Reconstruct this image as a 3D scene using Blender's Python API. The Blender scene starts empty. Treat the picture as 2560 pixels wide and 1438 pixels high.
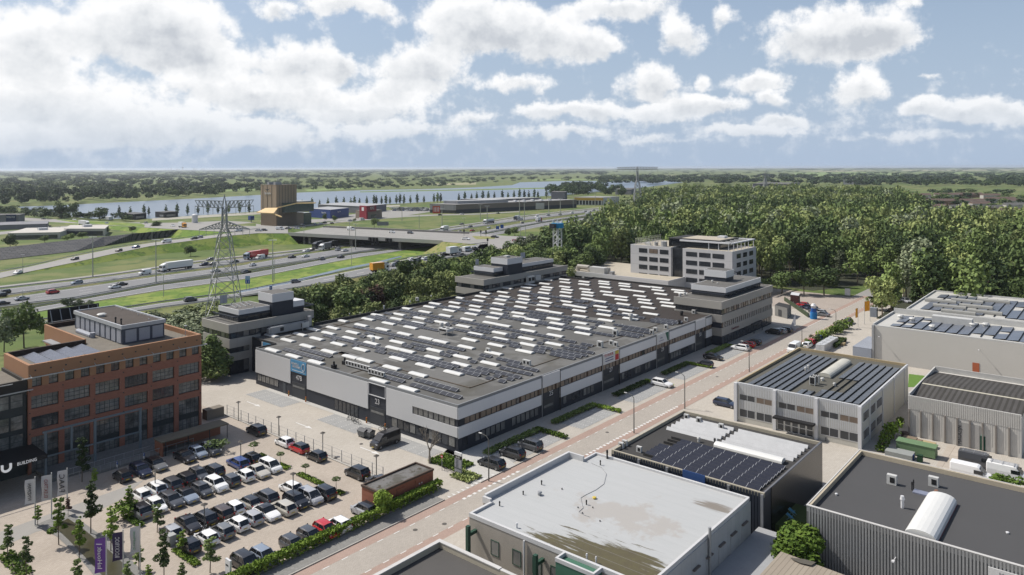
import bpy, math, random
from mathutils import Vector
random.seed(7)
R=random.Random(11)
S=bpy.context.scene
COL=S.collection
# ---------------------------------------------------------------- camera
F=1837.0; CH=50.0; YAW=math.radians(40.06); ROLL=math.atan(8.5/2560); HZ=419.5
Fx,Fy=math.cos(YAW),math.sin(YAW); Rx,Ry=math.sin(YAW),-math.cos(YAW)
cr,sr=math.cos(ROLL),math.sin(ROLL)
def G(px,py,z=0.0):
    """world point at height z that the photograph shows at pixel px,py"""
    a=(px-1280)/F; b=-(py-HZ)/F
    r=a*cr+b*sr; u=-a*sr+b*cr
    t=(z-CH)/u
    return (t*(Fx+r*Rx), t*(Fy+r*Ry), z)
def PX(x,y,z=0.0):
    d=x*Fx+y*Fy; r=x*Rx+y*Ry; u=z-CH
    return (1280+F*(cr*r-sr*u)/d, HZ-F*(sr*r+cr*u)/d)
cd=bpy.data.cameras.new('camera'); cam=bpy.data.objects.new('camera',cd); COL.objects.link(cam)
from mathutils import Matrix
Rv=Vector((Rx,Ry,0)); Uv=Vector((0,0,1)); Fv=Vector((Fx,Fy,0))
Rc=Rv*cr-Uv*sr; Uc=Rv*sr+Uv*cr
m=Matrix((Rc,Uc,-Fv)).transposed().to_4x4(); m.translation=Vector((0,0,CH))
cam.matrix_world=m
cd.sensor_width=36; cd.lens=36*F/2560; cd.shift_y=-(719-HZ)/2560
cd.clip_start=1; cd.clip_end=60000
S.camera=cam
# ---------------------------------------------------------------- sky, sun, exposure
SUNDIR=Vector((-0.28,1.0,1.22)).normalized()
SEL=math.asin(SUNDIR.z); SAZ=math.atan2(SUNDIR.x,SUNDIR.y)
w=bpy.data.worlds.new("World"); S.world=w; w.use_nodes=True
W=w.node_tree; W.nodes.clear(); WN=W.nodes.new; WL_=W.links.new
def mth(op,a,b=None,c=None,clamp=False):
    n=WN('ShaderNodeMath'); n.operation=op; n.use_clamp=clamp
    for i,x in enumerate((a,b,c)):
        if x is None: continue
        if isinstance(x,(int,float)): n.inputs[i].default_value=x
        else: WL_(x,n.inputs[i])
    return n.outputs[0]
sky=WN('ShaderNodeTexSky'); sky.sky_type='NISHITA'; sky.sun_disc=False
sky.sun_elevation=SEL; sky.sun_rotation=SAZ; sky.altitude=50; sky.air_density=1.0; sky.dust_density=2.5; sky.ozone_density=1.6
tc=WN('ShaderNodeTexCoord'); sp=WN('ShaderNodeSeparateXYZ'); WL_(tc.outputs['Generated'],sp.inputs[0])
dx,dy,dz=sp.outputs
fr=mth('ADD',mth('MULTIPLY',dx,Fx),mth('MULTIPLY',dy,Fy)); rt=mth('ADD',mth('MULTIPLY',dx,Rx),mth('MULTIPLY',dy,Ry))
az=mth('ARCTAN2',rt,fr); hl=mth('SQRT',mth('ADD',mth('MULTIPLY',fr,fr),mth('MULTIPLY',rt,rt)))
el=mth('ARCTAN2',dz,hl)
cb=WN('ShaderNodeCombineXYZ'); WL_(az,cb.inputs[0]); WL_(el,cb.inputs[1]); P0=cb.outputs[0]
# warp of the cloud coordinates so that outlines billow
nz=WN('ShaderNodeTexNoise'); nz.inputs['Scale'].default_value=16; nz.inputs['Detail'].default_value=6; nz.inputs['Roughness'].default_value=.6; WL_(P0,nz.inputs['Vector'])
wv=WN('ShaderNodeVectorMath'); wv.operation='MULTIPLY_ADD'; WL_(nz.outputs['Color'],wv.inputs[0]); wv.inputs[1].default_value=(.065,.05,0); wv.inputs[2].default_value=(-.0325,-.025,0)
wa=WN('ShaderNodeVectorMath'); wa.operation='ADD'; WL_(P0,wa.inputs[0]); WL_(wv.outputs[0],wa.inputs[1]); P1=wa.outputs[0]
CL=[(380,60,270,120,1.3),(500,150,170,62,1),(70,110,200,110,1.05),(110,230,300,95,.75),(300,300,420,70,.62),(640,225,300,55,1),(740,150,160,75,.95),(850,165,80,50,.8),
(900,270,240,45,.8),(690,15,75,40,.8),(860,5,150,38,.8),(960,30,60,35,.6),(1180,50,180,105,1.2),(1060,160,160,80,1.1),(1360,90,210,85,1.2),(1500,115,70,45,.7),(1290,205,150,30,.7),
(1000,230,160,40,.7),(1180,300,70,22,.6),(1000,320,160,22,.55),(600,330,420,45,.55),(1560,15,190,45,1),(1700,90,75,75,.95),(1810,45,50,40,.7),(1630,215,105,62,1.05),(2090,85,250,88,1.3),(2190,110,120,60,.8),
(1900,200,110,42,.95),(2140,215,90,55,.95),(1930,250,50,28,.8),(1765,205,36,28,.7),(1370,278,110,30,.85),(1490,275,90,34,.9),(1760,265,130,34,.95),(1650,290,130,30,.85),
(1960,300,80,24,.75),(1880,330,150,18,.65),(2330,195,45,16,.55),(2300,268,90,34,.9),(2430,275,150,42,.95),(2540,300,90,34,.8),(1400,330,170,16,.6),(2250,345,230,18,.45),(1600,345,180,14,.5),(2280,0,90,16,.6),(60,340,320,40,.5)]
sw=0.0; st=0.0
for (cx,cy,rx,ry,wt) in CL:
    a=math.atan((cx-1280)/F); e=math.atan((HZ-cy)/F*math.cos(a)); kx=F/rx/ (1/math.cos(a)**2) ; 
    sx=F/rx*math.cos(a)**-2; sy=F/ry/math.cos(a)
    n=WN('ShaderNodeVectorMath'); n.operation='MULTIPLY_ADD'; WL_(P1,n.inputs[0]); n.inputs[1].default_value=(sx,sy,0); n.inputs[2].default_value=(-a*sx,-e*sy,0)
    l=WN('ShaderNodeVectorMath'); l.operation='LENGTH'; WL_(n.outputs[0],l.inputs[0])
    d=mth('MULTIPLY_ADD',l.outputs['Value'],-wt,wt,clamp=True)
    q=WN('ShaderNodeSeparateXYZ'); WL_(n.outputs[0],q.inputs[0])
    st=mth('MULTIPLY_ADD',d,q.outputs[1],st); sw=mth('ADD',d,sw)
# fine billows
n1=WN('ShaderNodeTexNoise'); n1.inputs['Scale'].default_value=34; n1.inputs['Detail'].default_value=9; n1.inputs['Roughness'].default_value=.62; WL_(P0,n1.inputs['Vector'])
# veil of thin cloud on the left and small far puffs near the horizon
n2=WN('ShaderNodeTexNoise'); n2.inputs['Scale'].default_value=1; n2.inputs['Detail'].default_value=7; n2.inputs['Roughness'].default_value=.6
mp=WN('ShaderNodeVectorMath'); mp.operation='MULTIPLY'; WL_(P0,mp.inputs[0]); mp.inputs[1].default_value=(26,70,1); WL_(mp.outputs[0],n2.inputs['Vector'])
lowm=mth('MULTIPLY',mth('SUBTRACT',1.0,mth('MULTIPLY',mth('ABSOLUTE',mth('SUBTRACT',el,.055)),14),clamp=True),.45)
leftm=mth('MULTIPLY_ADD',az,-.6,-.02,clamp=True)
base=mth('ADD',mth('MULTIPLY',lowm,n2.outputs['Fac']),mth('MULTIPLY',leftm,.55))
dens=mth('ADD',sw,base)
dens=mth('ADD',dens,mth('MULTIPLY_ADD',n1.outputs['Fac'],1.3,-.68))
al=WN('ShaderNodeMapRange'); al.interpolation_type='SMOOTHSTEP'; WL_(dens,al.inputs[0]); al.inputs[1].default_value=.08; al.inputs[2].default_value=.55
# fade the clouds into the haze at the horizon
fade=WN('ShaderNodeMapRange'); WL_(el,fade.inputs[0]); fade.inputs[1].default_value=.0; fade.inputs[2].default_value=.09
alpha=mth('MULTIPLY',al.outputs[0],mth('MULTIPLY_ADD',fade.outputs[0],.75,.25))
# the cumulus field thins out to clear blue overhead
top=WN('ShaderNodeMapRange'); top.interpolation_type='SMOOTHSTEP'; WL_(el,top.inputs[0]); top.inputs[1].default_value=.28; top.inputs[2].default_value=.62; top.inputs[3].default_value=1; top.inputs[4].default_value=.06
alpha=mth('MULTIPLY',alpha,top.outputs[0])
tt=mth('DIVIDE',st,mth('MAXIMUM',sw,.05))     # -1 underside .. +1 top
sh=mth('ADD',mth('MULTIPLY_ADD',tt,.75,.62),mth('MULTIPLY_ADD',n1.outputs['Fac'],1.3,-.65))
thick=mth('MULTIPLY_ADD',sw,-.85,.55)
sh=mth('ADD',sh,thick)
ramp=WN('ShaderNodeValToRGB'); WL_(sh,ramp.inputs[0])
e0,e1=ramp.color_ramp.elements; e0.position=0.0; e0.color=(.50,.53,.575,1); e1.position=.9; e1.color=(.86,.865,.875,1)
e2=ramp.color_ramp.elements.new(.4); e2.color=(.69,.71,.735,1)
SKYS=.095; CLG=1.0
sk=WN('ShaderNodeVectorMath'); sk.operation='SCALE'; WL_(sky.outputs[0],sk.inputs[0]); sk.inputs['Scale'].default_value=SKYS
# pale haze towards the horizon
hz=WN('ShaderNodeMapRange'); hz.interpolation_type='SMOOTHSTEP'; WL_(el,hz.inputs[0]); hz.inputs[1].default_value=-.02; hz.inputs[2].default_value=.26; hz.inputs[3].default_value=.9; hz.inputs[4].default_value=.45
hf=mth('MULTIPLY',hz.outputs[0],top.outputs[0])
mh=WN('ShaderNodeMix'); mh.data_type='RGBA'; WL_(hf,mh.inputs[0]); WL_(sk.outputs[0],mh.inputs[6]); mh.inputs[7].default_value=(.40,.50,.65,1)
mx=WN('ShaderNodeMix'); mx.data_type='RGBA'; WL_(alpha,mx.inputs[0]); WL_(mh.outputs[2],mx.inputs[6]); WL_(ramp.outputs[0],mx.inputs[7])
bg=WN('ShaderNodeBackground'); WL_(mx.outputs[2],bg.inputs[0]); bg.inputs[1].default_value=1.0
wo=WN('ShaderNodeOutputWorld'); WL_(bg.outputs[0],wo.inputs[0])
w.cycles.sampling_method='NONE'
sl=bpy.data.lights.new('sun','SUN'); sl.energy=4.6; sl.angle=math.radians(.5); sl.color=(1,.95,.88)
so=bpy.data.objects.new('sun',sl); COL.objects.link(so); so.rotation_euler=SUNDIR.to_track_quat('Z','Y').to_euler()
S.view_settings.view_transform='Standard'; S.view_settings.look='None'; S.view_settings.gamma=1; S.view_settings.use_curve_mapping=False
S.view_settings.exposure=0.22
S.cycles.max_bounces=5; S.cycles.diffuse_bounces=2; S.cycles.glossy_bounces=2; S.cycles.transmission_bounces=3; S.cycles.volume_bounces=0; S.cycles.transparent_max_bounces=6
S.cycles.caustics_reflective=False; S.cycles.caustics_refractive=False
# ---------------------------------------------------------------- materials
MATS={}
KC=.72      # all measured albedos are scaled together so that sunlit paving matches the exposure
def K(c): return tuple(x*KC for x in c[:3])
def M(name,col,rough=.85,amt=.12,scale=.6,fine=.08,fs=8,metal=0.0,spec=.3,bump=0.0,streak=None,emit=None,rnd=0.0,coat=0,stretch=None):
    if name in MATS: return MATS[name]
    m=bpy.data.materials.new(name); m.use_nodes=True; t=m.node_tree; N=t.nodes.new; L=t.links.new
    b=t.nodes['Principled BSDF']; b.inputs['Roughness'].default_value=rough; b.inputs['Metallic'].default_value=metal
    b.inputs['Specular IOR Level'].default_value=spec
    if coat: b.inputs['Coat Weight'].default_value=coat; b.inputs['Coat Roughness'].default_value=.05
    g=N('ShaderNodeNewGeometry'); pos=g.outputs['Position']
    if stretch:
        vm=N('ShaderNodeVectorMath'); vm.operation='MULTIPLY'; L(pos,vm.inputs[0]); vm.inputs[1].default_value=stretch; pos=vm.outputs[0]
    n1=N('ShaderNodeTexNoise'); n1.inputs['Scale'].default_value=scale; n1.inputs['Detail'].default_value=6; n1.inputs['Roughness'].default_value=.65; L(pos,n1.inputs['Vector'])
    n2=N('ShaderNodeTexNoise'); n2.inputs['Scale'].default_value=fs; n2.inputs['Detail'].default_value=3; L(pos,n2.inputs['Vector'])
    ma=N('ShaderNodeMath'); ma.operation='MULTIPLY_ADD'; L(n1.outputs['Fac'],ma.inputs[0]); ma.inputs[1].default_value=amt*3.2; ma.inputs[2].default_value=1-amt*1.6
    mb=N('ShaderNodeMath'); mb.operation='MULTIPLY_ADD'; L(n2.outputs['Fac'],mb.inputs[0]); mb.inputs[1].default_value=fine*3; mb.inputs[2].default_value=1-fine*1.5
    mc=N('ShaderNodeMath'); mc.operation='MULTIPLY'; L(ma.outputs[0],mc.inputs[0]); L(mb.outputs[0],mc.inputs[1])
    out=mc.outputs[0]
    if rnd:
        oi=N('ShaderNodeObjectInfo'); mr=N('ShaderNodeMath'); mr.operation='MULTIPLY_ADD'; L(oi.outputs['Random'],mr.inputs[0]); mr.inputs[1].default_value=rnd*2; mr.inputs[2].default_value=1-rnd
        m2=N('ShaderNodeMath'); m2.operation='MULTIPLY'; L(out,m2.inputs[0]); L(mr.outputs[0],m2.inputs[1]); out=m2.outputs[0]
    vs=N('ShaderNodeVectorMath'); vs.operation='SCALE'; vs.inputs[0].default_value=K(col); L(out,vs.inputs['Scale'])
    L(vs.outputs[0],b.inputs['Base Color'])
    if bump:
        bp=N('ShaderNodeBump'); bp.inputs['Strength'].default_value=bump; bp.inputs['Distance'].default_value=.2; L(n2.outputs['Fac'],bp.inputs['Height']); L(bp.outputs[0],b.inputs['Normal'])
    if emit: b.inputs['Emission Color'].default_value=(*emit[:3],1); b.inputs['Emission Strength'].default_value=emit[3]
    MATS[name]=m; return m
def two(name,c1,c2,scale=.05,lo=.45,hi=.55,detail=6,rough=.95,c3=None,s3=.4,stretch=None,fine=.1,dist=0.0,spec=.2,bump=0):
    """two natural colours in irregular patches (plus a third at a smaller size)"""
    if name in MATS: return MATS[name]
    m=bpy.data.materials.new(name); m.use_nodes=True; t=m.node_tree; N=t.nodes.new; L=t.links.new
    b=t.nodes['Principled BSDF']; b.inputs['Roughness'].default_value=rough; b.inputs['Specular IOR Level'].default_value=spec
    g=N('ShaderNodeNewGeometry'); pos=g.outputs['Position']
    if stretch:
        vm=N('ShaderNodeVectorMath'); vm.operation='MULTIPLY'; L(pos,vm.inputs[0]); vm.inputs[1].default_value=stretch; pos=vm.outputs[0]
    c1,c2=K(c1),K(c2); c3=K(c3) if c3 else None
    def nz(s,d=detail):
        n=N('ShaderNodeTexNoise'); n.inputs['Scale'].default_value=s; n.inputs['Detail'].default_value=d; n.inputs['Roughness'].default_value=.62; n.inputs['Distortion'].default_value=dist; L(pos,n.inputs['Vector']); return n.outputs['Fac']
    def mr(x,a,c):
        n=N('ShaderNodeMapRange'); n.interpolation_type='SMOOTHSTEP'; L(x,n.inputs[0]); n.inputs[1].default_value=a; n.inputs[2].default_value=c; return n.outputs[0]
    def mix(f,a,c):
        n=N('ShaderNodeMix'); n.data_type='RGBA'; L(f,n.inputs[0])
        for i,x in ((6,a),(7,c)):
            if isinstance(x,tuple): n.inputs[i].default_value=(*x[:3],1)
            else: L(x,n.inputs[i])
        return n.outputs[2]
    o=mix(mr(nz(scale),lo,hi),c1,c2)
    if c3: o=mix(mr(nz(s3,4),.5,.66),o,c3)
    f=nz(max(s3*6,1.5),3); k=N('ShaderNodeMath'); k.operation='MULTIPLY_ADD'; L(f,k.inputs[0]); k.inputs[1].default_value=fine*3; k.inputs[2].default_value=1-fine*1.5
    v=N('ShaderNodeVectorMath'); v.operation='SCALE'; L(o,v.inputs[0]); L(k.outputs[0],v.inputs['Scale']); L(v.outputs[0],b.inputs['Base Color'])
    if bump:
        bp=N('ShaderNodeBump'); bp.inputs['Strength'].default_value=bump; bp.inputs['Distance'].default_value=.3; L(f,bp.inputs['Height']); L(bp.outputs[0],b.inputs['Normal'])
    MATS[name]=m; return m
def tiles(name,c1,c2,w,h,mort,mc,rough=.9,rot=0,amt=.1,wear=.12,wearscale=.12,spec=.2,off=.5):
    """rectangular units (slabs, roofing rolls, bricks, panel joints) with a joint colour"""
    if name in MATS: return MATS[name]
    m=bpy.data.materials.new(name); m.use_nodes=True; t=m.node_tree; N=t.nodes.new; L=t.links.new
    b=t.nodes['Principled BSDF']; b.inputs['Roughness'].default_value=rough; b.inputs['Specular IOR Level'].default_value=spec
    g=N('ShaderNodeNewGeometry'); mp=N('ShaderNodeMapping'); L(g.outputs['Position'],mp.inputs[0])
    if rot=='xz': mp.inputs['Rotation'].default_value=(math.radians(90),0,0)
    elif rot=='yz': mp.inputs['Rotation'].default_value=(math.radians(90),0,math.radians(90))
    else: mp.inputs['Rotation'].default_value=(0,0,math.radians(rot))
    c1,c2,mc=K(c1),K(c2),K(mc)
    k=N('ShaderNodeTexBrick'); L(mp.outputs[0],k.inputs[0]); k.inputs['Scale'].default_value=1; k.inputs['Brick Width'].default_value=w; k.inputs['Row Height'].default_value=h; k.inputs['Mortar Size'].default_value=mort
    k.inputs['Color1'].default_value=(*c1,1); k.inputs['Color2'].default_value=(*c2,1); k.inputs['Mortar'].default_value=(*mc,1); k.offset=off; k.inputs['Mortar Smooth'].default_value=.2
    n=N('ShaderNodeTexNoise'); n.inputs['Scale'].default_value=wearscale; n.inputs['Detail'].default_value=8; n.inputs['Roughness'].default_value=.65; L(g.outputs['Position'],n.inputs['Vector'])
    n2=N('ShaderNodeTexNoise'); n2.inputs['Scale'].default_value=5; n2.inputs['Detail'].default_value=4; L(g.outputs['Position'],n2.inputs['Vector'])
    ma=N('ShaderNodeMath'); ma.operation='MULTIPLY_ADD'; L(n.outputs['Fac'],ma.inputs[0]); ma.inputs[1].default_value=wear*3.2; ma.inputs[2].default_value=1-wear*1.6
    mb=N('ShaderNodeMath'); mb.operation='MULTIPLY_ADD'; L(n2.outputs['Fac'],mb.inputs[0]); mb.inputs[1].default_value=amt*2; mb.inputs[2].default_value=1-amt
    mc_=N('ShaderNodeMath'); mc_.operation='MULTIPLY'; L(ma.outputs[0],mc_.inputs[0]); L(mb.outputs[0],mc_.inputs[1])
    v=N('ShaderNodeVectorMath'); v.operation='SCALE'; L(k.outputs['Color'],v.inputs[0]); L(mc_.outputs[0],v.inputs['Scale']); L(v.outputs[0],b.inputs['Base Color'])
    MATS[name]=m; return m
def glassy(name,col,rough=.12,amt=.5):
    return M(name,col,rough=rough,amt=amt,scale=.35,fine=.15,fs=1.2,spec=.6)  # colour noise paints in rooms behind the pane and slight reflections
# ---------------------------------------------------------------- mesh builder
WLOC={}
class MB:
    def __init__(s): s.v=[];s.f=[];s.m=[]
    def add(s,vs,fs,m=0):
        o=len(s.v); s.v+=[tuple(p) for p in vs]
        for f in fs: s.f.append([o+i for i in f]); s.m.append(m)
        return s
    def poly(s,pts,m=0): return s.add(pts,[range(len(pts))],m)
    def box(s,x0,x1,y0,y1,z0,z1,m=0,mt=None,bot=True):
        s.add([(x0,y0,z0),(x1,y0,z0),(x1,y1,z0),(x0,y1,z0),(x0,y0,z1),(x1,y0,z1),(x1,y1,z1),(x0,y1,z1)],
              [(0,1,5,4),(1,2,6,5),(2,3,7,6),(3,0,4,7)]+([(3,2,1,0)] if bot else []),m)
        s.add([(x0,y0,z1),(x1,y0,z1),(x1,y1,z1),(x0,y1,z1)],[(0,1,2,3)],m if mt is None else mt); return s
    def prism(s,pts,z0,z1,m=0,mt=None,bot=False):
        n=len(pts); a=sum(pts[i][0]*pts[(i+1)%n][1]-pts[(i+1)%n][0]*pts[i][1] for i in range(n))
        if a<0: pts=pts[::-1]
        s.add([(p[0],p[1],z0) for p in pts]+[(p[0],p[1],z1) for p in pts],[(i,(i+1)%n,n+(i+1)%n,n+i) for i in range(n)],m)
        s.poly([(p[0],p[1],z1) for p in pts],m if mt is None else mt)
        if bot: s.poly([(p[0],p[1],z0) for p in pts[::-1]],m)
        return s
    def cyl(s,x,y,z0,z1,r,m=0,n=8,r2=None,mt=None):
        r2=r if r2 is None else r2
        A=[(x+r*math.cos(2*math.pi*i/n),y+r*math.sin(2*math.pi*i/n),z0) for i in range(n)]; B=[(x+r2*math.cos(2*math.pi*i/n),y+r2*math.sin(2*math.pi*i/n),z1) for i in range(n)]
        s.add(A+B,[(i,(i+1)%n,n+(i+1)%n,n+i) for i in range(n)],m); s.poly(B,m if mt is None else mt); s.poly(A[::-1],m); return s
    def bar(s,p,q,w,m=0,n=4,w2=None):
        p=Vector(p);q=Vector(q); d=(q-p)
        if d.length<1e-6: return s
        d.normalize(); u=Vector((0,0,1)) if abs(d.z)<.9 else Vector((1,0,0)); a=d.cross(u).normalized(); b=d.cross(a); w2=w if w2 is None else w2
        A=[];B=[]
        for i in range(n):
            t=2*math.pi*(i+.5)/n; o=(a*math.cos(t)+b*math.sin(t)); A.append(p+o*w*.707); B.append(q+o*w2*.707)
        s.add(A+B,[(i,(i+1)%n,n+(i+1)%n,n+i) for i in range(n)],m); s.poly(B,m); s.poly(A[::-1],m); return s
    def barrel(s,x0,x1,y0,y1,z,h,axis='y',m=0,n=6,base=.15,mb=1):
        """vault running along the given axis on a low kerb"""
        s.box(x0,x1,y0,y1,z-.1,z+base,mb)
        P=[]
        for i in range(n+1):
            t=math.pi*i/n; c=-math.cos(t)*.97; hh=math.sin(t)**.7*h if 0<i<n else 0
            P.append((c,hh))
        if axis=='y':
            A=[((x0+x1)/2+c*(x1-x0)/2,y0+.02,z+base+hh+.003) for c,hh in P]; B=[(p[0],y1-.02,p[2]) for p in A]
        else:
            A=[(x0+.02,(y0+y1)/2+c*(y1-y0)/2,z+base+hh+.003) for c,hh in P]; B=[(x1-.02,p[1],p[2]) for p in A]
        k=n+1; s.add(A+B,[(i,i+1,k+i+1,k+i) for i in range(n)],m); s.poly(A,m); s.poly(B[::-1],m); return s
    def build(s,name,mats,parent=None,origin=None,smooth=False):
        if parent is not None: o=Vector(WLOC[parent.name])
        elif origin is not None: o=Vector(origin)
        else:
            xs=[p[0] for p in s.v]; ys=[p[1] for p in s.v]; zs=[p[2] for p in s.v]; o=Vector(((min(xs)+max(xs))/2,(min(ys)+max(ys))/2,min(zs)))
        me=bpy.data.meshes.new(name); me.from_pydata([(p[0]-o.x,p[1]-o.y,p[2]-o.z) for p in s.v],[],s.f)
        if not isinstance(mats,(list,tuple)): mats=[mats]
        for q in mats: me.materials.append(q)
        me.polygons.foreach_set('material_index',[min(i,len(mats)-1) for i in s.m])
        if smooth: me.polygons.foreach_set('use_smooth',[True]*len(me.polygons))
        me.update()
        ob=bpy.data.objects.new(name,me); COL.objects.link(ob)
        if parent is not None: ob.parent=parent
        else: ob.location=o
        WLOC[ob.name]=o; return ob
KIDS={}
def tag(o,label=None,cat=None,group=None,kind=None):
    if label: o['label']=label
    if cat: o['category']=cat
    if group: o['group']=group
    if kind: o['kind']=kind
    return o
def thing(name,loc,label,cat,group=None):
    o=bpy.data.objects.new(name,None); COL.objects.link(o); o.location=loc; WLOC[o.name]=Vector(loc); o.empty_display_size=.5
    return tag(o,label,cat,group)
def copy_tree(o,parent=None):
    c=o.copy(); COL.objects.link(c)
    if parent is not None: c.parent=parent; c.matrix_parent_inverse=Matrix()
    for ch in list(o.children): copy_tree(ch,c)
    return c
def mk(fn,name,mats,parent=None,**k):
    b=MB(); fn(b); return b.build(name,mats,parent,**k)
def boxp(name,mat,parent,*a,**k): b=MB(); b.box(*a,**k); return b.build(name,mat,parent)
FONT=None
def text(s,h,mat,parent,pos,xdir,updir,name='lettering',thick=.03,bold=.0,align='CENTER',width=None,label=None):
    """flat raised letters; xdir = reading direction, updir = up of the letters"""
    cu=bpy.data.curves.new('t','FONT'); cu.body=s; cu.size=1; cu.align_x=align; cu.align_y='CENTER'; cu.extrude=thick/2/h; cu.offset=bold; cu.resolution_u=2
    ob=bpy.data.objects.new('t',cu); COL.objects.link(ob); bpy.context.view_layer.update()
    dg=bpy.context.evaluated_depsgraph_get(); me=bpy.data.meshes.new_from_object(ob.evaluated_get(dg)); bpy.data.objects.remove(ob); bpy.data.curves.remove(cu)
    X=Vector(xdir).normalized(); Y=Vector(updir).normalized(); Z=X.cross(Y); xs=[v.co.x for v in me.vertices]; ww=(max(xs)-min(xs)) or 1
    k=h/.72; kx=k if width is None else width/ww
    o=Vector(WLOC[parent.name]) if parent is not None else Vector(pos)
    for v in me.vertices:
        c=v.co; v.co=X*(c.x*kx)+Y*(c.y*k)+Z*(c.z*h)+Vector(pos)-o
    me.materials.clear(); me.materials.append(mat); me.name=name
    q=bpy.data.objects.new(name,me); COL.objects.link(q)
    if parent is not None: q.parent=parent
    else: q.location=o
    WLOC[q.name]=o
    if label: q['label']=label
    return q
def win(parent,face,pos,a0,a1,z0,z1,nc,nr,mf,mg,name='window',fw=.07,out=.04):
    """a glazed opening on a wall; face '-y' (pos=y, a=x) or '-x' (pos=x, a=y)"""
    b=MB()
    def B(u0,u1,w0,w1,o0,o1,m):
        if face=='-y': b.box(u0,u1,pos-o1,pos-o0,w0,w1,m)
        elif face=='+y': b.box(u0,u1,pos+o0,pos+o1,w0,w1,m)
        elif face=='+x': b.box(pos+o0,pos+o1,u0,u1,w0,w1,m)
        else: b.box(pos-o1,pos-o0,u0,u1,w0,w1,m)
    B(a0+fw,a1-fw,z0+fw,z1-fw,-.02,out*.4,1)
    B(a0,a1,z0,z0+fw,-.02,out,0);B(a0,a1,z1-fw,z1,-.02,out,0);B(a0,a0+fw,z0+fw,z1-fw,-.02,out,0);B(a1-fw,a1,z0+fw,z1-fw,-.02,out,0)
    for i in range(1,nc):
        u=a0+(a1-a0)*i/nc; B(u-fw/2,u+fw/2,z0+fw,z1-fw,-.02,out*.9,0)
    for j in range(1,nr):
        q=z0+(z1-z0)*j/nr; B(a0+fw,a1-fw,q-fw/2,q+fw/2,-.02,out*.8,0)
    return b.build(name,[mf,mg],parent)
def ORD(n):
    n=int(n); W='first second third fourth fifth sixth seventh eighth ninth tenth eleventh twelfth thirteenth fourteenth fifteenth sixteenth seventeenth eighteenth nineteenth twentieth'.split()
    if n<=20: return W[n-1]
    T={2:'twenty',3:'thirty',4:'forty',5:'fifty',6:'sixty',7:'seventy',8:'eighty',9:'ninety'}
    return '%d%s'%(n,'th' if 10<=n%100<=20 else {1:'st',2:'nd',3:'rd'}.get(n%10,'th'))
# ---------------------------------------------------------------- ground, roads, water (the setting)
GR=two('field_grass',(.12,.17,.045),(.20,.215,.08),scale=.02,c3=(.08,.125,.035),s3=.05,fine=.2)
LUSH=two('lush_grass',(.14,.23,.035),(.25,.31,.065),scale=.06,c3=(.09,.15,.03),s3=.25,fine=.2,bump=.4)
DRY=two('rough_grass',(.24,.27,.08),(.33,.31,.13),scale=.05,c3=(.14,.20,.045),s3=.3,fine=.2,bump=.4)
VERGE=two('verge_mown',(.12,.155,.045),(.2,.19,.08),scale=.08,c3=(.07,.10,.03),s3=.3,fine=.2)
ASPH=M('motorway_asphalt',(.235,.238,.245),rough=.9,amt=.10,scale=.05,fine=.05,fs=3)
ASPH2=M('light_asphalt',(.34,.33,.31),rough=.9,amt=.08,scale=.08,fine=.05,fs=3)
CONC=M('pale_concrete',(.46,.44,.40),rough=.85,amt=.1,scale=.3,fine=.05)
CLINK=tiles('street_clinkers',(.425,.39,.345),(.475,.435,.385),.4,.2,.01,(.33,.29,.24),wear=.09,amt=.1)
REDC=tiles('red_cycle_pavers',(.41,.305,.255),(.45,.335,.28),.4,.2,.01,(.34,.22,.18),wear=.1,amt=.1)
PAVE=tiles('beige_pavers',(.50,.46,.40),(.55,.51,.45),.6,.3,.012,(.40,.36,.31),wear=.10,amt=.08)
PAVEG=tiles('grey_bay_pavers',(.36,.365,.36),(.42,.42,.41),.4,.2,.012,(.29,.29,.285),wear=.10,amt=.08)
LOT=tiles('parking_clinkers',(.455,.395,.33),(.52,.455,.385),.4,.2,.012,(.36,.31,.26),wear=.18,wearscale=.09,amt=.12)
SIDEW=tiles('grey_footway_slabs',(.24,.235,.22),(.28,.275,.26),.5,.5,.015,(.18,.18,.17),wear=.14,amt=.1)
WHITE=M('white_road_paint',(.78,.77,.74),rough=.7,amt=.06)
KERB=M('kerb_concrete',(.50,.48,.44),rough=.85)
DARKG=two('hedge_strip_grass',(.05,.07,.02),(.09,.10,.035),scale=.2,c3=(.03,.045,.015),s3=.6,fine=.25)
def sheet(name,pts,mat,z=0.0,px=False,origin=None,thick=0):
    P=[G(*p,z) for p in pts] if px else [(p[0],p[1],z) for p in pts]
    b=MB()
    if thick: b.prism([(p[0],p[1]) for p in P],z-thick,z,0)
    else:
        a=sum(P[i][0]*P[(i+1)%len(P)][1]-P[(i+1)%len(P)][0]*P[i][1] for i in range(len(P)))
        b.poly(P if a>0 else P[::-1],0)
    return tag(b.build(name,mat),kind='structure')
def rect(name,x0,x1,y0,y1,mat,z): return sheet(name,[(x0,y0),(x1,y0),(x1,y1),(x0,y1)],mat,z)
def interp(P,x):
    if x<=P[0][0]: i=0
    elif x>=P[-1][0]: i=len(P)-2
    else:
        i=0
        while P[i+1][0]<x: i+=1
    (a,b),(c,d)=P[i],P[i+1]
    return b+(d-b)*(x-a)/(c-a)
def strip_pts(xs,top,bot,zf):
    T=[G(x,interp(top,x),zf(x)) for x in xs]; B=[G(x,interp(bot,x),zf(x)) for x in xs]
    return T,B
def ribbon(name,xs,top,bot,mat,zf,lift=0.0):
    T,B=strip_pts(xs,top,bot,zf); b=MB()
    for i in range(len(xs)-1): b.add([(*B[i][:2],B[i][2]+lift),(*B[i+1][:2],B[i+1][2]+lift),(*T[i+1][:2],T[i+1][2]+lift),(*T[i][:2],T[i][2]+lift)],[(0,1,2,3)])
    return tag(b.build(name,mat),kind='structure')
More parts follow.
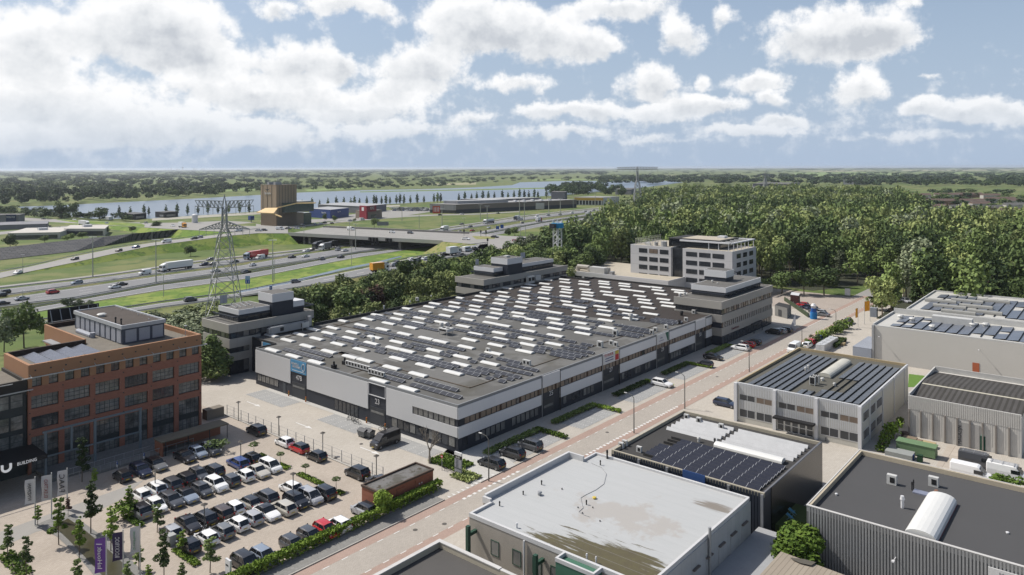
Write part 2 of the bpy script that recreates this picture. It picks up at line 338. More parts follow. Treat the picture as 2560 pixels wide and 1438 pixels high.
def bank(name,outline,mat,slope=1.7,inner=0.3):
    """earth bank falling from a raised outline (x,y,z list) to the ground"""
    n=len(outline); a=sum(outline[i][0]*outline[(i+1)%n][1]-outline[(i+1)%n][0]*outline[i][1] for i in range(n))
    O=outline if a>0 else outline[::-1]; b=MB(); out=[]
    for i in range(n):
        p,q,r=O[i-1],O[i],O[(i+1)%n]
        e1=Vector((q[0]-p[0],q[1]-p[1])); e2=Vector((r[0]-q[0],r[1]-q[1]))
        if e1.length<1e-4: e1=e2
        if e2.length<1e-4: e2=e1
        e1.normalize(); e2.normalize(); nn=Vector((e1.y+e2.y,-e1.x-e2.x))
        if nn.length<1e-3: nn=Vector((e1.y,-e1.x))
        nn.normalize(); d=slope*q[2]+.8
        out.append((q[0]+nn.x*d,q[1]+nn.y*d,-.02))
    for i in range(n):
        j=(i+1)%n; z1,z2=O[i][2]-.05,O[j][2]-.05
        mi=[((O[i][k]*.5+out[i][k]*.5)) for k in range(2)]; mj=[((O[j][k]*.5+out[j][k]*.5)) for k in range(2)]
        b.add([(*O[i][:2],z1),(*out[i],),(*out[j],),(*O[j][:2],z2)],[(0,1,2,3)])
    b.poly([(p[0],p[1],p[2]-.06) for p in O])
    return tag(b.build(name,mat),kind='structure')
rect('ground',-3000,32000,-14000,32000,GR,-.06)
# --- lake and ditch
WAT=bpy.data.materials.new('lake_water'); WAT.use_nodes=True
_t=WAT.node_tree; _b=_t.nodes['Principled BSDF']; _b.inputs['Base Color'].default_value=(.10,.14,.19,1); _b.inputs['Roughness'].default_value=.3; _b.inputs['Specular IOR Level'].default_value=.5
_n=_t.nodes.new('ShaderNodeTexNoise'); _n.inputs['Scale'].default_value=.25; _n.inputs['Detail'].default_value=5; _g=_t.nodes.new('ShaderNodeNewGeometry'); _t.links.new(_g.outputs['Position'],_n.inputs['Vector'])
_p=_t.nodes.new('ShaderNodeBump'); _p.inputs['Strength'].default_value=.5; _p.inputs['Distance'].default_value=.6; _t.links.new(_n.outputs['Fac'],_p.inputs['Height']); _t.links.new(_p.outputs[0],_b.inputs['Normal'])
sheet('lake_water',[(40,517),(140,514),(250,508),(480,497),(640,488),(760,481),(900,476),(1060,473),(1180,469),(1280,463),(1300,456),(1400,453),(1655,452),(1710,456),(1570,474),(1480,481),(1400,489),(1200,497),(1000,509),(800,519),(660,527),(400,547),(230,547),(110,534)],WAT,.03,True)
SAND=M('pale_shore',(.42,.40,.33),rough=.95)
sheet('shore',[(380,552),(560,541),(800,527),(1000,516),(1000,512.5),(800,520.5),(560,535),(380,546)],SAND,.06,True)
sheet('shore_strip',[(900,479),(1060,475.5),(1200,473),(1400,468.5),(1400,471),(1200,475.6),(1060,478),(900,481)],LUSH,.07,True)
FLD=M('bright_field',(.22,.30,.10),rough=1,amt=.2,scale=.004,fine=.1,fs=.02)
FLD2=M('pale_field',(.36,.34,.2),rough=1,amt=.15,scale=.004)
for i,(pts,m_) in enumerate([([(1985,432),(2120,429),(2260,434),(2255,436.5),(2080,443),(1990,440)],FLD),([(2260,432),(2440,431),(2560,434),(2560,439),(2400,437)],FLD),([(1980,428),(2100,425.5),(2200,427),(2100,430)],FLD2),
    ([(1080,459),(1190,456.5),(1190,462),(1080,463)],FLD2),([(760,474),(900,466),(905,471),(770,478.5)],FLD),([(540,470),(640,468),(640,476),(560,480)],FLD),([(1630,438),(1700,437.6),(1700,440),(1630,441)],FLD2),([(2250,425),(2560,424),(2560,426.4),(2260,427.5)],FLD2),([(1330,449),(1500,447),(1500,449.4),(1330,451.6)],FLD)]):
    sheet('field',pts,m_,.1,True)
# --- motorway
XA=[-60,0,75,188,282,376,400,480,569,605,682,757,800,841,900,960,1030,1100,1150,1200,1288,1363,1419,1475,1537,1600]
c1t=[(0,724),(235,697),(400,673),(494,658),(605,646),(757,629),(841,615),(960,597),(1100,575),(1209,558.5),(1288,545),(1419,530),(1537,518)]
c1b=[(0,741),(400,685),(588,660),(682,645),(785,628.5),(841,619.5),(960,602),(1100,581),(1175,570),(1306,551.5),(1457,533),(1537,523)]
c2t=[(0,748),(188,720.5),(400,690),(625,661),(719,643),(841,624.5),(960,608),(1183,583),(1288,560.5),(1438,540),(1537,525.5)]
c2b=[(0,768),(197,744.5),(400,706.5),(569,682),(776,650.5),(880,633),(952,623),(1194,586.5),(1306,565),(1419,546),(1537,531)]
c3t=[(0,783),(131,763),(400,713),(625,684),(880,636),(982,625),(1203,588),(1363,557),(1475,543.6),(1537,535)]
c3b=[(0,797),(225,755),(400,726.5),(625,696),(880,646),(982,630),(1241,588),(1363,565),(1509,542.5),(1537,539.5)]
Z0=lambda x:0.0
ribbon('motorway_road',XA,c1t,c1b,ASPH,Z0,.05)
ribbon('motorway_road',XA,c2t,c2b,ASPH,Z0,.05)
ribbon('motorway_road',XA,c3t,c3b,ASPH,Z0,.05)
def off(P,d): return [(x,y+d*(y-417)/300) for x,y in P]
ribbon('verge',XA,off(c1b,.3),off(c2t,-.3),VERGE,Z0,.02)
ribbon('verge',XA,off(c2b,.3),off(c3t,-.3),DARKG,Z0,.02)
ribbon('service_path',XA,off(c1t,-9),off(c1t,-3.2),ASPH2,Z0,.02)
# edge lines
def line(P,d,w=.5,name='lane_marking',zf=Z0,lift=.07,xs=XA,dash=0,mat=WHITE):
    T=[G(x,interp(P,x)+d*(interp(P,x)-417)/300,zf(x)) for x in xs]; b=MB()
    for i in range(len(T)-1):
        p,q=Vector(T[i]),Vector(T[i+1]); L_=(q-p).length; n=Vector((-(q-p).y,(q-p).x,0)).normalized()*w/2
        if dash:
            k=int(L_/dash)
            for j in range(k):
                a=p.lerp(q,(j+.1)/k); c=p.lerp(q,(j+.45)/k); b.poly([(*(a-n).xy,a.z+lift),(*(c-n).xy,c.z+lift),(*(c+n).xy,c.z+lift),(*(a+n).xy,a.z+lift)])
        else: b.poly([(*(p-n).xy,p.z+lift),(*(q-n).xy,q.z+lift),(*(q+n).xy,q.z+lift),(*(p+n).xy,p.z+lift)])
    return tag(b.build(name,mat),kind='structure')
for P_,d_ in ((c1t,2),(c1b,-1.6),(c2t,2),(c2b,-1.6),(c3t,1.2),(c3b,-1.4)): line(P_,d_,.3)
for T_,B_ in ((c1t,c1b),(c2t,c2b)):
    for fr_ in (.36,.64): line([(x,interp(T_,x)*(1-fr_)+interp(B_,x)*fr_) for x in XA],0,.25,dash=12)
# far slip road on its bank, joining the bridge
XS=[-60,0,75,188,282,376,416,480,530,580,620,650]
s1t=[(0,682),(75,667),(178,643),(282,622),(394,605),(484,594),(588,581),(650,573)]
s1b=[(0,696),(75,679),(188,656),(282,635),(376,615.5),(494,600),(580,589),(650,583)]
zs=lambda x:max(0,min(6.5,(x-60)/500*6.5))
ribbon('slip_road',XS,s1t,s1b,ASPH2,zs,.06)
T,B=strip_pts(XS[2:],s1t,s1b,zs); bank('grass_bank',[p for p in B]+[p for p in T[::-1]],LUSH)
# near slip road rising to the junction
XR=[-60,0,200,400,588,644,682,730,800,888,936,982,1019,1085,1122,1156,1180,1220]
r1t=[(0,818),(200,790),(400,759),(588,734.6),(682,716),(730,708),(888,676),(936,666.5),(1019,647.7),(1122,632.7),(1156,616.5),(1220,609)]
r1b=[(0,830),(200,802),(400,770.5),(588,744.5),(644,733),(682,727),(800,708),(903,689),(982,674),(1085,651.8),(1180,637),(1220,628)]
r1b=[(x,y+ (3 if 600<x<1000 else 0)) for x,y in r1b]
zr=lambda x:max(0,min(6.5,(x-600)/520*6.5))
ribbon('slip_road',XR,r1t,r1b,ASPH,zr,.06)
line(r1t,1.2,.4,zf=zr,lift=.08,xs=XR); line(r1b,-1.2,.4,zf=zr,lift=.08,xs=XR)
line([(x,(interp(r1t,x)+interp(r1b,x))/2) for x in XR],0,.4,zf=zr,lift=.08,xs=[800,888,936,982,1019,1085,1122,1156,1180,1220],dash=9)
T,B=strip_pts(XR[6:],r1t,r1b,zr); bank('grass_bank',B+T[::-1],DRY)
# ribbon of lush reed grass and ditch between near carriageway and slip road
ribbon('grass_verge',XR[:-3],off([(x,interp(c3b,x)) for x in XR],2),off([(x,interp(r1t,x)) for x in XR],-3.5),LUSH,Z0,.03)
b=MB()
for x in (560,640,700,760,830,900,960,1010): pass
sheet('ditch_water',[(590,727),(680,712),(760,694),(850,672),(940,655),(1000,640),(1006,642),(946,658),(850,677),(760,700),(684,718),(600,732)],WAT,.08,True)
# upper-left road (continuation of the bridge road) and the lower one
XU=[-60,49,120,200,300,400,480,560,640,720,816]
u1t=[(0,542),(49,544),(200,551.5),(400,561),(560,565.5),(720,566),(816,567)]
u1b=[(0,549),(49,551.5),(200,559.5),(400,571.5),(560,580),(640,583.5),(720.7,584)]
zu=lambda x:max(0,min(6.5,(x-150)/400*6.5))
ribbon('bridge_road',XU[:-1],u1t,u1b,ASPH2,zu,.1)
T,B=strip_pts(XU[2:-1],u1t,u1b,zu); bank('grass_bank',B+T[::-1],LUSH)
ribbon('access_road',[-60,0,113,188,260,350],[(0,580),(113,569.5),(188,563.5),(260,559),(350,556)],[(0,587),(113,575),(188,568.5),(260,563),(350,559)],ASPH2,Z0,.05)
# road in front of the shops behind the motorway
ribbon('access_road',[640,700,760,820,876,930,1010,1100,1200,1300],[(640,560),(700,566),(760,563),(820,556),(876,550),(1010,539),(1100,536),(1200,534),(1300,528)],[(640,566),(700,572),(760,567),(820,560),(876,554),(1010,543),(1100,539),(1200,536.5),(1300,530)],ASPH2,Z0,.05)
sheet('shop_yard',[(660,566),(1010,540),(1075,530),(1400,512),(1380,500),(1200,505),(1060,522),(940,527),(800,548),(650,552)],ASPH2,.02,True)
sheet('shop_yard',[(240,560),(480,556),(560,552),(640,556),(560,565),(400,562)],ASPH2,-.02,True)
# junction plateau
JP=[(1105.6,604.5),(1180,583),(1262,590),(1345,593),(1350,603),(1300,613),(1245,624),(1200,634),(1176,638),(1200,612)]
J3=[G(*p,6.5) for p in JP]
_b_=MB(); a_=[(p[0],p[1],6.56) for p in J3]; _b_.poly(a_ if sum(a_[i][0]*a_[(i+1)%len(a_)][1]-a_[(i+1)%len(a_)][0]*a_[i][1] for i in range(len(a_)))>0 else a_[::-1]); tag(_b_.build('junction_road',ASPH2),kind='structure')
bank('grass_bank',J3,DRY)
sheet('traffic_island',[(1180,590),(1240,592),(1236,597),(1190,598)],DRY,6.62,True)
# --- industrial estate
rect('paved_ground',25,330,-40,68.2,PAVE,-.02)
rect('paved_ground',76.6,300,68.2,170,PAVE,-.02)
rect('street',20,305,72.6,77.3,CLINK,.0)
rect('cycle_strip',20,305,77.3,79.0,REDC,.004); rect('cycle_strip',20,305,70.9,72.6,REDC,.004)
rect('footway',20,78,79.0,82.4,SIDEW,.06)
rect('footway',20,92,66.5,70.9,PAVE,.004)
b=MB()
for y in (77.15,72.5):
    x=20.0
    while x<300:
        b.box(x,x+1.0,y-.07,y+.07,.004,.012); x+=2.9
x=106
while x<140: b.box(x,x+.55,72.2,72.75,.012,.016); x+=1.1
x=80
while x<93: b.box(x,x+.55,76.9,77.4,.012,.016); x+=1.15
b.box(225,262,77.1,77.25,.004,.014)
tag(b.build('lane_marking',WHITE),kind='structure')
rect('parking_ground',15,76.6,82.4,175,LOT,-.01)
rect('parking_ground',15,42,66,110,LOT,-.015)
rect('far_yard',262,300,79,125,tiles('far_yard_paving',(.42,.36,.31),(.47,.41,.36),.4,.2,.01,(.34,.3,.26),wear=.12),.005)
rect('forest_road',300,330,74,82,ASPH2,.0)
# kerbs
b=MB()
for x0,x1,y0,y1 in [(20,78,82.3,82.5),(20,78,79.0,79.15),(76.5,76.75,92,142),(86,103,78.95,79.1)]: b.box(x0,x1,y0,y1,-.05,.14)
tag(b.build('kerb',KERB),kind='structure')
# grey parking bays
def bays(name,x0,x1,y0,y1,n,axis='x'):
    sheet(name,[(x0,y0),(x1,y0),(x1,y1),(x0,y1)],PAVEG,.008)
    b=MB()
    for i in range(n+1):
        x=x0+(x1-x0)*i/n; y=y0
        if axis=='x':
            while y<y1-.2: b.box(x-.06,x+.06,y,y+.18,.01,.014); y+=.55
        else:
            yy=y0+(y1-y0)*i/n; xx=x0
            while xx<x1-.2: b.box(xx,xx+.18,yy-.06,yy+.06,.01,.014); xx+=.55
    tag(b.build('bay_marking',WHITE),kind='structure')
for k,(a,c) in enumerate([(94,109.5),(116,128.5),(136,150.5),(158,171),(182,195),(203,222)]): bays('parking_bay',a,c,80.2,85.2,6)
bays('parking_bay',87.3,91.4,92.8,106,5,'y'); bays('parking_bay',86.8,91.4,112,124,5,'y'); bays('parking_bay',86.5,91.2,136,150,6,'y')
# white gravel strip round the hall, arrows on the yard road
GRAV=M('white_gravel',(.55,.54,.51),rough=1,amt=.1,scale=2,fine=.35,fs=9)
sheet('gravel',[(91.2,90),(92.4,90),(92.4,150),(91.2,150)],GRAV,.012)
sheet('gravel',[(84.2,79.3),(95,79.3),(99.5,90.2),(92.4,90.2),(92.4,93),(91.2,92.5),(90,88),(88,84)],GRAV,.012)
b=MB()
for (x,y) in ((83.2,103.5),(83.2,123.5),(84,143)):
    b.box(x-.12,x+.12,y-1.6,y+2.2,.004,.01); b.add([(x-.5,y-1.4,.012),(x+.5,y-1.4,.012),(x,y-3.2,.012)],[(0,2,1)])
for i in range(11):
    x=79+i*1.02; b.add([(x,79.1,.013),(x+.5,79.1,.013),(x+.25,79.9,.013)],[(0,1,2)])
tag(b.build('arrow_marking',WHITE),kind='structure')
# ---------------------------------------------------------------- shared building materials
CLAD=tiles('light_grey_cladding',(.76,.77,.79),(.79,.80,.82),6.0,30,.012,(.6,.6,.62),rot='xz',rough=.5,wear=.03,amt=.02,spec=.4,off=0)
CLADX=M('light_grey_cladding_side',(.70,.705,.71),rough=.5,amt=.03,scale=.1,fine=.02)
ANTH=M('anthracite_cladding',(.042,.048,.062),rough=.55,amt=.06)
ANTH2=M('anthracite_frame',(.03,.034,.045),rough=.5)
GLASS=glassy('dark_glass',(.045,.05,.058)); GLASSB=glassy('brown_blind_glass',(.19,.145,.11),amt=.35,rough=.3); GLASSW=glassy('pale_blind_glass',(.22,.22,.21),amt=.5)
ROOFG=two('grey_roofing',(.135,.133,.126),(.18,.178,.170),scale=.10,lo=.47,hi=.53,detail=2,c3=(.115,.11,.095),s3=.07,fine=.06,rough=.9)
ROOFB=M('brown_black_roofing',(.052,.043,.038),rough=.9,amt=.12,scale=.08)
ROOFC=M('parapet_felt',(.045,.045,.045),rough=.9)
WHT=M('white_coated_metal',(.74,.745,.76),rough=.45,amt=.03); CONCB=M('beige_concrete_band',(.42,.40,.365),rough=.85,amt=.08,scale=.3)
OPAL=M('white_opal_dome',(.80,.80,.77),rough=.35,amt=.04,fine=.03,spec=.5)
CURB=M('dome_kerb',(.22,.22,.21)); ALU=M('aluminium_rail',(.50,.51,.53),rough=.4,amt=.05,metal=.3); PVM=M('solar_cell',(.034,.034,.038),rough=.32,amt=.2,spec=.6); STEEL=M('galvanised_steel',(.42,.43,.44),rough=.5,amt=.1,metal=.3)
LETW=M('white_lettering',(.78,.78,.78),rough=.6); BLACK=M('black_plastic',(.02,.02,.022),rough=.5)
# ---------------------------------------------------------------- the long distribution hall
X0,Y0,HH=92.4,90.3,8.4
hall=thing('distribution_hall',(X0,Y0,0),'long grey hall with numbered doors and a huge roof of white rooflights and solar rows','warehouse')
FP=[(92.4,90.3),(194.6,90.3),(194.6,102.2),(231.8,102.2),(231.8,155),(226.8,155),(226.8,166.4),(97.6,166.4),(97.6,155.7),(92.4,155.7)]
b=MB(); b.prism([(p[0],p[1]) for p in FP],0,HH-.5,0,1); b.build('wall',[ANTH,ROOFG],hall)
b=MB()
ax,bx=178.0,196.0      # the roofing changes colour along a slanting line
b.prism([(92.6,90.5),(178,90.5),(170,120),(160,150),(150,166.2),(97.8,166.2),(97.8,155.5),(92.6,155.5)],HH-.52,HH-.25,0)
b.build('roof',[ROOFG],hall)
b=MB(); b.prism([(178,90.5),(194.4,90.5),(194.4,102.4),(231.6,102.4),(231.6,154.8),(226.6,154.8),(226.6,166.2),(150,166.2),(160,150),(170,120)],HH-.52,HH-.253,0)
x=178
while x<231: b.box(x,x+.12,94,132,HH-.26,HH-.21,0); x+=1.25
q=b.build('roof',[ROOFB],hall); q['label']='dark brown part of the roof with raised seams'
# parapet coping following the edge
b=MB(); n=len(FP)
for i in range(n):
    (xa,ya),(xb,yb)=FP[i],FP[(i+1)%n]
    xa_,xb_=min(xa,xb),max(xa,xb); ya_,yb_=min(ya,yb),max(ya,yb)
    dk=1 if (i>1) else 0
    b.box(xa_-.06,xb_+.06,ya_-.06,yb_+.06,HH-.3,HH+.06,0) if 0 else None
def cop(x0,x1,y0,y1,z0,z1,m): b.box(x0,x1,y0,y1,z0,z1,m)
cop(92.34,194.6,90.24,90.5,HH-.5,HH+.02,1); cop(92.34,92.6,90.5,155.7,HH-.5,HH+.02,1); cop(92.6,97.6,155.45,155.76,HH-.5,HH+.02,0); cop(97.54,97.8,155.77,166.1,HH-.5,HH+.02,0)
cop(115.6,183.8,166.1,166.5,HH-.5,HH+.45,0); cop(226.5,227,155,166.5,HH-.5,HH+.3,0); cop(226.5,231.8,154.7,155.1,HH-.5,HH+.3,0); cop(231.5,231.9,102.2,154.7,HH-.5,HH+.3,0)
b.build('parapet',[ROOFC,M('grey_coping',(.26,.27,.28),rough=.5)],hall)
# shallow expansion ridges and welded seams in the roofing
b=MB(); z=HH-.25
for (x,y0,y1) in ((101.5,96,149),(120,150,164),(140,97,100)): b.box(x,x+.25,y0,y1,z,z+.12,0)
for (y,x0,x1) in ((121.5,93.5,101.5),(96.0,101.5,180)): b.box(x0,x1,y,y+.2,z,z+.12,0)
for (x0,y0,x1,y1) in ((103,160,150,163.5),(150,163.5,180,161)): b.bar((x0,y0,z),(x1,y1,z),.3,0)
b.build('roof_ridge',[M('felt_ridge',(.11,.085,.062))],hall)
for i in range(12):
    x=99+i*7.0; b=MB(); b.box(x,x+6,150.5+(i%3)*.6,150.9+(i%3)*.6,z,z+.012,0); b.build('roof_patch',[M('pale_felt_patch',(.215,.213,.205),amt=.15)],hall)
for i in range(46):
    x=96+R.random()*80; y=94+R.random()*65; b=MB(); b.box(x,x+.9+R.random()*.8,y,y+3+R.random()*6,z,z+.009+.001*(i%3),0); b.build('roof_patch',[MATS['pale_felt_patch'] if i%3 else M('dark_felt_patch',(.105,.10,.092),amt=.15)],hall)
# cladding panels on the west wall (facing the yard) and the street wall
def panel(x0,x1,y0,y1,z0,z1,name='cladding_panel',m=None,lab=None):
    q=boxp(name,m or CLADX,hall,x0,x1,y0,y1,z0,z1)
    if lab: q['label']=lab
    return q
w=.16
for (ya,yb,za) in ((90.15,109.3,0),(118.6,133.2,0),(139.4,155.7,0)):
    if ya<100:
        panel(X0-w,X0,109.3-13.2,109.3,3.0,HH-.5) if 0 else None
# photo: panels span z 2.6..7.9 ; the first has a window band near the corner
panel(X0-w,X0,Y0,109.3,5.9,HH-.5); panel(X0-w,X0,107.8-.0,109.3,2.7,5.9)
panel(X0-w,X0,Y0,107.8,2.7,4.5); panel(X0-w,X0,101.9,107.8,4.5,5.9)
panel(X0-w,X0,114.8,135.3,2.7,HH-.5); panel(X0-w,X0,141.5,155.7,2.7,HH-.5)
for i in range(8): win(hall,'-x',X0-.02,91.0+i*1.36,91.0+(i+1)*1.36-.06,4.5,5.9,1,1,ANTH2,GLASSW)
for i in range(10): win(hall,'-x',X0-.02,91.0+i*1.7,91.0+(i+1)*1.7-.1,.8,2.55,1,1,ANTH2,GLASS if i%3 else GLASSW)
for i in range(6): win(hall,'-x',X0-.02,118+i*1.3,118+(i+1)*1.3-.1,.3,2.5,1,1,ANTH2,GLASS)
for i in range(5): win(hall,'-x',X0-.02,146.5+i*1.7,146.5+(i+1)*1.7-.1,.9,2.5,2,1,ANTH2,GLASSW)
boxp('garage_door',M('charcoal_door',(.055,.06,.068),rough=.5),hall,X0-.07,X0,109.8,114.2,0,3.4)
boxp('door_window',GLASSW,hall,X0-.12,X0-.06,110.1,113.9,2.3,2.7)
boxp('garage_door',MATS['charcoal_door'],hall,X0-.07,X0,135.9,140.9,0,3.3)
boxp('door_window',GLASSW,hall,X0-.12,X0-.06,136.2,140.6,2.2,2.6)
boxp('door',M('grey_door',(.10,.11,.12)),hall,X0-.06,X0,143.5,144.5,0,2.3)
text('23',1.05,LETW,hall,(X0-.1,112,4.6),(0,-1,0),(0,0,1),'number'); text('47B',1.05,LETW,hall,(X0-.1,138.3,4.4),(0,-1,0),(0,0,1),'number')
BLUE=M('sign_blue',(.10,.32,.55),rough=.5)
sg=boxp('sign_board',BLUE,hall,X0-.2,X0-.05,135.5,141.3,5.5,HH-.25); sg['label']='blue company sign above door 47B'
text('HEWILA',.55,LETW,hall,(X0-.23,139.6,7.3),(0,-1,0),(0,0,1)); text('GROOTHANDEL',.5,LETW,hall,(X0-.23,139.0,6.7),(0,-1,0),(0,0,1),width=3.2)
b=MB()
for i in range(20):
    t=2*math.pi*i/20; t2=2*math.pi*(i+1)/20; b.bar((X0-.24,136.5+.55*math.cos(t),7+.75*math.sin(t)),(X0-.24,136.5+.55*math.cos(t2),7+.75*math.sin(t2)),.1,0)
b.build('emblem',[LETW],hall)
boxp('sign_line',LETW,hall,X0-.23,X0-.2,136,140.6,5.85,5.95)
b=MB(); # empty sign frame over door 23
for a in ((109.5,109.62,5.6,8.0),(114.5,114.62,5.6,8.0)): b.box(X0-.2,X0-.05,a[0],a[1],a[2],a[3])
for a in ((109.62,114.5,5.6,5.72),(109.62,114.5,7.9,8.0)): b.box(X0-.2,X0-.05,a[0],a[1],a[2],a[3])
b.build('sign_frame',[WHT],hall)
# recess with second sign
boxp('sign_board',BLUE,hall,97.42,97.56,156.1,161,6.2,7.9); boxp('cladding_panel',WHT,hall,97.42,97.56,161.2,161.6,3,7.9)
# street wall : cladding above, brown windows, cladding, dark base, doors with numbers
gates=[(116.2,122.4,'25'),(138.2,145.4,'27'),(162.6,169.2,'29'),(183.9,190.3,'33')]
segs=[(X0,116.2),(122.4,138.2),(145.4,162.6),(169.2,183.9),(190.3,194.6)]
for a,c in segs:
    panel(a,c-.05,Y0-w,Y0,5.85,HH-.5,m=CLAD)
    panel(a,c-.05,Y0-w,Y0,2.5,4.55,m=CLAD)
for a,c in [(X0+.2,194.4)]:
    n=int((c-a)/1.42)
    for i in range(n):
        x=a+i*(c-a)/n
        if i%4==3: boxp('wall_strip',M('brown_frame_panel',(.10,.06,.04)),hall,x+.98,x+1.36,Y0-.12,Y0,4.62,5.8)
        win(hall,'-y',Y0-.02,x,x+(.95 if i%4==3 else 1.36),4.6,5.8,1,1,MATS['anthracite_frame'],GLASSB if (i*7)%11 else GLASS)
for a,c in segs[:4]:
    x=a+1.2
    while x<c-1.5:
        win(hall,'-y',Y0-.02,x,x+1.25,.75,2.35,1,1,ANTH2,GLASSW if int(x*3)%4 else GLASS); x+=1.4
        if int(x)%5==0: x+=1.8
for i,(a,c,t) in enumerate(gates):
    boxp('garage_door',MATS['charcoal_door'],hall,a+.5,c-2.0,Y0-.06,Y0,0,3.3); boxp('door_window',GLASSW,hall,a+.8,c-2.3,Y0-.1,Y0-.05,1.6,2.1)
    boxp('downpipe',STEEL,hall,a-.02,a+.1,Y0-.3,Y0-.17,0,HH); boxp('downpipe',BLACK,hall,c-.1,c+.02,Y0-.3,Y0-.17,0,HH)
    text(t,1.0,LETW,hall,((a+c)/2+.2,Y0-.05,4.1),(1,0,0),(0,0,1),'number')
SB=[('white blank sign board above door 25',WHT),('to-let sign board above door 27',M('sign_paper',(.72,.72,.72),rough=.6)),('white and green sign board above door 29',MATS['sign_paper']),('pale sign board above door 33',WHT)]
for (a,c,t),(lb,m_) in zip(gates,SB):
    q=boxp('sign_board',m_,hall,a+.2,c-.2,Y0-.3,Y0-.17,5.85,HH-.1); q['label']=lb
RED=M('sign_red',(.55,.06,.06)); TEAL=M('sign_green',(.06,.16,.12)); NAVY=M('sign_navy',(.03,.05,.2)); YEL=M('sign_yellow',(.65,.5,.1))
text('TE HUUR',.62,RED,hall,(140.7,Y0-.33,7.75),(1,0,0),(0,0,1),width=3.8); boxp('sign_patch',RED,hall,143.4,144.9,Y0-.34,Y0-.3,6.0,7.3); boxp('sign_patch',YEL,hall,143.4,144.9,Y0-.34,Y0-.3,7.35,8.1)
for zz in (6.95,6.4): boxp('sign_line',NAVY,hall,139.3,142.6,Y0-.33,Y0-.3,zz,zz+.16)
b=MB(); b.add([(167.0,Y0-.32,8.2),(168.8,Y0-.32,8.2),(168.8,Y0-.32,6.0),(168.2,Y0-.32,6.0)],[(0,3,2,1)]); b.build('sign_patch',[TEAL],hall)
text('L m',.6,NAVY,hall,(164.9,Y0-.33,7.3),(1,0,0),(0,0,1)); boxp('sign_line',NAVY,hall,163.8,166.2,Y0-.33,Y0-.3,6.5,6.6)
# ---- rooflights traced from the photograph (crop coordinates, eight per pixel)
CR={1:(640,780),2:(900,820),3:(840,700),4:(1120,680),5:(1400,680),6:(1180,820),8:(960,760)}
SK={1:"340,745 755,865 1205,985 645,550 1030,665 1465,775 1895,880 2190,950 1455,410 1225,520 1650,625 2105,735 1545,305 1720,160 2115,250 1945,395 1875,510 2380,490 2315,610 2250,130 890,435 315,455 1150,335",
3:"940,972 835,688 1065,855 1270,675 1225,765 1395,553 1685,750 1650,845 1500,935 1380,1065 1790,625 1880,527 1990,460 2105,830 2200,700 2275,598 2385,527 2390,445 2450,340 1235,1225 1810,1150 2100,1215 1160,1345 1430,1405 1975,1390",
8:"2130,365 2395,415 1680,295 1595,430 1760,188 1840,112 1840,35 2265,95 2270,180 2185,262 1845,585 1725,700 2325,565 2345,685 2250,805 1650,845 2200,965 1560,1040 990,1055 1540,1190 2125,1170 820,1210 285,1075 160,1255 690,1390 1395,1355",
2:"390,1030 970,1195",6:"1130,40 1670,135 2225,95 1650,305 1130,315 1100,195 1060,450",
4:"235,495 155,605 150,685 80,765 620,560 560,675 560,755 460,835 670,480 400,940 750,415 980,740 990,825 910,905 1030,625 1140,480 1070,545 1180,315 1110,395 1575,300 1550,370 1525,470 1540,535 1490,600 1465,690 1415,810 1990,150 1650,245 1945,225 2000,298 1960,345 1930,410 1930,515 1970,595 1920,660 1905,755 2165,800 845,1000 1115,1060 1445,885 1705,940 1620,1150 1630,1035 2130,925 2195,1020 2150,1120 2150,1250 1580,1310 1070,1325 1040,1205 310,1075 560,1225 450,1335 2340,140 2355,200 2350,287 2395,345 2370,400 2370,475 2370,580 2440,655",
5:"495,185 490,240 515,335 570,398 560,455 890,185 895,230 915,297 935,388 1300,228 1305,275 1710,280 1930,300 1335,345 1580,375 1970,355 2365,355 2425,405 1000,455 1240,485 1605,470 2025,430 1240,545 1690,545 2080,535 1280,632 1720,610 2150,605 2180,675 1775,700 560,530 810,575 170,655 410,690 820,680 895,762 395,762 890,843 405,870 1320,750 1400,835 1420,920 1825,825 920,950 405,1005 475,1110 945,1095 465,1215"}
pts=[]
for k,s in SK.items():
    for t in s.split():
        u,v=map(float,t.split(',')); p=G(CR[k][0]+u/8,CR[k][1]+v/8,HH+.15)
        if all((p[0]-q[0])**2/2.2+(p[1]-q[1])**2/9>1 for q in pts): pts.append(p)
pts=[p for p in pts if 93<p[0]<231 and 92<p[1]<165.5]
pts.sort(key=lambda p:p[0]*.77+p[1]*.64)
SKY_=[(p[0],p[1]) for p in pts]
rest=MB()
for i,(x,y) in enumerate(SKY_):
    if i<99: b=MB()
    else: b=rest
    b.barrel(x-.8,x+.8,y-2.35,y+2.35,HH-.25,.30,'y',0,6,.13,1)
    if i<99: b.build('rooflight',[OPAL,CURB],hall)
if rest.v: tag(rest.build('rooflight',[OPAL,CURB],hall),kind='stuff')
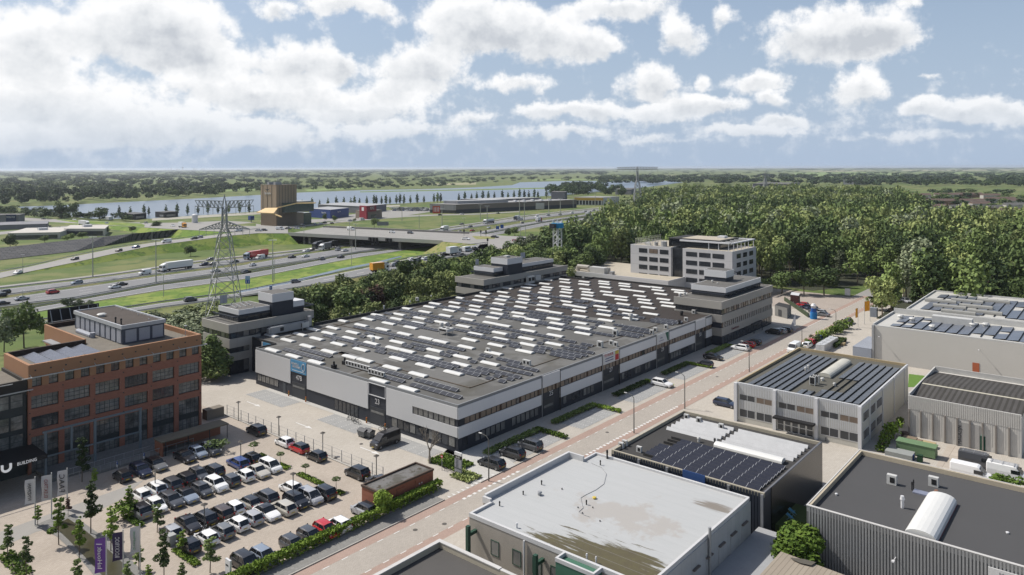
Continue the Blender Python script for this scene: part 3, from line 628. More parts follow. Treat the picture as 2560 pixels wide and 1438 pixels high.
# ---- solar rows
SR={1:"520,725,1330,945 840,715,1500,885 1190,470,2560,815 1330,440,2560,745",
2:"560,490,1840,800 700,465,1960,770 0,360,500,480 230,785,1000,990 380,930,860,1070 1060,1010,1950,1240 890,1080,2010,1390 2050,1280,2180,1310 950,290,1180,335 820,330,1030,380 1190,340,1420,385 1060,390,1290,440 1690,450,1950,500 1560,495,1800,560 2350,520,2560,580 2310,590,2450,620 2170,645,2310,680 2200,760,2560,850 2050,790,2520,910 1900,820,2370,950",
3:"290,910,1800,1230 500,690,2020,1010 620,675,1740,905 1100,565,2560,830 910,640,1110,680 1420,680,1640,715 1310,725,1500,755 1830,760,2030,800 1710,800,1940,840 2230,830,2400,870 2150,880,2280,905 1700,445,2560,620 2240,365,2560,420 500,1040,760,1085 380,1100,590,1130 960,1130,1150,1160 1830,1230,2560,1400",
4:"0,540,1150,710 1180,710,2560,930 280,620,400,650 640,690,840,720 1150,740,1320,770 1060,790,1180,820 1380,390,2560,560 1650,470,1850,500 1650,520,1780,545 2080,560,2230,590 0,710,1330,940 100,690,1200,880 1340,930,2560,1180 1400,900,2560,1130 820,480,2560,740 0,920,850,1070 860,1080,2100,1310 480,1080,720,1130 370,1130,600,1170 720,1120,960,1165 590,1170,840,1215 1240,1220,1460,1270 1110,1260,1340,1310 1850,1340,2000,1380 1720,1390,1880,1430 1600,820,1960,900 1510,860,1900,940 0,1110,430,1200 300,1220,1400,1440 2160,1330,2530,1400 2290,940,2500,980 2180,980,2390,1020",
5:"0,510,550,590 580,590,1560,730 0,870,890,1010 960,1030,1850,1170 270,570,460,605 200,630,410,655 520,620,660,650 980,690,1160,730 430,650,620,690 950,730,1110,755 670,1040,800,1065 560,1085,700,1110 1190,1120,1800,1220 1090,1170,1660,1265 0,1070,1010,1290 1000,1200,1560,1300 1780,910,2440,1000 1790,940,2350,1025 1780,970,2250,1045 560,760,1700,910",
6:"450,590,960,700 680,710,1310,850 540,770,1170,930 0,770,980,980 0,840,320,910 390,930,560,965 240,970,400,1010 660,990,820,1025 490,1030,660,1070 100,510,380,570 80,590,230,625 1380,220,1500,245 1250,270,1400,300 720,330,950,385 1700,215,2040,290 2130,300,2410,350 1910,325,2290,400 1800,375,2420,500 1650,420,2290,550 1570,450,2170,580 1510,500,2040,610 1300,360,1590,415 1190,385,1460,440 1100,420,1430,490"}
rows=[]
for k,s in SR.items():
    for t in s.split():
        a=list(map(float,t.split(','))); p=G(CR[k][0]+a[0]/8,CR[k][1]+a[1]/8,HH+.1); q=G(CR[k][0]+a[2]/8,CR[k][1]+a[3]/8,HH+.1)
        rows.append([(p[0]+q[0])/2,min(p[1],q[1]),max(p[1],q[1])])
mer=[]
for r in sorted(rows,key=lambda r:-(r[2]-r[1])):
    for q in mer:
        if abs(q[0]-r[0])<.95 and r[1]<q[2]+.4 and r[2]>q[1]-.4: q[1]=min(q[1],r[1]); q[2]=max(q[2],r[2]); break
    else: mer.append(r)
nrow=0
for (x,ya,yb) in sorted(mer):
    ya=max(ya,91.5); yb=min(yb,164.8)
    n=int((yb-ya)/1.68)
    if n<1 or x>229 or x<93.6: continue
    b=MB(); k=0
    for i in range(n):
        y=ya+i*1.68; 
        if any(abs(sx-x)<1.35 and abs(sy-(y+.84))<3.1 for sx,sy in SKY_): continue
        za,zb=HH-.1,HH+.2; b.add([(x-.5,y+.05,za),(x-.5,y+1.6,za),(x+.5,y+1.6,zb),(x+.5,y+.05,zb)],[(0,3,2,1)],0); k+=1
        b.box(x-.5,x+.5,y-.03,y+.03,HH-.12,HH-.06,1); b.add([(x-.5,y-.03,za+.03),(x-.5,y+.05,za+.03),(x+.5,y+.05,zb+.03),(x+.5,y-.03,zb+.03)],[(0,3,2,1)],1)
        b.add([(x+.5,y,zb+.03),(x+.62,y,zb+.03),(x+.62,y+1.68,zb+.03),(x+.5,y+1.68,zb+.03)],[(0,1,2,3)],1)
        b.add([(x+.62,y,HH-.25),(x+.62,y+1.68,HH-.25),(x+.62,y+1.68,zb+.03),(x+.62,y,zb+.03)],[(0,1,2,3)],2)
    if k: b.build('solar_panel_row',[PVM,ALU,ROOFC],hall); nrow+=1
# ---- roof plant
ROOFK=M('plant_white',(.62,.62,.60),rough=.5)
def chiller(x,y,w,l,h,z=HH-.25,par=hall,legs=.5,name='cooling_unit'):
    b=MB(); b.box(x-w/2,x+w/2,y-l/2,y+l/2,z+legs,z+h,0)
    for sx in (-1,1):
        for sy in (-1,1): b.box(x+sx*w*.42-.05,x+sx*w*.42+.05,y+sy*l*.42-.05,y+sy*l*.42+.05,z,z+legs,0)
    b.box(x-w/2-.01,x+w/2+.01,y-l*.38,y+l*.38,z+legs+.12,z+h-.15,1)
    q=b.build(name,[ROOFK,BLACK],par)
    f=MB()
    for s in (-1,1): f.cyl(x,y+s*l*.22,z+h,z+h+.12,min(w,l*.4)*.36,0,10)
    f.build('fan',[BLACK],q); return q
p=G(640+940/8,780+330/8,HH); chiller(p[0],p[1],2.0,2.6,2.0,legs=.7)
p=G(840+2200/8,700+1020/8,HH+.6); chiller(p[0],p[1],2.4,3.2,1.6,legs=.9)
def acu(px,py,z,par,s=1.0,name='air_conditioner'):
    x,y,_=G(px,py,z); b=MB(); b.box(x-.25*s,x+.25*s,y-.45*s,y+.45*s,z,z+.95*s,0); b.box(x-.27*s,x-.25*s,y-.3*s,y+.15*s,z+.2*s,z+.75*s,1); return b.build(name,[ROOFK,BLACK],par)
for u,v in ((1312,911),(1321,913),(1538,839),(1500,868),(1528,862),(1539,866),(1629,835),(1638,829),(1665,822),(1715,803),(1734,784),(1043,752),(1220,882)): acu(u,v,HH-.25,hall,1.5 if u in (1538,1500) else 1.1)
def vent(px,py,z,par,r=.35,h=.9,m=None,name='roof_vent'):
    x,y,_=G(px,py,z); b=MB(); b.cyl(x,y,z,z+h*.7,r*.7,0,8); b.cyl(x,y,z+h*.7,z+h,r,0,10,r*.7); return b.build(name,[m or ROOFK],par)
for u,v,r_,h_ in ((932,857,.6,1.4),(1104,820,.6,1.4),(1577,801,.7,1.9),(1698,809,.5,1),(1704,789,.6,1.3),(960,772,.3,1),(1025,757,.3,.6),(1078,742,.25,.5),(940,779,.2,.4),(874,787,.2,.4),(900,784,.2,.4),(1556,815,.2,.5)): vent(u,v,HH-.25,hall,r_,h_,BLACK if u in (1698,1704) else None)
b=MB()
for u,v in ((835,921),(862,911)):
    x,y,_=G(u,v,HH-.25); b.box(x-.45,x+.45,y-.45,y+.45,HH-.25,HH+.5,0); b.cyl(x,y,HH+.5,HH+1.2,.2,0)
b.build('roof_vent',[BLACK],hall)
for (xa,ya_,yb_) in ((96.4,119.6,127.2),(95.4,113.8,118.6)):    # banks of condensers beside door 47B
    b=MB(); y=ya_
    while y<yb_: b.box(xa,xa+.45,y,y+.85,HH+.1,HH+.85,0); b.box(xa-.02,xa,y+.12,y+.6,HH+.2,HH+.75,1); y+=1.0
    b.box(xa-.2,xa+.6,ya_,yb_,HH-.02,HH+.08,2); b.box(xa+.1,xa+.3,ya_,ya_+.3,HH-.25,HH-.02,2); b.box(xa+.1,xa+.3,yb_-.3,yb_,HH-.25,HH-.02,2)
    b.build('condenser_bank',[ROOFK,BLACK,STEEL],hall)
# ventilation duct bend next to the corner office
b=MB(); x0,y0_,_=G(692,825,HH); x1,y1_,_=G(757,812,HH)
b.box(101.5,112.5,163.9,165.3,HH+.2,HH+1.9,0); b.box(100.9,101.5,164.1,165.1,HH+.4,HH+1.7,0); b.box(112.5,113.3,163.9,165.3,HH+.5,HH+3.0,0); b.box(104,105,163.85,163.9,HH+.6,HH+1.5,1)
b.build('ventilation_duct',[STEEL,BLACK],hall)
# ---------------------------------------------------------------- the three stepped office blocks on the hall
NAVYC=M('navy_cladding',(.028,.035,.052),rough=.5,amt=.06); BAND=tiles('concrete_band',(.42,.405,.37),(.44,.42,.385),7.2,40,.03,(.30,.29,.27),rot='xz',wear=.07,amt=.05,off=0)
BANDX=M('concrete_band_side',(.42,.41,.385),rough=.85,amt=.1,scale=.25)
TERR=M('terrace_roofing',(.15,.145,.135),rough=.9,amt=.15,scale=.3)
def pent(o,x0,x1,y0,y1,z0,z1,zw,ledge=True,cx=0,label=None):
    """glazed set-back storey: dark glass below, white fascia above"""
    boxp('penthouse_wall',NAVYC,o,x0+.15,x1-.15,y0+.15,y1-.15,z0,zw)
    q=boxp('fascia',WHT,o,x0,x1,y0,y1,zw,z1)
    b=MB(); b.box(x0+.25,x1-.25,y0+.25,y1-.25,z1-.1,z1+.02); b.build('penthouse_roof',[TERR],o)
    if ledge:
        b=MB(); b.box(x0-1.6,x1+.4,y0-.35,y0-.05,zw-.45,zw-.12); b.box(x0-1.6,x0-1.3,y0-.05,y1,zw-.45,zw-.12); b.build('ledge',[NAVYC],o)
    return q
def pentwin(o,x0,x1,y0,y1,z0,z1):
    n=max(1,int((x1-x0)/2)); 
    for i in range(n): win(o,'-y',y0+.1,x0+.4+i*(x1-x0-.8)/n,x0+.4+(i+1)*(x1-x0-.8)/n-.1,z0,z1,1,1,ANTH2,GLASS)
    n=max(1,int((y1-y0)/2)); 
    for i in range(n): win(o,'-x',x0+.1,y0+.4+i*(y1-y0-.8)/n,y0+.4+(i+1)*(y1-y0-.8)/n-.1,z0,z1,1,1,ANTH2,GLASS)
# left block beside the yard
OLo=thing('office_block',(91.7,166.1,0),'stepped grey office block with white penthouse at the yard end of the long hall','office building')
boxp('facade_band',BAND,OLo,91.4,115.5,166.1,179.3,10.3,12.0); boxp('facade_band',BAND,OLo,91.6,99.5,166.15,179.1,6.6,8.8); boxp('facade_band',BAND,OLo,91.6,99.5,166.15,179.1,3.4,5.3)
boxp('core_wall',NAVYC,OLo,91.9,115.2,166.5,178.9,0,10.4)
boxp('wall',BANDX,OLo,96.9,99.9,166.2,166.5,0,8.8)
boxp('terrace',TERR,OLo,91.8,115.1,166.5,178.9,11.95,12.03)
b=MB()
for (a,c,d,e) in ((91.4,115.5,166.1,166.45),(91.4,91.75,166.45,179.3),(115.15,115.5,166.45,179.3),(91.75,115.15,178.95,179.3)): b.box(a,c,d,e,12.0,12.35)
b.build('parapet',[BAND],OLo)
for (z0,z1) in ((8.85,10.25),(5.35,6.55),(.6,3.3)):
    for i in range(6): win(OLo,'-x',91.88,166.8+i*2,168.65+i*2,z0,z1,1,1,ANTH2,[GLASS,GLASSW,GLASS][i%3])
    for i in range(3 if z0<8 else 11): win(OLo,'-y',166.48,92.1+i*1.65,93.65+i*1.65,z0,z1,1,1,ANTH2,[GLASS,GLASS,GLASSW][i%3])
pent(OLo,95.4,104,168.6,178.5,11.7,15,13.8); pentwin(OLo,95.4,104,168.6,178.5,12,13.3)
boxp('lift_tower',NAVYC,OLo,104.1,110.2,167.6,174,11.7,15.8); boxp('fascia',WHT,OLo,104.0,110.3,167.5,174.1,15.8,17.9); boxp('tower_roof',TERR,OLo,104.2,110.1,167.7,173.9,17.85,17.93)
boxp('penthouse_wall',NAVYC,OLo,110.2,113.6,167.9,172,11.7,13.7); boxp('fascia',WHT,OLo,110.3,113.7,167.8,172.1,13.7,15.2); 
b=MB(); b.box(110,116.6,167.5,167.7,13.3,13.6); b.box(116.4,116.6,167.7,172,13.3,13.6); b.build('ledge',[NAVYC],OLo)
def rack(o,x,y,z,w=2.2,h=2.2):
    b=MB()
    for i in range(3): b.bar((x+i*w/2,y,z),(x+i*w/2,y,z+h),.08,0)
    b.box(x,x+w,y-.04,y,z+.5,z+h,1); return b.build('screen_panel',[STEEL,M('pale_screen',(.5,.52,.56))],o)
rack(OLo,95.6,178,15.0,1.9,2.6)
for i in range(6): vent(565+i*14,757+(i%3)*6,15.0,OLo,.18,.4)
b=MB()
for i in range(4): b.bar((96.3+i*1.4,171.5,15.1),(97.6+i*1.4,176.5,15.1),.18,0)
b.build('roof_pipe',[STEEL],OLo)
# middle block at the back
OMo=thing('office_block',(184,166.7,0),'stepped grey office block with long white penthouse behind the middle of the hall roof','office building')
boxp('facade_band',BAND,OMo,183.0,231.2,166.5,180,10.3,12.0); boxp('core_wall',NAVYC,OMo,183.6,230.8,166.9,179.6,0,10.4); boxp('facade_band',BAND,OMo,183.2,231,166.55,179.9,6.6,8.75)
boxp('terrace',TERR,OMo,183.4,230.8,166.9,179.6,11.9,12.03)
b=MB()
for (a,c,d,e) in ((183.0,231.2,166.5,166.85),(183,183.35,166.85,180)): b.box(a,c,d,e,12.0,12.3)
b.build('parapet',[BAND],OMo)
for i in range(24): win(OMo,'-y',166.88,184+i*1.92,185.7+i*1.92,8.8,10.2,1,1,ANTH2,[GLASS,GLASSW,GLASS][i%3])
for i in range(6): win(OMo,'-x',183.58,167.4+i*2,169.2+i*2,8.8,10.2,1,1,ANTH2,[GLASS,GLASS,GLASSW][i%3])
pent(OMo,191.5,197.2,169.6,179,12,15,13.6); pentwin(OMo,191.5,197,169.6,179,12.2,13.3)
boxp('lift_tower',NAVYC,OMo,196.4,204.6,167.4,175,12,15.9); boxp('fascia',WHT,OMo,196.3,204.7,167.3,175.1,15.9,18); boxp('tower_roof',TERR,OMo,196.5,204.5,167.5,174.9,17.95,18.03)
pent(OMo,204.8,226,169.4,178,12,15,13.8,ledge=False); pentwin(OMo,204.8,226,169.4,178,12.3,13.5)
rack(OMo,191.8,178.4,15.0,1.6,2.4); rack(OMo,216,177.5,15,2.6,2.6); boxp('roof_box',ROOFK,OMo,199,201,170,171.5,18.03,18.6)
b=MB(); b.box(205.5,209,165.2,166.4,8.3,10.9,0); b.box(205.6,206.8,165.1,165.2,9.2,10.4,1); b.box(207.4,208.8,165.1,165.2,9.2,10.4,1); b.box(210,213,165.4,166.4,8.9,10.6,0); b.build('cooling_unit',[ROOFK,BLACK],OMo)
# right block on the street
ORo=thing('office_block',(194.4,87.1,0),'stepped beige office block with white top floor at the far street end of the hall','office building')
xr0,xr1,yr0,yr1=194.4,232.5,87.2,101.9
boxp('facade_band',BAND,ORo,xr0-.1,xr1,yr0,yr1,10.2,12.0); boxp('facade_band',BAND,ORo,xr0,xr1,yr0+.05,yr1,6.5,8.6); boxp('facade_band',BAND,ORo,xr0,xr1,yr0+.05,yr1,2.7,4.9)
boxp('core_wall',NAVYC,ORo,xr0+.35,xr1-.3,yr0+.35,yr1-.3,0,10.3); boxp('terrace',TERR,ORo,xr0+.3,xr1-.3,yr0+.35,yr1-.3,11.9,12.03)
b=MB()
for (a,c,d,e) in ((xr0-.1,xr1,yr0,yr0+.3),(xr0-.1,xr0+.2,yr0+.3,yr1),(xr1-.3,xr1,yr0+.3,yr1)): b.box(a,c,d,e,12.0,12.35)
b.build('parapet',[BAND],ORo)
for i in range(22): win(ORo,'-y',yr0+.33,xr0+.5+i*1.7,xr0+2.05+i*1.7,8.65,10.15,1,1,M('brown_window_frame',(.09,.06,.04)),[GLASS,GLASSB,GLASS,GLASSW][i%4])
for i in range(26): win(ORo,'-y',yr0+.3,xr0+.6+i*1.43,xr0+1.35+i*1.43,5.0,6.4,1,1,MATS['brown_window_frame'],[GLASSB,GLASS][i%2])
b=MB()
for i in range(26): b.box(xr0+1.4+i*1.43,xr0+2.0+i*1.43,yr0+.1,yr0+.34,4.9,6.5)
b.build('pier_strip',[BANDX],ORo)
for i in range(18): win(ORo,'-y',yr0+.33,xr0+.6+i*2.08,xr0+2.5+i*2.08,.3,2.6,1,1,ANTH2,GLASS)
for i in range(7): win(ORo,'-x',xr0+.33,yr0+.5+i*2,yr0+2.3+i*2,8.65,10.1,1,1,ANTH2,GLASS)
pent(ORo,202.5,228.9,89.6,100.5,12,15,13.5,cx=1); pentwin(ORo,202.5,228.9,89.6,100.5,12.2,13.3)
boxp('lift_tower',NAVYC,ORo,213,218.6,94.2,101.2,15,16.2); boxp('fascia',WHT,ORo,212.9,218.8,94.1,101.3,16.2,18.3); boxp('tower_roof',TERR,ORo,213.1,218.6,94.3,101.1,18.25,18.33)
b=MB(); b.box(218.8,222.5,94.2,94.35,16.9,17.1); b.box(222.3,222.5,94.35,99,16.9,17.1); b.build('ledge',[NAVYC],ORo)
text('Powerhouse',.75,M('maroon_letters',(.16,.02,.04)),ORo,(203.5,yr0-.02,3.7),(1,0,0),(0,0,1))
b=MB(); b.box(215,222,86.2,87.2,2.6,2.9); b.bar((215.3,86.4,0),(215.3,86.4,2.6),.15); b.bar((221.7,86.4,0),(221.7,86.4,2.6),.15); b.build('entrance_canopy',[ANTH2],ORo)
vent(1781,706,15.05,ORo,.35,.7); vent(1794,710,15.05,ORo,.25,.5); vent(1700,741,12.05,ORo,.5,.9); vent(1712,738,12.05,ORo,.5,.9)
# ---------------------------------------------------------------- white office tower with roof pergola behind the hall
WPAN=tiles('white_facade_panels',(.60,.60,.61),(.63,.63,.64),4.0,1.75,.03,(.34,.34,.34),rot='xz',wear=.03,amt=.02,spec=.4,off=0)
WPANX=tiles('white_facade_panels_side',(.60,.60,.61),(.63,.63,.64),4.3,1.75,.03,(.34,.34,.34),rot='yz',wear=.03,amt=.02,spec=.4,off=0)
WT=thing('office_tower',(264,114.3,0),'white five-storey office tower with roof pergola behind the dark brown hall roof','office building')
HT=16.6
boxp('tower_block',WPANX,WT,264,290,139.7,158.1,0,HT); boxp('tower_block',WPANX,WT,264,287,114.3,134.6,0,HT)
boxp('glass_link',GLASS,WT,265.5,285,134.6,139.7,0,HT-.2)
for k in range(5):
    z0=HT-3.1-3.5*k+.15; z1=z0+1.85
    if z0<0: break
    for i in range(3):
        win(WT,'-x',263.98,154.6-(i+1)*4.75+.45,154.6-i*4.75-.45,z0,z1,2 if (i+k)%3 else 3,1 if i+k!=1 else 2,ANTH2,GLASSB if (k==0 and i==1) else GLASS,out=.05)
        win(WT,'-x',263.98,133.6-(i+1)*5.5+.4,133.6-i*5.5-.45,z0,z1,2,1,ANTH2,GLASS,out=.05)
        win(WT,'-y',114.28,268+i*6,271.8+i*6,z0,z1,1,1,ANTH2,GLASS,out=.05)
for (a,c,d,e) in ((264.3,289.7,140,157.8),(264.3,286.7,114.6,134.3)):
    boxp('tower_roof',M('pale_roof_gravel',(.50,.45,.36),amt=.15),WT,a,c,d,e,HT-.05,HT+.04)
b=MB()
for x0,x1,y0,y1 in ((264,290,139.7,139.9),(264,290,157.9,158.1),(264,264.2,139.9,157.9),(264,287,114.3,114.5),(264,264.2,114.5,134.6),(286.8,287,114.5,134.6)): b.box(x0,x1,y0,y1,HT+.04,HT+.2)
b.build('coping',[WHT],WT)
boxp('upper_storey',M('black_glass',(.02,.024,.03),rough=.08,spec=.8,amt=.3),WT,268.5,285,121,143,HT+.04,HT+3.3); boxp('upper_roof',ROOFC,WT,268.2,285.3,120.7,143.3,HT+3.3,HT+3.6)
boxp('upper_deck',MATS['pale_roof_gravel'],WT,270,284,122,138,HT+3.6,HT+3.68); boxp('roof_box',WHT,WT,279,282,124,127,HT+3.68,HT+4.5)
b=MB(); z=HT+3.0
b.box(264.2,265.2,115,136,z,z+.6); b.box(264.2,287,114.6,115.4,z,z+.45); b.box(286,287,115.4,134,z,z+.45)
for y in (116,120,124): b.bar((264.7,y,HT),(264.7,y,z),.22)
for x in (267,270.5,274,277.5,281,286): b.bar((x,115,HT),(x,115,z),.22)
for x in (268,272,276,280,284): b.box(x,x+.2,115.4,120.5,z+.1,z+.35)
b.build('pergola',[WHT],WT)
b=MB()
for i in range(15): b.bar((270+i*1.3,157.6,HT),(270+i*1.3,157.6,HT+2.6),.1); 
for i in range(12): b.bar((267,157.4-i*1.3,HT),(267,157.4-i*1.3,HT+2.6),.1)
for z in (HT+.9,HT+1.8,HT+2.6): b.bar((267,157.6,z),(289,157.6,z),.08); b.bar((267,157.6,z),(267,143,z),.08)
b.build('roof_railing',[M('cream_rail',(.55,.54,.48))],WT)
b=MB(); b.cyl(266.5,144,HT,HT+2.1,1.2,0,12); b.cyl(267.2,148,HT,HT+1.5,.8,0,10); b.build('roof_tank',[STEEL],WT)
for i in range(3): b=MB(); b.box(266+i*1.2,266.7+i*1.2,150+i,152+i,HT,HT+1.1); b.build('cooling_unit',[ROOFK],WT)
WT.location=(275.5,119.2,0); WT.scale=(1.045,1.045,1)
# low wing before the tower
LW=thing('low_wing',(261,139,0),'low white wing with tan gravel roof and duct bends left of the white office tower','office building')
boxp('wall',WPANX,LW,261,279,139.3,190,0,4.6); boxp('wing_roof',MATS['pale_roof_gravel'],LW,261.35,279,139.6,189.7,4.6,4.68); boxp('wing_roof',MATS['pale_roof_gravel'],LW,279.01,300,166.6,196,0,4.68)
b=MB(); b.box(261,261.35,139.3,190,4.6,5.2); b.box(261.35,279,189.65,190,4.6,5.2); b.box(261.35,275.4,139.3,139.6,4.6,5.2); b.build('parapet',[WPANX],LW)
for i in range(10): win(LW,'-x',260.98,140.5+i*5,144.2+i*5,1.6,3.3,1,1,ANTH2,GLASS,out=.05)
b=MB(); b.bar((266,186,4.7),(266,186,6.4),1.3,0,8); b.bar((266,186,6.6),(266,180,6.6),1.3,0,8); b.bar((266,180,6.6),(266,180,4.7),1.3,0,8); b.build('ventilation_duct',[M('beige_duct',(.5,.47,.42))],LW)
boxp('cooling_unit',ROOFK,LW,264,267,171,178.5,4.68,7.2); boxp('cooling_unit',STEEL,LW,268,270.5,172,176,4.68,6.6); boxp('roof_box',STEEL,LW,264,266,167,168.5,4.68,6.0)
# ---------------------------------------------------------------- red brick office (left)
BRK=tiles('red_brown_brick',(.34,.15,.105),(.39,.175,.12),.5,.12,.012,(.3,.14,.1),rot='xz',wear=.06,amt=.08)
ORG=M('orange_render',(.40,.215,.12),rough=.85,amt=.07,scale=.3); BRKX=M('brick_side',(.34,.15,.095),rough=.9,amt=.08,scale=.5)
GRVL=M('roof_gravel',(.21,.19,.16),rough=1,amt=.2,scale=.6,fine=.25,fs=5); DKF=M('dark_frame',(.035,.045,.05),rough=.5)
GLS2=M('office_glass',(.17,.172,.165),rough=.1,amt=.95,scale=.5,fine=.35,fs=1.3,spec=.6)  # mottled pale colour stands in for reflected paving and cars
RB=thing('brick_office',(41,138,0),'red brick office building with grey rooftop plant house beside the parking lot','office building')
yb=138.0
# wall bodies built as piers and bands round real openings: backing glass wall set back
boxp('inner_wall',DKF,RB,41.3,70.0,yb+.45,150.5,0,16.9); boxp('wall',BRKX,RB,54.3,70.3,151,172,0,16.9)
b=MB()
XB=[41.0+ i*4.88 for i in range(7)]
def wb(x0,x1,z0,z1,m=0): b.box(x0,x1,yb,yb+.5,z0,z1,m)
for i in range(6):
    xa,xb=XB[i],XB[i+1]
    for (z0,z1) in ((6.0,7.2),(9.3,10.6),(12.7,14.2)): wb(xa,xb,z0,z1)
    for (z0,z1) in ((0,6.0),(7.2,9.3),(10.6,12.7)):
        wb(xa,xa+.42,z0,z1); wb(xb-.42,xb,z0,z1)
    for k in range(2):
        xm=xa+k*2.44; wb(xm,xm+.55,14.2,15.9,1); wb(xm+2.44-.45,xm+2.44,14.2,15.9,1)
wb(41,70.28,15.9,17.9,1)
b.build('wall',[BRK,ORG],RB)
b=MB(); b.box(69.8,70.28,yb+.5,172,0,14.2,0); b.box(69.8,70.28,yb+.5,172,14.2,17.9,1); b.box(40.99,41.5,yb+.5,150.5,13,17.9,1); b.box(41.5,54,150.5,151,14,17.9,2); b.box(54,54.4,151,172,14,17.9,1); b.box(54.4,69.8,171.5,172,14,17.9,2)
b.build('parapet_wall',[BRKX,ORG,M('dark_parapet',(.05,.035,.03))],RB)
for i in range(6):
    xa=XB[i]+.42; xb=XB[i+1]-.42
    for (z0,z1) in ((7.2,9.3),(10.6,12.7)):
        win(RB,'-y',yb+.38,xa,xb,z0,z1,5,3,DKF,[GLS2,GLASSW,GLS2,GLASS][(i*3+int(z0))%4],out=.05,fw=.07)  # pane tone varies per window to suggest reflections
    win(RB,'-y',yb+.38,xa,xb,3.1,6.0,5,3,DKF,GLS2,out=.05); win(RB,'-y',yb+.38,xa,xb,.1,2.2,5,2,DKF,GLS2,out=.05)
    boxp('spandrel',DKF,RB,xa,xb,yb+.3,yb+.4,2.25,3.05)
    for k in range(2): 
        xm=XB[i]+k*2.44; win(RB,'-y',yb+.4,xm+.55,xm+1.99,14.2,15.9,2,2,DKF,GLS2,out=.06)
b=MB()
for i in range(13): 
    b.cyl(42+i*2.28,yb-.02,16.85,16.86,.01,0,4); b.bar((42+i*2.28,yb-.06,16.9),(42+i*2.28,yb+.02,16.9),.22,0)
for i in range(7):
    for z in (13.6,10.0,6.6): b.bar((XB[i]+.2 if i<6 else 70,yb-.05,z),(XB[i]+.2 if i<6 else 70,yb+.02,z),.18,0)
b.build('wall_anchor',[DKF],RB)
b=MB(); b.bar((39.8,yb-1.0,16.0),(70.9,yb-1.0,16.0),.16); b.bar((70.9,yb-1.0,16),(70.9,yb,16.0),.12)
for i in range(7): b.bar((41.2+i*4.9,yb-1.0,16),(41.2+i*4.9,yb+.1,16.3),.07)
b.build('eaves_rail',[M('pale_rail',(.5,.5,.49))],RB)
b=MB(); b.prism([(41.5,138.5),(69.8,138.5),(69.8,171.5),(54.4,171.5),(54.4,150.5),(41.5,150.5)],16.7,17.0); b.build('roof',[GRVL],RB)
for i in range(4):
    for j in range(2):
        bb=MB(); x0=43.3+i*2.6; y0=140.6+j*0.0
        if j: continue
        bb.add([(x0,y0,17.1),(x0,149.2,17.1),(x0+1.9,149.2,17.55),(x0+1.9,y0,17.55)],[(0,3,2,1)],0); bb.box(x0,x0+1.9,y0,149.2,17.0,17.06,1)
        for k in range(6): bb.box(x0,x0+1.9,y0+k*1.45,y0+k*1.45+.05,17.02,17.09,1)
        bb.build('solar_panel_row',[M('pv_pale',(.10,.105,.135),rough=.25,amt=.3,spec=.6),ALU],RB)
# plant house
PP=M('plant_house_panel',(.40,.42,.47),rough=.5,amt=.04); PF=M('plant_house_frame',(.075,.09,.125),rough=.5)
boxp('plant_house',PF,RB,58.4,66.3,144.9,168,17.0,19.9)
b=MB(); b.box(58.2,66.5,144.7,168.2,19.9,20.35,0)
b.build('fascia',[M('pale_fascia',(.50,.52,.55),rough=.5)],RB)
for (a,c,d,e) in ((58.2,66.5,144.7,145),(58.2,58.5,145,167.9),(66.2,66.5,145,167.9),(58.2,66.5,167.9,168.2)): boxp('parapet',MATS['pale_fascia'],RB,a,c,d,e,20.35,20.6)
boxp('plant_roof',M('dark_felt_roof',(.085,.07,.06),rough=.95,amt=.2,scale=.4),RB,58.6,66.1,145.1,167.8,20.3,20.42)
for i in range(3): boxp('cladding_panel',PP,RB,59.0+i*2.5,61.0+i*2.5,144.82,144.9,17.3,19.6)
for i in range(9): boxp('cladding_panel',PP,RB,58.32,58.4,145.3+i*2.5,147.1+i*2.5,17.2,19.7)
vent(254,791,20.42,RB,.9,.6); vent(289,808,20.42,RB,.2,1.2,BLACK); vent(303,812,20.42,RB,.2,1.2,BLACK)
for u,v in ((330,775),(345,788),(372,800),(305,775)): vent(u,v,20.42,RB,.12,.3)
b=MB(); b.bar((57.2,163,17.3),(57.2,156,17.3),.7,0,8); b.cyl(57.2,155.5,17,18.0,.5,0,8); b.build('ventilation_duct',[PP],RB)
boxp('roof_ledge',M('zinc_ledge',(.33,.34,.36)),RB,52.4,53.9,152,168,15.3,15.5)
boxp('lower_wall',BRKX,RB,46.5,53.9,158,166,0,13.3); b=MB(); b.box(46.1,54,157.6,158,13.3,13.6); b.box(46.1,46.5,158,166.4,13.3,13.6); b.build('lower_parapet',[DKF],RB)
for i in range(5): win(RB,'-x',53.98,152.5+i*3,154.8+i*3,13.0,15.1,2,1,DKF,GLASSB)
# big screen frame on the back of the roof
b=MB(); b.box(57.1,67.4,179.6,179.9,16.8,19.5,0)
b.box(57.1,67.4,172.05,179.5,16.3,16.75,0)
for i in range(6): b.bar((57.5+i*1.9,179.5,19.3),(57.5+i*1.9,178.2,16.8),.14,1)
b.bar((57.5,179.7,0),(57.5,179.7,16.8),.4,1); b.bar((67,179.7,0),(67,179.7,16.8),.4,1)
b.build('billboard_back',[BLACK,STEEL],RB)
b=MB(); b.bar((68.6,141.0,17),(68.6,141,19.4),.06,0); b.cyl(68.6,141,19.3,19.45,.3,0,8)
for a in (0,2.1,4.2): b.bar((68.6+math.cos(a),141+math.sin(a),17),(68.6,141,18.3),.04,0)
b.build('antenna',[STEEL],RB)
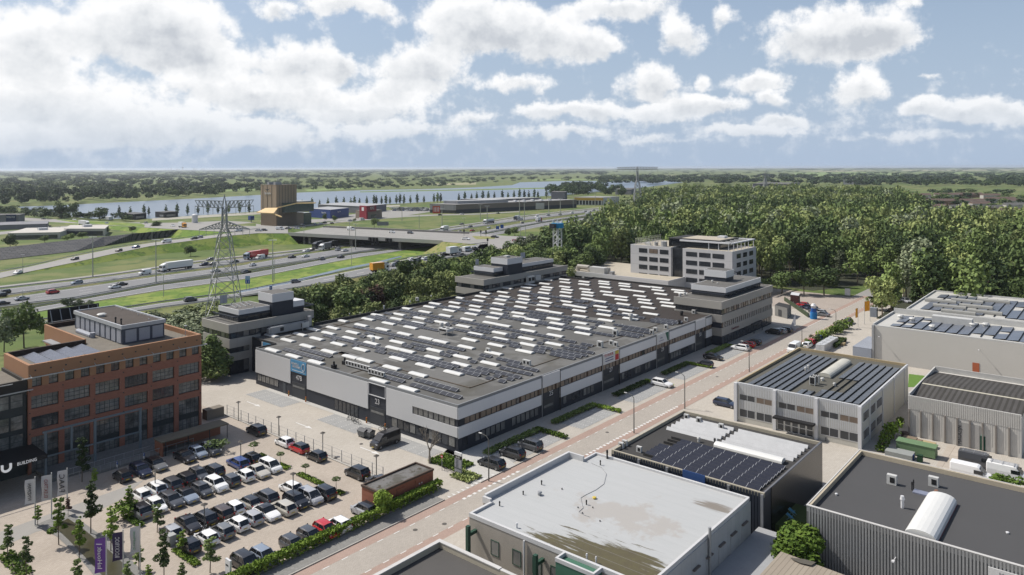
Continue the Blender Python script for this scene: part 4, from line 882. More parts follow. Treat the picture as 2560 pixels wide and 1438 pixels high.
# dark glazed annex with the canopy sign
AX=thing('office_annex',(20,138,0),'dark glazed annex with lit-up building name over the entrance, left edge','office building')
boxp('wall',DKF,AX,10,40.9,138.6,150.4,0,15.0); boxp('roof',GRVL,AX,10.3,40.5,139,150,15.0,15.06)
b=MB(); b.box(10,40.95,138.2,138.6,14.0,15.6); b.box(40.6,40.95,138.6,150.4,15.0,15.5); b.build('parapet',[M('brown_black_fascia',(.05,.045,.04))],AX)
for k,(z0,z1) in enumerate(((11.2,13.4),(7.6,9.9),(4.4,6.9))):
    for i in range(9): win(AX,'-y',138.58,23+i*1.95,24.8+i*1.95,z0,z1,1,2,DKF,GLS2)
b=MB(); b.bar((20,137.4,14.0),(41.5,137.4,14.0),.16); b.bar((20,137.4,15.6),(38.5,137.0,15.6),.12); b.build('eaves_rail',[MATS['pale_rail']],AX)
b=MB(); b.box(26,41.6,131.2,138.5,4.3,4.9); b.build('entrance_canopy',[M('black_canopy',(.018,.018,.02),rough=.6)],AX)
LIT=M('sign_letters_white',(.75,.75,.76),emit=(1,1,1,.25))
text('BUILDING',.5,LIT,AX,(38.75,131.1,4.6),(1,0,0),(0,0,1),width=2.6); 
b=MB()
for i in range(13):
    t=math.pi+math.pi*i/12; t2=math.pi+math.pi*(i+1)/12
    if i<12: b.bar((36.0+.55*math.cos(t),131.1,4.5+.5*math.sin(t)),(36.0+.55*math.cos(t2),131.1,4.5+.5*math.sin(t2)),.3)
b.bar((35.45,131.1,4.5),(35.45,131.1,5.05),.3); b.bar((36.55,131.1,4.5),(36.55,131.1,5.05),.3); b.build('emblem',[LIT],AX)
# tall steel portal in front of the brick facade + terrace and ramp
PT=thing('steel_portal',(42,133,0),'tall slim steel portal frame standing in front of the brick facade','portal frame')
STP=M('blue_grey_steel',(.17,.21,.24),rough=.5)
for x in (42.2,49.6,57.0):
    bb=MB(); bb.bar((x,134.0,0),(x,134.0,7.6),.35); bb.build('post',[STP],PT)
bb=MB(); bb.bar((41.8,134,7.6),(57.3,134,7.6),.3); bb.bar((42,134,3.6),(57.3,134,3.6),.22); bb.bar((46,134,3.7),(46,134,7.5),.28); bb.build('beam',[STP],PT)
TE=thing('entrance_terrace',(42,128,0),'raised concrete terrace with ramp and handrails along the brick facade','terrace')
boxp('slab',SIDEW,TE,42,64.5,132.0,137.9,-.05,.55); boxp('ramp',SIDEW,TE,48,64.5,129.6,131.8,-.05,.4)
for y in (131.9,129.5):
    bb=MB(); bb.bar((44,y,1.35),(64.5,y,1.35),.07)
    for i in range(14): bb.bar((44+i*1.57,y,.3),(44+i*1.57,y,1.35),.05)
    bb.build('handrail',[STEEL],TE)
BK=thing('bicycle_shelter',(58,127,0),'long low brown-roofed bicycle shelter in front of the brick facade','shelter')
boxp('roof',M('shelter_roof',(.22,.19,.14),rough=.95,amt=.15),BK,58.2,70.6,128.4,131.6,2.45,2.65)
boxp('back_wall',BRKX,BK,58.4,70.5,131.3,131.5,0,2.45); boxp('end_wall',BRKX,BK,58.4,58.6,128.6,131.3,0,2.45)
for x in (59,63,67,70.4): bb=MB(); bb.bar((x,128.6,0),(x,128.6,2.45),.1); bb.build('post',[DKF],BK)
bb=MB(); bb.box(72.6,76.2,140.4,142.3,0,1.9); tag(bb.build('brick_enclosure',[M('grey_brown_brick',(.24,.21,.17))]),'low grey-brown brick enclosure at the corner of the brick office yard','enclosure')
# ---------------------------------------------------------------- small red transformer house by the hedge
SB_=thing('transformer_house',(69,83.5,0),'small flat-roofed red brick transformer house behind the hedge','outbuilding')
BR2=tiles('orange_red_brick',(.33,.13,.08),(.38,.155,.10),.5,.12,.012,(.28,.13,.09),rot='xz',wear=.07)
boxp('wall',BR2,SB_,69.2,80.0,83.6,87.6,0,2.65)
b=MB()
for (a,c,d,e) in ((69.1,80.1,83.5,83.75),(69.1,80.1,87.45,87.7),(69.1,69.35,83.75,87.45),(79.85,80.1,83.75,87.45)): b.box(a,c,d,e,2.65,2.95)
b.build('coping',[M('dark_coping',(.10,.07,.055))],SB_)
boxp('roof',two('stained_roof',(.12,.115,.10),(.20,.195,.19),scale=.4,c3=(.08,.07,.05),s3=.8),SB_,69.35,79.85,83.75,87.45,2.65,2.72)
boxp('door',BR2,SB_,76.2,79.0,83.52,83.6,.1,2.3); boxp('door',BR2,SB_,72.5,74.0,83.52,83.6,.1,2.2)
bb=MB(); bb.box(76.9,77.1,83.48,83.52,1.5,1.7); bb.box(77.4,77.6,83.48,83.52,1.5,1.7); bb.build('door_sign',[LETW],SB_)
# ---------------------------------------------------------------- white-roofed shed in the foreground
WS=thing('white_roof_shed',(65,38,0),'concrete shed with a large stained white membrane roof in the foreground','warehouse')
def roofmat():
    m=bpy.data.materials.new('white_membrane'); m.use_nodes=True; t=m.node_tree; N=t.nodes.new; L=t.links.new; bs=t.nodes['Principled BSDF']; bs.inputs['Roughness'].default_value=.6
    g=N('ShaderNodeNewGeometry'); s=N('ShaderNodeSeparateXYZ'); L(g.outputs['Position'],s.inputs[0])
    def mt(op,a,b_=None,c=None,cl=False):
        n=N('ShaderNodeMath'); n.operation=op; n.use_clamp=cl
        for i,x in enumerate((a,b_,c)):
            if x is None: continue
            if isinstance(x,(int,float)): n.inputs[i].default_value=x
            else: L(x,n.inputs[i])
        return n.outputs[0]
    def nz(sc,st,d=6):
        v=N('ShaderNodeVectorMath'); v.operation='MULTIPLY'; L(g.outputs['Position'],v.inputs[0]); v.inputs[1].default_value=st
        n=N('ShaderNodeTexNoise'); n.inputs['Scale'].default_value=sc; n.inputs['Detail'].default_value=d; n.inputs['Roughness'].default_value=.65; L(v.outputs[0],n.inputs['Vector']); return n.outputs['Fac']
    streak=nz(1,(1.6,.18,1)); blot=nz(.16,(1,1,1)); fine=nz(1.4,(1,1,1))
    # dirt basin at the corner near x 68,y 41 ; second one at 88,39
    def bas(cx,cy,rx,ry):
        dx_=mt('DIVIDE',mt('SUBTRACT',s.outputs[0],cx),rx); dy_=mt('DIVIDE',mt('SUBTRACT',s.outputs[1],cy),ry)
        return mt('SUBTRACT',1.0,mt('SQRT',mt('ADD',mt('MULTIPLY',dx_,dx_),mt('MULTIPLY',dy_,dy_))))
    a=bas(66.6,43.0,6.6,12.5); a=mt('ADD',a,mt('MULTIPLY_ADD',streak,2.0,-1.12))
    ma=N('ShaderNodeMapRange'); ma.interpolation_type='SMOOTHSTEP'; L(a,ma.inputs[0]); ma.inputs[1].default_value=0; ma.inputs[2].default_value=.2
    c=bas(87.6,40.3,1.9,4.2); c=mt('ADD',c,mt('MULTIPLY_ADD',streak,2.4,-1.45))
    mc=N('ShaderNodeMapRange'); mc.interpolation_type='SMOOTHSTEP'; L(c,mc.inputs[0]); mc.inputs[1].default_value=0; mc.inputs[2].default_value=.4
    d=bas(78.5,48.5,6,9); d=mt('ADD',d,mt('MULTIPLY_ADD',blot,3,-1.7))
    md=N('ShaderNodeMapRange'); md.interpolation_type='SMOOTHSTEP'; L(d,md.inputs[0]); md.inputs[1].default_value=.1; md.inputs[2].default_value=.35
    def mix(f,x,y):
        n=N('ShaderNodeMix'); n.data_type='RGBA'
        L(f,n.inputs[0]) if not isinstance(f,float) else None
        for i,q in ((6,x),(7,y)):
            if isinstance(q,tuple): n.inputs[i].default_value=(*q,1)
            else: L(q,n.inputs[i])
        return n.outputs[2]
    base=mix(streak,(.33,.34,.335),(.40,.405,.405))
    o=mix(mt('MULTIPLY',md.outputs[0],.8),base,(.32,.30,.275))
    moss=mix(fine,(.055,.04,.026),(.10,.09,.03))
    o=mix(ma.outputs[0],o,moss); o=mix(mt('MULTIPLY',mc.outputs[0],.85),o,(.15,.125,.095))
    # welded seams every 1.55 m along y
    sx=mt('FRACT',mt('MULTIPLY',s.outputs[0],.645)); se=mt('LESS_THAN',sx,.03)
    o=mix(mt('MULTIPLY',se,.5),o,(.29,.29,.30)); L(o,bs.inputs['Base Color']); return m
WMEM=roofmat(); HW=7.3
z8=lambda pts:[G(u,v,HW)[:2] for u,v in pts]
# footprint (roof level)
wx0=G(1173,1282,HW)[0]; wy1=G(1173,1282,HW)[1]; wx1=G(1874,1243,HW)[0]; wy0=G(1874,1243,HW)[1]; k1=G(1426,1138,HW); k2=G(1490,1130,HW)
GPEB=M('pebbledash_wall',(.42,.385,.335),rough=.95,amt=.06,scale=.6,fine=.12); GREEN=M('dark_green_panel',(.035,.09,.062),rough=.5,amt=.08)
GRN2=M('green_panel',(.075,.19,.13),rough=.5,amt=.1,scale=.4)
WSP=tiles('white_stained_panels',(.50,.51,.51),(.54,.545,.55),1.2,30,.02,(.40,.41,.41),rot='xz',wear=.10,wearscale=.6,amt=.06,off=0)
PL=[(wx0,wy1),(wx0,k1[1]-.0),(k1[0],k1[1])]
wl=MB(); FPW=[(wx0,wy0-14),(wx1,wy0),(wx1,k2[1]),(k1[0],k2[1]-.0),(k1[0],k1[1]),(wx0+2,k1[1]),(wx0,wy1)]
foot=[(wx0,wy0),(wx1,wy0),(wx1,k2[1]),(k1[0],k2[1]),(k1[0],wy1+1.3),(wx0+4,wy1+1.3),(wx0+4,wy1),(wx0,wy1)]
wl.prism(foot,0,HW-.35,0,1); wl.build('wall',[GPEB,ROOFC],WS)
b=MB(); b.prism([(wx0+.25,wy0+.25),(wx1-.25,wy0+.25),(wx1-.25,k2[1]-.25),(k1[0]-.25,k2[1]-.25),(k1[0]-.25,wy1+1.05),(wx0+4.2,wy1+1.05),(wx0+4.2,wy1-.25),(wx0+.25,wy1-.25)],HW-.35,HW-.3); b.build('roof',[WMEM],WS)
b=MB()
def rim(x0,x1,y0,y1,z1=HW,m=0): b.box(x0,x1,y0,y1,HW-.5,z1,m)
rim(wx0-.05,wx0+.3,wy0,wy1); rim(wx0+.3,wx0+4.2,wy1-.3,wy1+.02); rim(wx0+3.9,wx0+4.25,wy1+.02,wy1+1.35,HW+.3); rim(wx0+4.25,k1[0]+.05,wy1+1.0,wy1+1.35,HW+.5); rim(k1[0]-.25,k1[0]+.05,k2[1]-.2,wy1+1.0,HW+.5)
rim(k1[0]+.05,wx1,k2[1]-.25,k2[1]+.05); rim(wx1-.3,wx1+.05,wy0,k2[1]-.25); rim(wx0+.3,wx1-.3,wy0-.05,wy0+.25)
b.build('roof_edge',[M('white_edge_trim',(.66,.66,.66),rough=.5,amt=.05)],WS)
q=boxp('cladding_panel',WSP,WS,wx0,wx1,wy0-.14,wy0-.05,.9,HW-.5); boxp('plinth',GPEB,WS,wx0,wx1,wy0-.12,wy0-.05,0,.88)
for i in range(6):
    xx=wx1-2.2-i*3.4; bb=MB(); bb.box(xx-.7,xx+.7,wy0-.2,wy0-.14,2.2,4.6,0); bb.box(xx-.75,xx+.75,wy0-.45,wy0-.14,4.75,4.9,1); bb.build('shuttered_window',[WSP,M('rusty_lintel',(.2,.17,.15))],WS)
bb=MB(); bb.bar((wx1-12.5,wy0-.35,0),(wx1-12.5,wy0-.35,HW+.9),.25,0,8); bb.build('flue_pipe',[STEEL],WS)
for i,yy in enumerate((wy1-4.9,wy1-8.3,wy1-11.3,wy1-13.9)):
    win(WS,'-x',wx0-.02,yy,yy+1.3,3.4,5.2,1,1,GREEN,GLASSW,out=.05)
boxp('plinth',GREEN,WS,wx0-.06,wx0,wy0,wy1,0,1.6)
# projecting green bay and steel cranks
bx0=wx0-1.6; by1=wy1-14.5; by0=by1-5.0
boxp('green_bay',GRN2,WS,bx0,wx0-.07,by0,by1,0,HW-.4)
b=MB(); b.box(bx0-.05,bx0+.2,by0-.05,by1+.05,HW-.4,HW+.02); b.box(bx0+.2,wx0-.05,by0-.05,by0+.2,HW-.4,HW+.02); b.box(bx0+.2,wx0-.05,by1-.2,by1+.05,HW-.4,HW+.02); b.build('bay_edge',[MATS['white_edge_trim']],WS)
for yy in (wy1-1.2,wy1-11.6,by0-3.4,by0-11):
    bb=MB(); bb.box(wx0-1.7,wx0-1.25,yy-.22,yy+.22,0,HW-.7); bb.box(wx0-1.25,wx0-.06,yy-.2,yy+.2,HW-2.0,HW-1.6); bb.box(wx0-1.25,wx0-.06,yy-.2,yy+.2,1.4,1.8); bb.build('steel_buttress',[GREEN],WS)
for yy in (wy1-8.9,by0-4.6): bb=MB(); bb.bar((wx0-.2,yy,0),(wx0-.2,yy,HW-.5),.16,0,6); bb.build('downpipe',[WHT],WS)
for u,v,r_,h_,m_ in ((1349,1238,.35,.5,STEEL),(1354,1212,.12,.6,BLACK),(1308,1237,.12,.5,BLACK),(1466,1262,.12,.6,BLACK),(1501,1163,.12,.7,BLACK),(1518,1147,.18,1.3,BLACK),(1405,1224,.1,.2,BLACK),(1249,1265,.12,.6,BLACK),(1292,1320,.15,.6,WHT),(1467,1400,.12,.7,WHT),(1490,1408,.12,.7,WHT),(1500,1304,.1,.15,BLACK),(1445,1270,.1,.15,BLACK),(1456,1284,.1,.15,BLACK),(1482,1270,.1,.15,BLACK),(1486,1247,.3,.25,YEL)): vent(u,v,HW-.3,WS,r_,h_,m_)
bb=MB(); P_=[(1478,1158),(1505,1170),(1516,1185),(1510,1210),(1490,1225),(1465,1237),(1452,1245),(1455,1260),(1458,1270),(1447,1280),(1460,1288),(1475,1293)]
for i in range(len(P_)-1): bb.bar((*G(*P_[i],HW-.28)[:2],HW-.27),(*G(*P_[i+1],HW-.28)[:2],HW-.27),.05)
bb.build('cable',[STEEL],WS)
# lean-to roof on its right side
LT=boxp('x',M('grey_slab_roof',(.40,.41,.42),amt=.08),None,wx0+2,wx1+2.5,wy0-6.6,wy0-.2,0,2.6); LT.name='lean_to_store'; tag(LT,'low pale flat-roofed store along the foot of the white-roofed shed wall','outbuilding')
# ---------------------------------------------------------------- dark roofed building at the bottom edge
zB=7.0; ap=G(1099,1348,zB)
BF=thing('flat_roof_building',(ap[0]-10,ap[1]-12,0),'flat-roofed building with cream parapet cut by the bottom edge of the view','building')
CRM=M('cream_parapet',(.52,.47,.37),rough=.8,amt=.1,scale=.5); GRF=M('grey_felt_field',(.105,.10,.095),rough=.95,amt=.12,scale=.15)
bx1,by1_=ap[0],ap[1]
boxp('wall',GPEB,BF,bx1-30,bx1,by1_-32,by1_,0,zB-.8)
boxp('roof',GRF,BF,bx1-29.6,bx1-.4,by1_-31.6,by1_-.4,zB-.8,zB-.72)
b=MB(); b.box(bx1-30,bx1,by1_-.4,by1_,zB-.8,zB-.08); b.box(bx1-.4,bx1,by1_-32,by1_-.4,zB-.8,zB-.08); b.build('parapet',[CRM],BF)
b=MB(); b.box(bx1-30.05,bx1+.06,by1_-.45,by1_+.06,zB-.08,zB+.02); b.box(bx1-.45,bx1+.06,by1_-9.5,by1_-.45,zB-.08,zB+.02); b.box(bx1-.4,bx1+.02,by1_-32,by1_-9.6,zB-.08,zB-.03); b.build('coping',[M('white_coping',(.62,.61,.59))],BF)
# ---------------------------------------------------------------- navy corrugated shed with solar roof
HD=6.9
DS=thing('solar_shed',(93,36,0),'navy corrugated shed with a dense solar array and white ridged rooflights','warehouse')
d0=G(1907,1230,HD); d1=G(1522,1125,HD); d2=G(1711,1027,HD); d3=G(2060,1105,HD)
dx0=(d0[0]+d1[0])/2; dy0=(d0[1]+d3[1])/2; dy1=(d1[1]+d2[1])/2; dx1=(d2[0]+d3[0])/2
NAV2=M('navy_ribbed_sheet',(.045,.055,.075),rough=.45,amt=.08); BLK2=M('black_gloss_cladding',(.012,.014,.018),rough=.25,amt=.2,spec=.6)
def ribs(name,mat,par,face,pos,a0,a1,z0,z1,step=.45,dep=.07,wd=.2):
    b=MB(); a=a0
    while a+wd<=a1:
        if face=='-x': b.box(pos-dep,pos,a,a+wd,z0,z1,0,bot=False)
        else: b.box(a,a+wd,pos-dep,pos,z0,z1,0,bot=False)
        a+=step
    return b.build(name,mat,par)
FELT=M('charcoal_roof_felt',(.06,.058,.056),rough=.95,amt=.12,scale=.15)
b=MB(); b.box(dx0,dx1,dy0,dy1,0,HD-.6); b.build('wall',[NAV2],DS); boxp('roof',FELT,DS,dx0+.3,dx1-.3,dy0+.3,dy1-.3,HD-.6,HD-.52)
boxp('cladding_panel',BLK2,DS,dx0+2.4,dx1,dy0-.1,dy0,0,HD)
b=MB(); b.box(dx0,dx0+.3,dy0,dy1,HD-.6,HD); b.box(dx0+.3,dx1,dy0,dy0+.25,HD-.6,HD,1); b.box(dx0+.3,dx1,dy1-.25,dy1,HD-.6,HD-.02); b.box(dx1-.3,dx1,dy0+.25,dy1-.25,HD-.6,HD-.02)
b.build('parapet',[M('weathered_cream_trim',(.46,.42,.33),rough=.8,amt=.15,scale=.8),M('slate_trim',(.16,.165,.18))],DS)
yy=dy0+.2; L_=(dy1-dy0-.4)/5
for i in range(5):
    ribs('ribbed_panel',[NAV2],DS,'-x',dx0,yy+i*L_+.35,yy+(i+1)*L_-.1,.3,HD-.1,.42,.09,.2)
    boxp('pier',M('grey_pier',(.27,.28,.30)),DS,dx0-.25,dx0,yy+i*L_-.15,yy+i*L_+.2,0,HD-.2)
q=boxp('sign_board',M('plain_blue_sign',(.04,.10,.28)),DS,dx0-.35,dx0-.26,dy0+8.2,dy0+11.6,HD-.9,HD+.25)
# panels : three blocks of landscape panels seen tilted towards the street
def pvfield(par,x0,x1,y0,y1,z,sx,sy,tilt=.25,skip=None,mat=None,gap=.12,rowgap=.35,name='solar_panel_row',dirx=True):
    n=0; x=x0
    while x+sx<=x1+.01:
        bb=MB(); y=y0; k=0
        while y+sy<=y1+.01:
            if not(skip and skip(x+sx/2,y+sy/2)):
                bb.add([(x,y,z),(x,y+sy,z),(x+sx,y+sy,z+tilt),(x+sx,y,z+tilt)],[(0,3,2,1)],0); k+=1
                bb.add([(x,y-.06,z+.01),(x,y,z+.01),(x+sx,y,z+tilt+.01),(x+sx,y-.06,z+tilt+.01)],[(0,3,2,1)],1)
            y+=sy+gap
        if k:
            bb.box(x+sx,x+sx+.06,y0,y-gap,z-.1,z+tilt,2); bb.build(name,[mat or PVM,ALU,ROOFC],par)
        x+=sx+rowgap
PV2=M('solar_cell_blue',(.030,.031,.042),rough=.25,amt=.15,spec=.5)
pvfield(DS,dx0+1.2,dx0+11.8,dy0+1.2,dy1-4.2,HD-.4,1.05,1.75,.28,lambda x,y:(x>dx0+7 and y>dy1-6) or (x<dx0+2.6 and y>dy1-6.5),PV2,gap=.08,rowgap=.22)
for i in range(5):
    bb=MB(); xx=dx0+14.3+i*1.6
    for (ya,yb_) in ((dy0+1.2,dy0+12.4),(dy0+13.2,dy1-1.6)):
        bb.add([(xx,ya,HD-.5),(xx+.35,ya,HD-.02),(xx+.72,ya,HD-.5),(xx,yb_,HD-.5),(xx+.35,yb_,HD-.02),(xx+.72,yb_,HD-.5)],[(0,1,4,3),(1,2,5,4),(0,2,1),(3,4,5)])
    bb.build('ridged_rooflight',[M('ridge_glazing',(.58,.59,.60),rough=.4)],DS)
bb=MB(); bb.barrel(dx0+11.9,dx0+13.6,dy0+2,dy0+12.6,HD-.5,.6,'y',0,8,.15,1)
for i in range(10): bb.box(dx0+11.9,dx0+13.6,dy0+2.6+i*1.05,dy0+2.64+i*1.05,HD-.35,HD-.3,1)
bb.build('barrel_rooflight',[OPAL,CURB],DS)
for u,v in ((1716,1048),(1747,1056),(1803,1072),(1553,1120),(1562,1114),(1598,1130)): acu(u,v,HD-.5,DS,.9)
vent(1747,1105,HD-.5,DS,.3,.8); vent(1787,1112,HD-.5,DS,.2,1.0,BLACK)
# ---------------------------------------------------------------- white ribbed office with solar roof
HWS=7.6
WB=thing('white_ribbed_office',(140,37,0),'two-storey white ribbed office with solar panels and a cream vaulted rooflight','office building')
c0=G(2149,1014,HWS); c1=G(1838,955,HWS); c2=G(1997,870,HWS); c3=G(2275,911,HWS)
ax0=(c0[0]+c1[0])/2; ay0=(c0[1]+c3[1])/2; ay1=(c1[1]+c2[1])/2; ax1=(c2[0]+c3[0])/2
RIB=M('white_ribbed_sheet',(.66,.67,.68),rough=.5,amt=.04); CRW=M('cream_wall',(.64,.62,.55),rough=.8,amt=.06)
boxp('wall',CRW,WB,ax0,ax1,ay0,ay1,0,HWS-.5); boxp('roof',M('olive_grey_felt',(.125,.12,.10),rough=.95,amt=.12,scale=.2),WB,ax0+.35,ax1-.35,ay0+.35,ay1-.35,HWS-.5,HWS-.42)
b=MB(); b.box(ax0,ax0+.35,ay0,ay1,HWS-.5,HWS,1); b.box(ax0+.35,ax1,ay0,ay0+.3,HWS-.5,HWS,1); b.box(ax0+.35,ax1,ay1-.35,ay1,HWS-.5,HWS+.1,0); b.box(ax1-.35,ax1,ay0+.3,ay1-.35,HWS-.5,HWS+.1,0)
b.build('parapet',[M('tan_parapet',(.45,.36,.22),rough=.8,amt=.12),RIB],WB)
for (z0,z1) in ((5.5,HWS-.02),(2.7,4.2)): ribs('ribbed_panel',[RIB],WB,'-x',ax0,ay0+.5,ay1-.5,z0,z1,.32,.07,.2)
bw=(ay1-ay0)/3
for i in range(4): boxp('column',WHT,WB,ax0-.45,ax0+.0,ay0+i*bw-.3 if i else ay0-.1,ay0+i*bw+.3 if i else ay0+.5,0,HWS-.1)
for i in range(3):
    for j in range(2):
        a=ay0+i*bw+.5+j*(bw-1)/2; win(WB,'-x',ax0-.02,a,a+(bw-1)/2-.2,4.25,5.45,2,1,RIB,GLASS if j else GLASSB); 
        if i!=1: win(WB,'-x',ax0-.02,a,a+(bw-1)/2-.2,1.0,2.6,2,1,WHT,GLASS)
for i in range(5): win(WB,'-x',ax0-.02,ay0+bw+.6+i*1.35,ay0+bw+1.8+i*1.35,.1,2.5,1,2,WHT,GLASS)
boxp('entrance_canopy',M('black_canopy',(.018,.018,.02)),WB,ax0-1.9,ax0-.46,ay0+bw+.1,ay0+2*bw-.2,2.6,2.95)
for z0 in (1.2,4.4):
    for i in range(3): win(WB,'-y',ay0-.02,ax0+1.0+i*4.6,ax0+4.6+i*4.6,z0,z0+1.7,4,1,WHT,GLASS)
for i in range(4): boxp('pilaster',WHT,WB,ax0+5.2+i*9,ax0+5.4+i*9,ay0-.18,ay0,0,HWS-.05)
bb=MB(); bb.barrel(ax0+15.5,ax0+30,ay0+9.8,ay0+12.3,HWS-.4,.75,'x',0,8,.2,1); bb.build('vaulted_rooflight',[M('cream_dome',(.62,.60,.52),rough=.4),CURB],WB)
pvfield(WB,ax0+.9,ax1-2,ay0+13,ay1-1.2,HWS-.3,1.0,1.25,.12,lambda x,y:x<ax0+4.3 and y<ay0+15.0,PVM,gap=.04,rowgap=.06) if 0 else None
def pvx(par,y0,y1,x0,x1,z,sy,sx,tilt,skip=None,mat=None,rowgap=.25):
    y=y0
    while y+sy<=y1+.01:
        bb=MB(); x=x0; k=0
        while x+sx<=x1:
            if not(skip and skip(x+sx/2,y+sy/2)):
                bb.add([(x,y,z+tilt),(x+sx-.05,y,z+tilt),(x+sx-.05,y+sy,z),(x,y+sy,z)],[(0,1,2,3)],0); bb.box(x+sx-.05,x+sx,y,y+sy,z-.05,z+.03,1); k+=1
            x+=sx
        if k: bb.box(x0,x,y-.05,y,z-.1,z+tilt,2); bb.build('solar_panel_row',[mat or PVM,ALU,ROOFC],par)
        y+=sy+rowgap
PV3=M('solar_cell_grey',(.085,.09,.10),rough=.28,amt=.25,spec=.5)
pvx(WB,ay0+.8,ay0+9.2,ax0+1.5,ax1-2,HWS-.3,1.1,1.7,.16,lambda x,y:y>ay0+4.6 and ax0+6.5<x<ax0+17,PV3,.28)
pvx(WB,ay0+13.3,ay1-1,ax0+1.2,ax1-3,HWS-.3,1.1,1.7,.16,lambda x,y:False,PV3,.28)
pvx(WB,ay0+9.4,ay0+12.9,ax0+1,ax0+4.8,HWS-.3,1.1,1.7,.16,None,PV3,.28)
chiller(ax0+8.8,ay0+11.2,.7,1.1,1.7,HWS-.42,WB,legs=.2); chiller(ax0+10.2,ay0+11.0,.7,1.1,1.7,HWS-.42,WB,legs=.2); vent(2056,952,HWS-.42,WB,.4,.6); vent(2086,966,HWS-.42,WB,.3,.7); vent(2014,927,HWS-.42,WB,.3,.8); vent(2021,922,HWS-.42,WB,.3,.8)
# ---------------------------------------------------------------- big white hall on the right
BH=thing('white_warehouse',(205,20,0),'very large white warehouse with solar panels on three white roofs at the right edge','warehouse')
hb=9.3; e0_=G(2181,812,hb); e1_=G(2231,780,hb); hx0=e0_[0]; hy1=e0_[1]; hx1=e1_[0]
WWAL=tiles('white_warehouse_wall',(.62,.60,.56),(.65,.63,.585),9,2.4,.02,(.54,.52,.48),rot='yz',wear=.05,amt=.03,off=0)
WROOF=M('white_roof_sheet',(.58,.57,.53),rough=.6,amt=.08,scale=.3)
boxp('wall',WWAL,BH,hx0,hx1,-45,hy1,0,hb-.3); boxp('roof',WROOF,BH,hx0+.3,hx1,-45,hy1-.3,hb-.3,hb-.22)
b=MB(); b.box(hx0,hx0+.3,-45,hy1,hb-.3,hb+.02); b.box(hx0+.3,hx1,hy1-.3,hy1,hb-.3,hb+.3); b.box(hx1-.3,hx1+.05,-45,hy1-.3,hb-.3,hb+1.2); b.build('parapet',[M('white_trim2',(.6,.6,.58))],BH)
boxp('gutter_pipe',STEEL,BH,hx0-.5,hx0-.0,hy1-.45,hy1+.05,0,hb); 
hb2=10.6; hx2=G(2336,727,hb2)[0]; hy2=G(2336,727,hb2)[1]
boxp('wall',WWAL,BH,hx1+.06,hx2,-45,hy2,0,hb2-.3); boxp('roof',WROOF,BH,hx1+.4,hx2-.3,-45,hy2-.3,hb2-.3,hb2-.22)
b=MB(); b.box(hx1+.06,hx1+.4,-45,hy2,hb2-.3,hb2+.05); b.box(hx1+.4,hx2,hy2-.3,hy2,hb2-.3,hb2+.2); b.box(hx2-.3,hx2,-45,hy2-.3,hb2-.3,hb2+.2); b.build('parapet',[MATS['white_trim2']],BH)
PV4=M('solar_cell_slate',(.15,.17,.21),rough=.3,amt=.2,spec=.5)
pvx(BH,-20,hy1-3.2,hx0+2.2,hx1-2.0,hb-.12,2.2,3.3,.22,lambda x,y:(int(x*.29)+int(y*.23)*2)%9==0,PV4,.3)
pvx(BH,-20,hy2-2.5,hx1+3,hx2-3,hb2-.12,2.2,3.3,.22,lambda x,y:(int(x*.19)*3+int(y*.27))%8==0 or 14<y<16,PV4,.3)
for u,v in ((2252,797),(2281,804),(2331,823),(2432,818),(2464,818)): vent(u,v,hb-.22,BH,.9,1.1)
bb=MB(); p=G(2375,808,hb); bb.box(p[0]-1,p[0]+1.5,p[1]-5,p[1]+4,hb-.2,hb+1.6); bb.build('cooling_unit',[ROOFK],BH)
for i in range(7):
    p=G(2352+i*22,755+(i%3)*14,hb2); bb=MB(); bb.barrel(p[0]-.8,p[0]+.8,p[1]-4,p[1]+4,hb2-.2,.7,'y',0,6,.3,0); bb.build('rooflight',[M('grey_dome',(.33,.33,.31))],BH)
hx3=hx2+8; boxp('wall',WHT,BH,hx3,hx3+26,-45,11.5,0,12.2); bb=MB(); bb.cyl(hx3+9,11.5,0,12.2,8.9,0,28); bb.build('rounded_corner',[WHT],BH); boxp('roof',WROOF,BH,hx3+.4,hx3+25,-45,11,12.2,12.3)
pvx(BH,-20,9,hx3+3,hx3+20,12.4,2.4,3.6,.25,None,PV4,.5)
boxp('door',M('orange_red_door',(.45,.13,.06)),BH,hx0-.07,hx0,27.4,28.8,0,3.3)
for yy in (hy1-1.8,27.4-0):
    bb=MB(); bb.bar((hx0-.01,yy,6.6),(hx0-1.0,yy,6.7),.06); bb.box(hx0-1.3,hx0-.9,yy-.12,yy+.12,6.6,6.72); bb.build('wall_lamp',[WHT],BH)
LB=boxp('low_annex',tiles('blue_grey_louvre',(.33,.36,.42),(.36,.39,.45),3,.22,.03,(.22,.24,.28),rot='yz',off=0),None,hx0-.7,hx0+14,hy1+.1,hy1+4.6,0,3.2); tag(LB,'low blue-grey louvred annex at the corner of the white warehouse','outbuilding')
lbr=MB(); lbr.box(hx0-.8,hx0+14.1,hy1+.05,hy1+4.7,3.2,3.32); lbr.build('roof',[M('pink_grey_roof',(.55,.48,.45))],LB,) if 0 else None
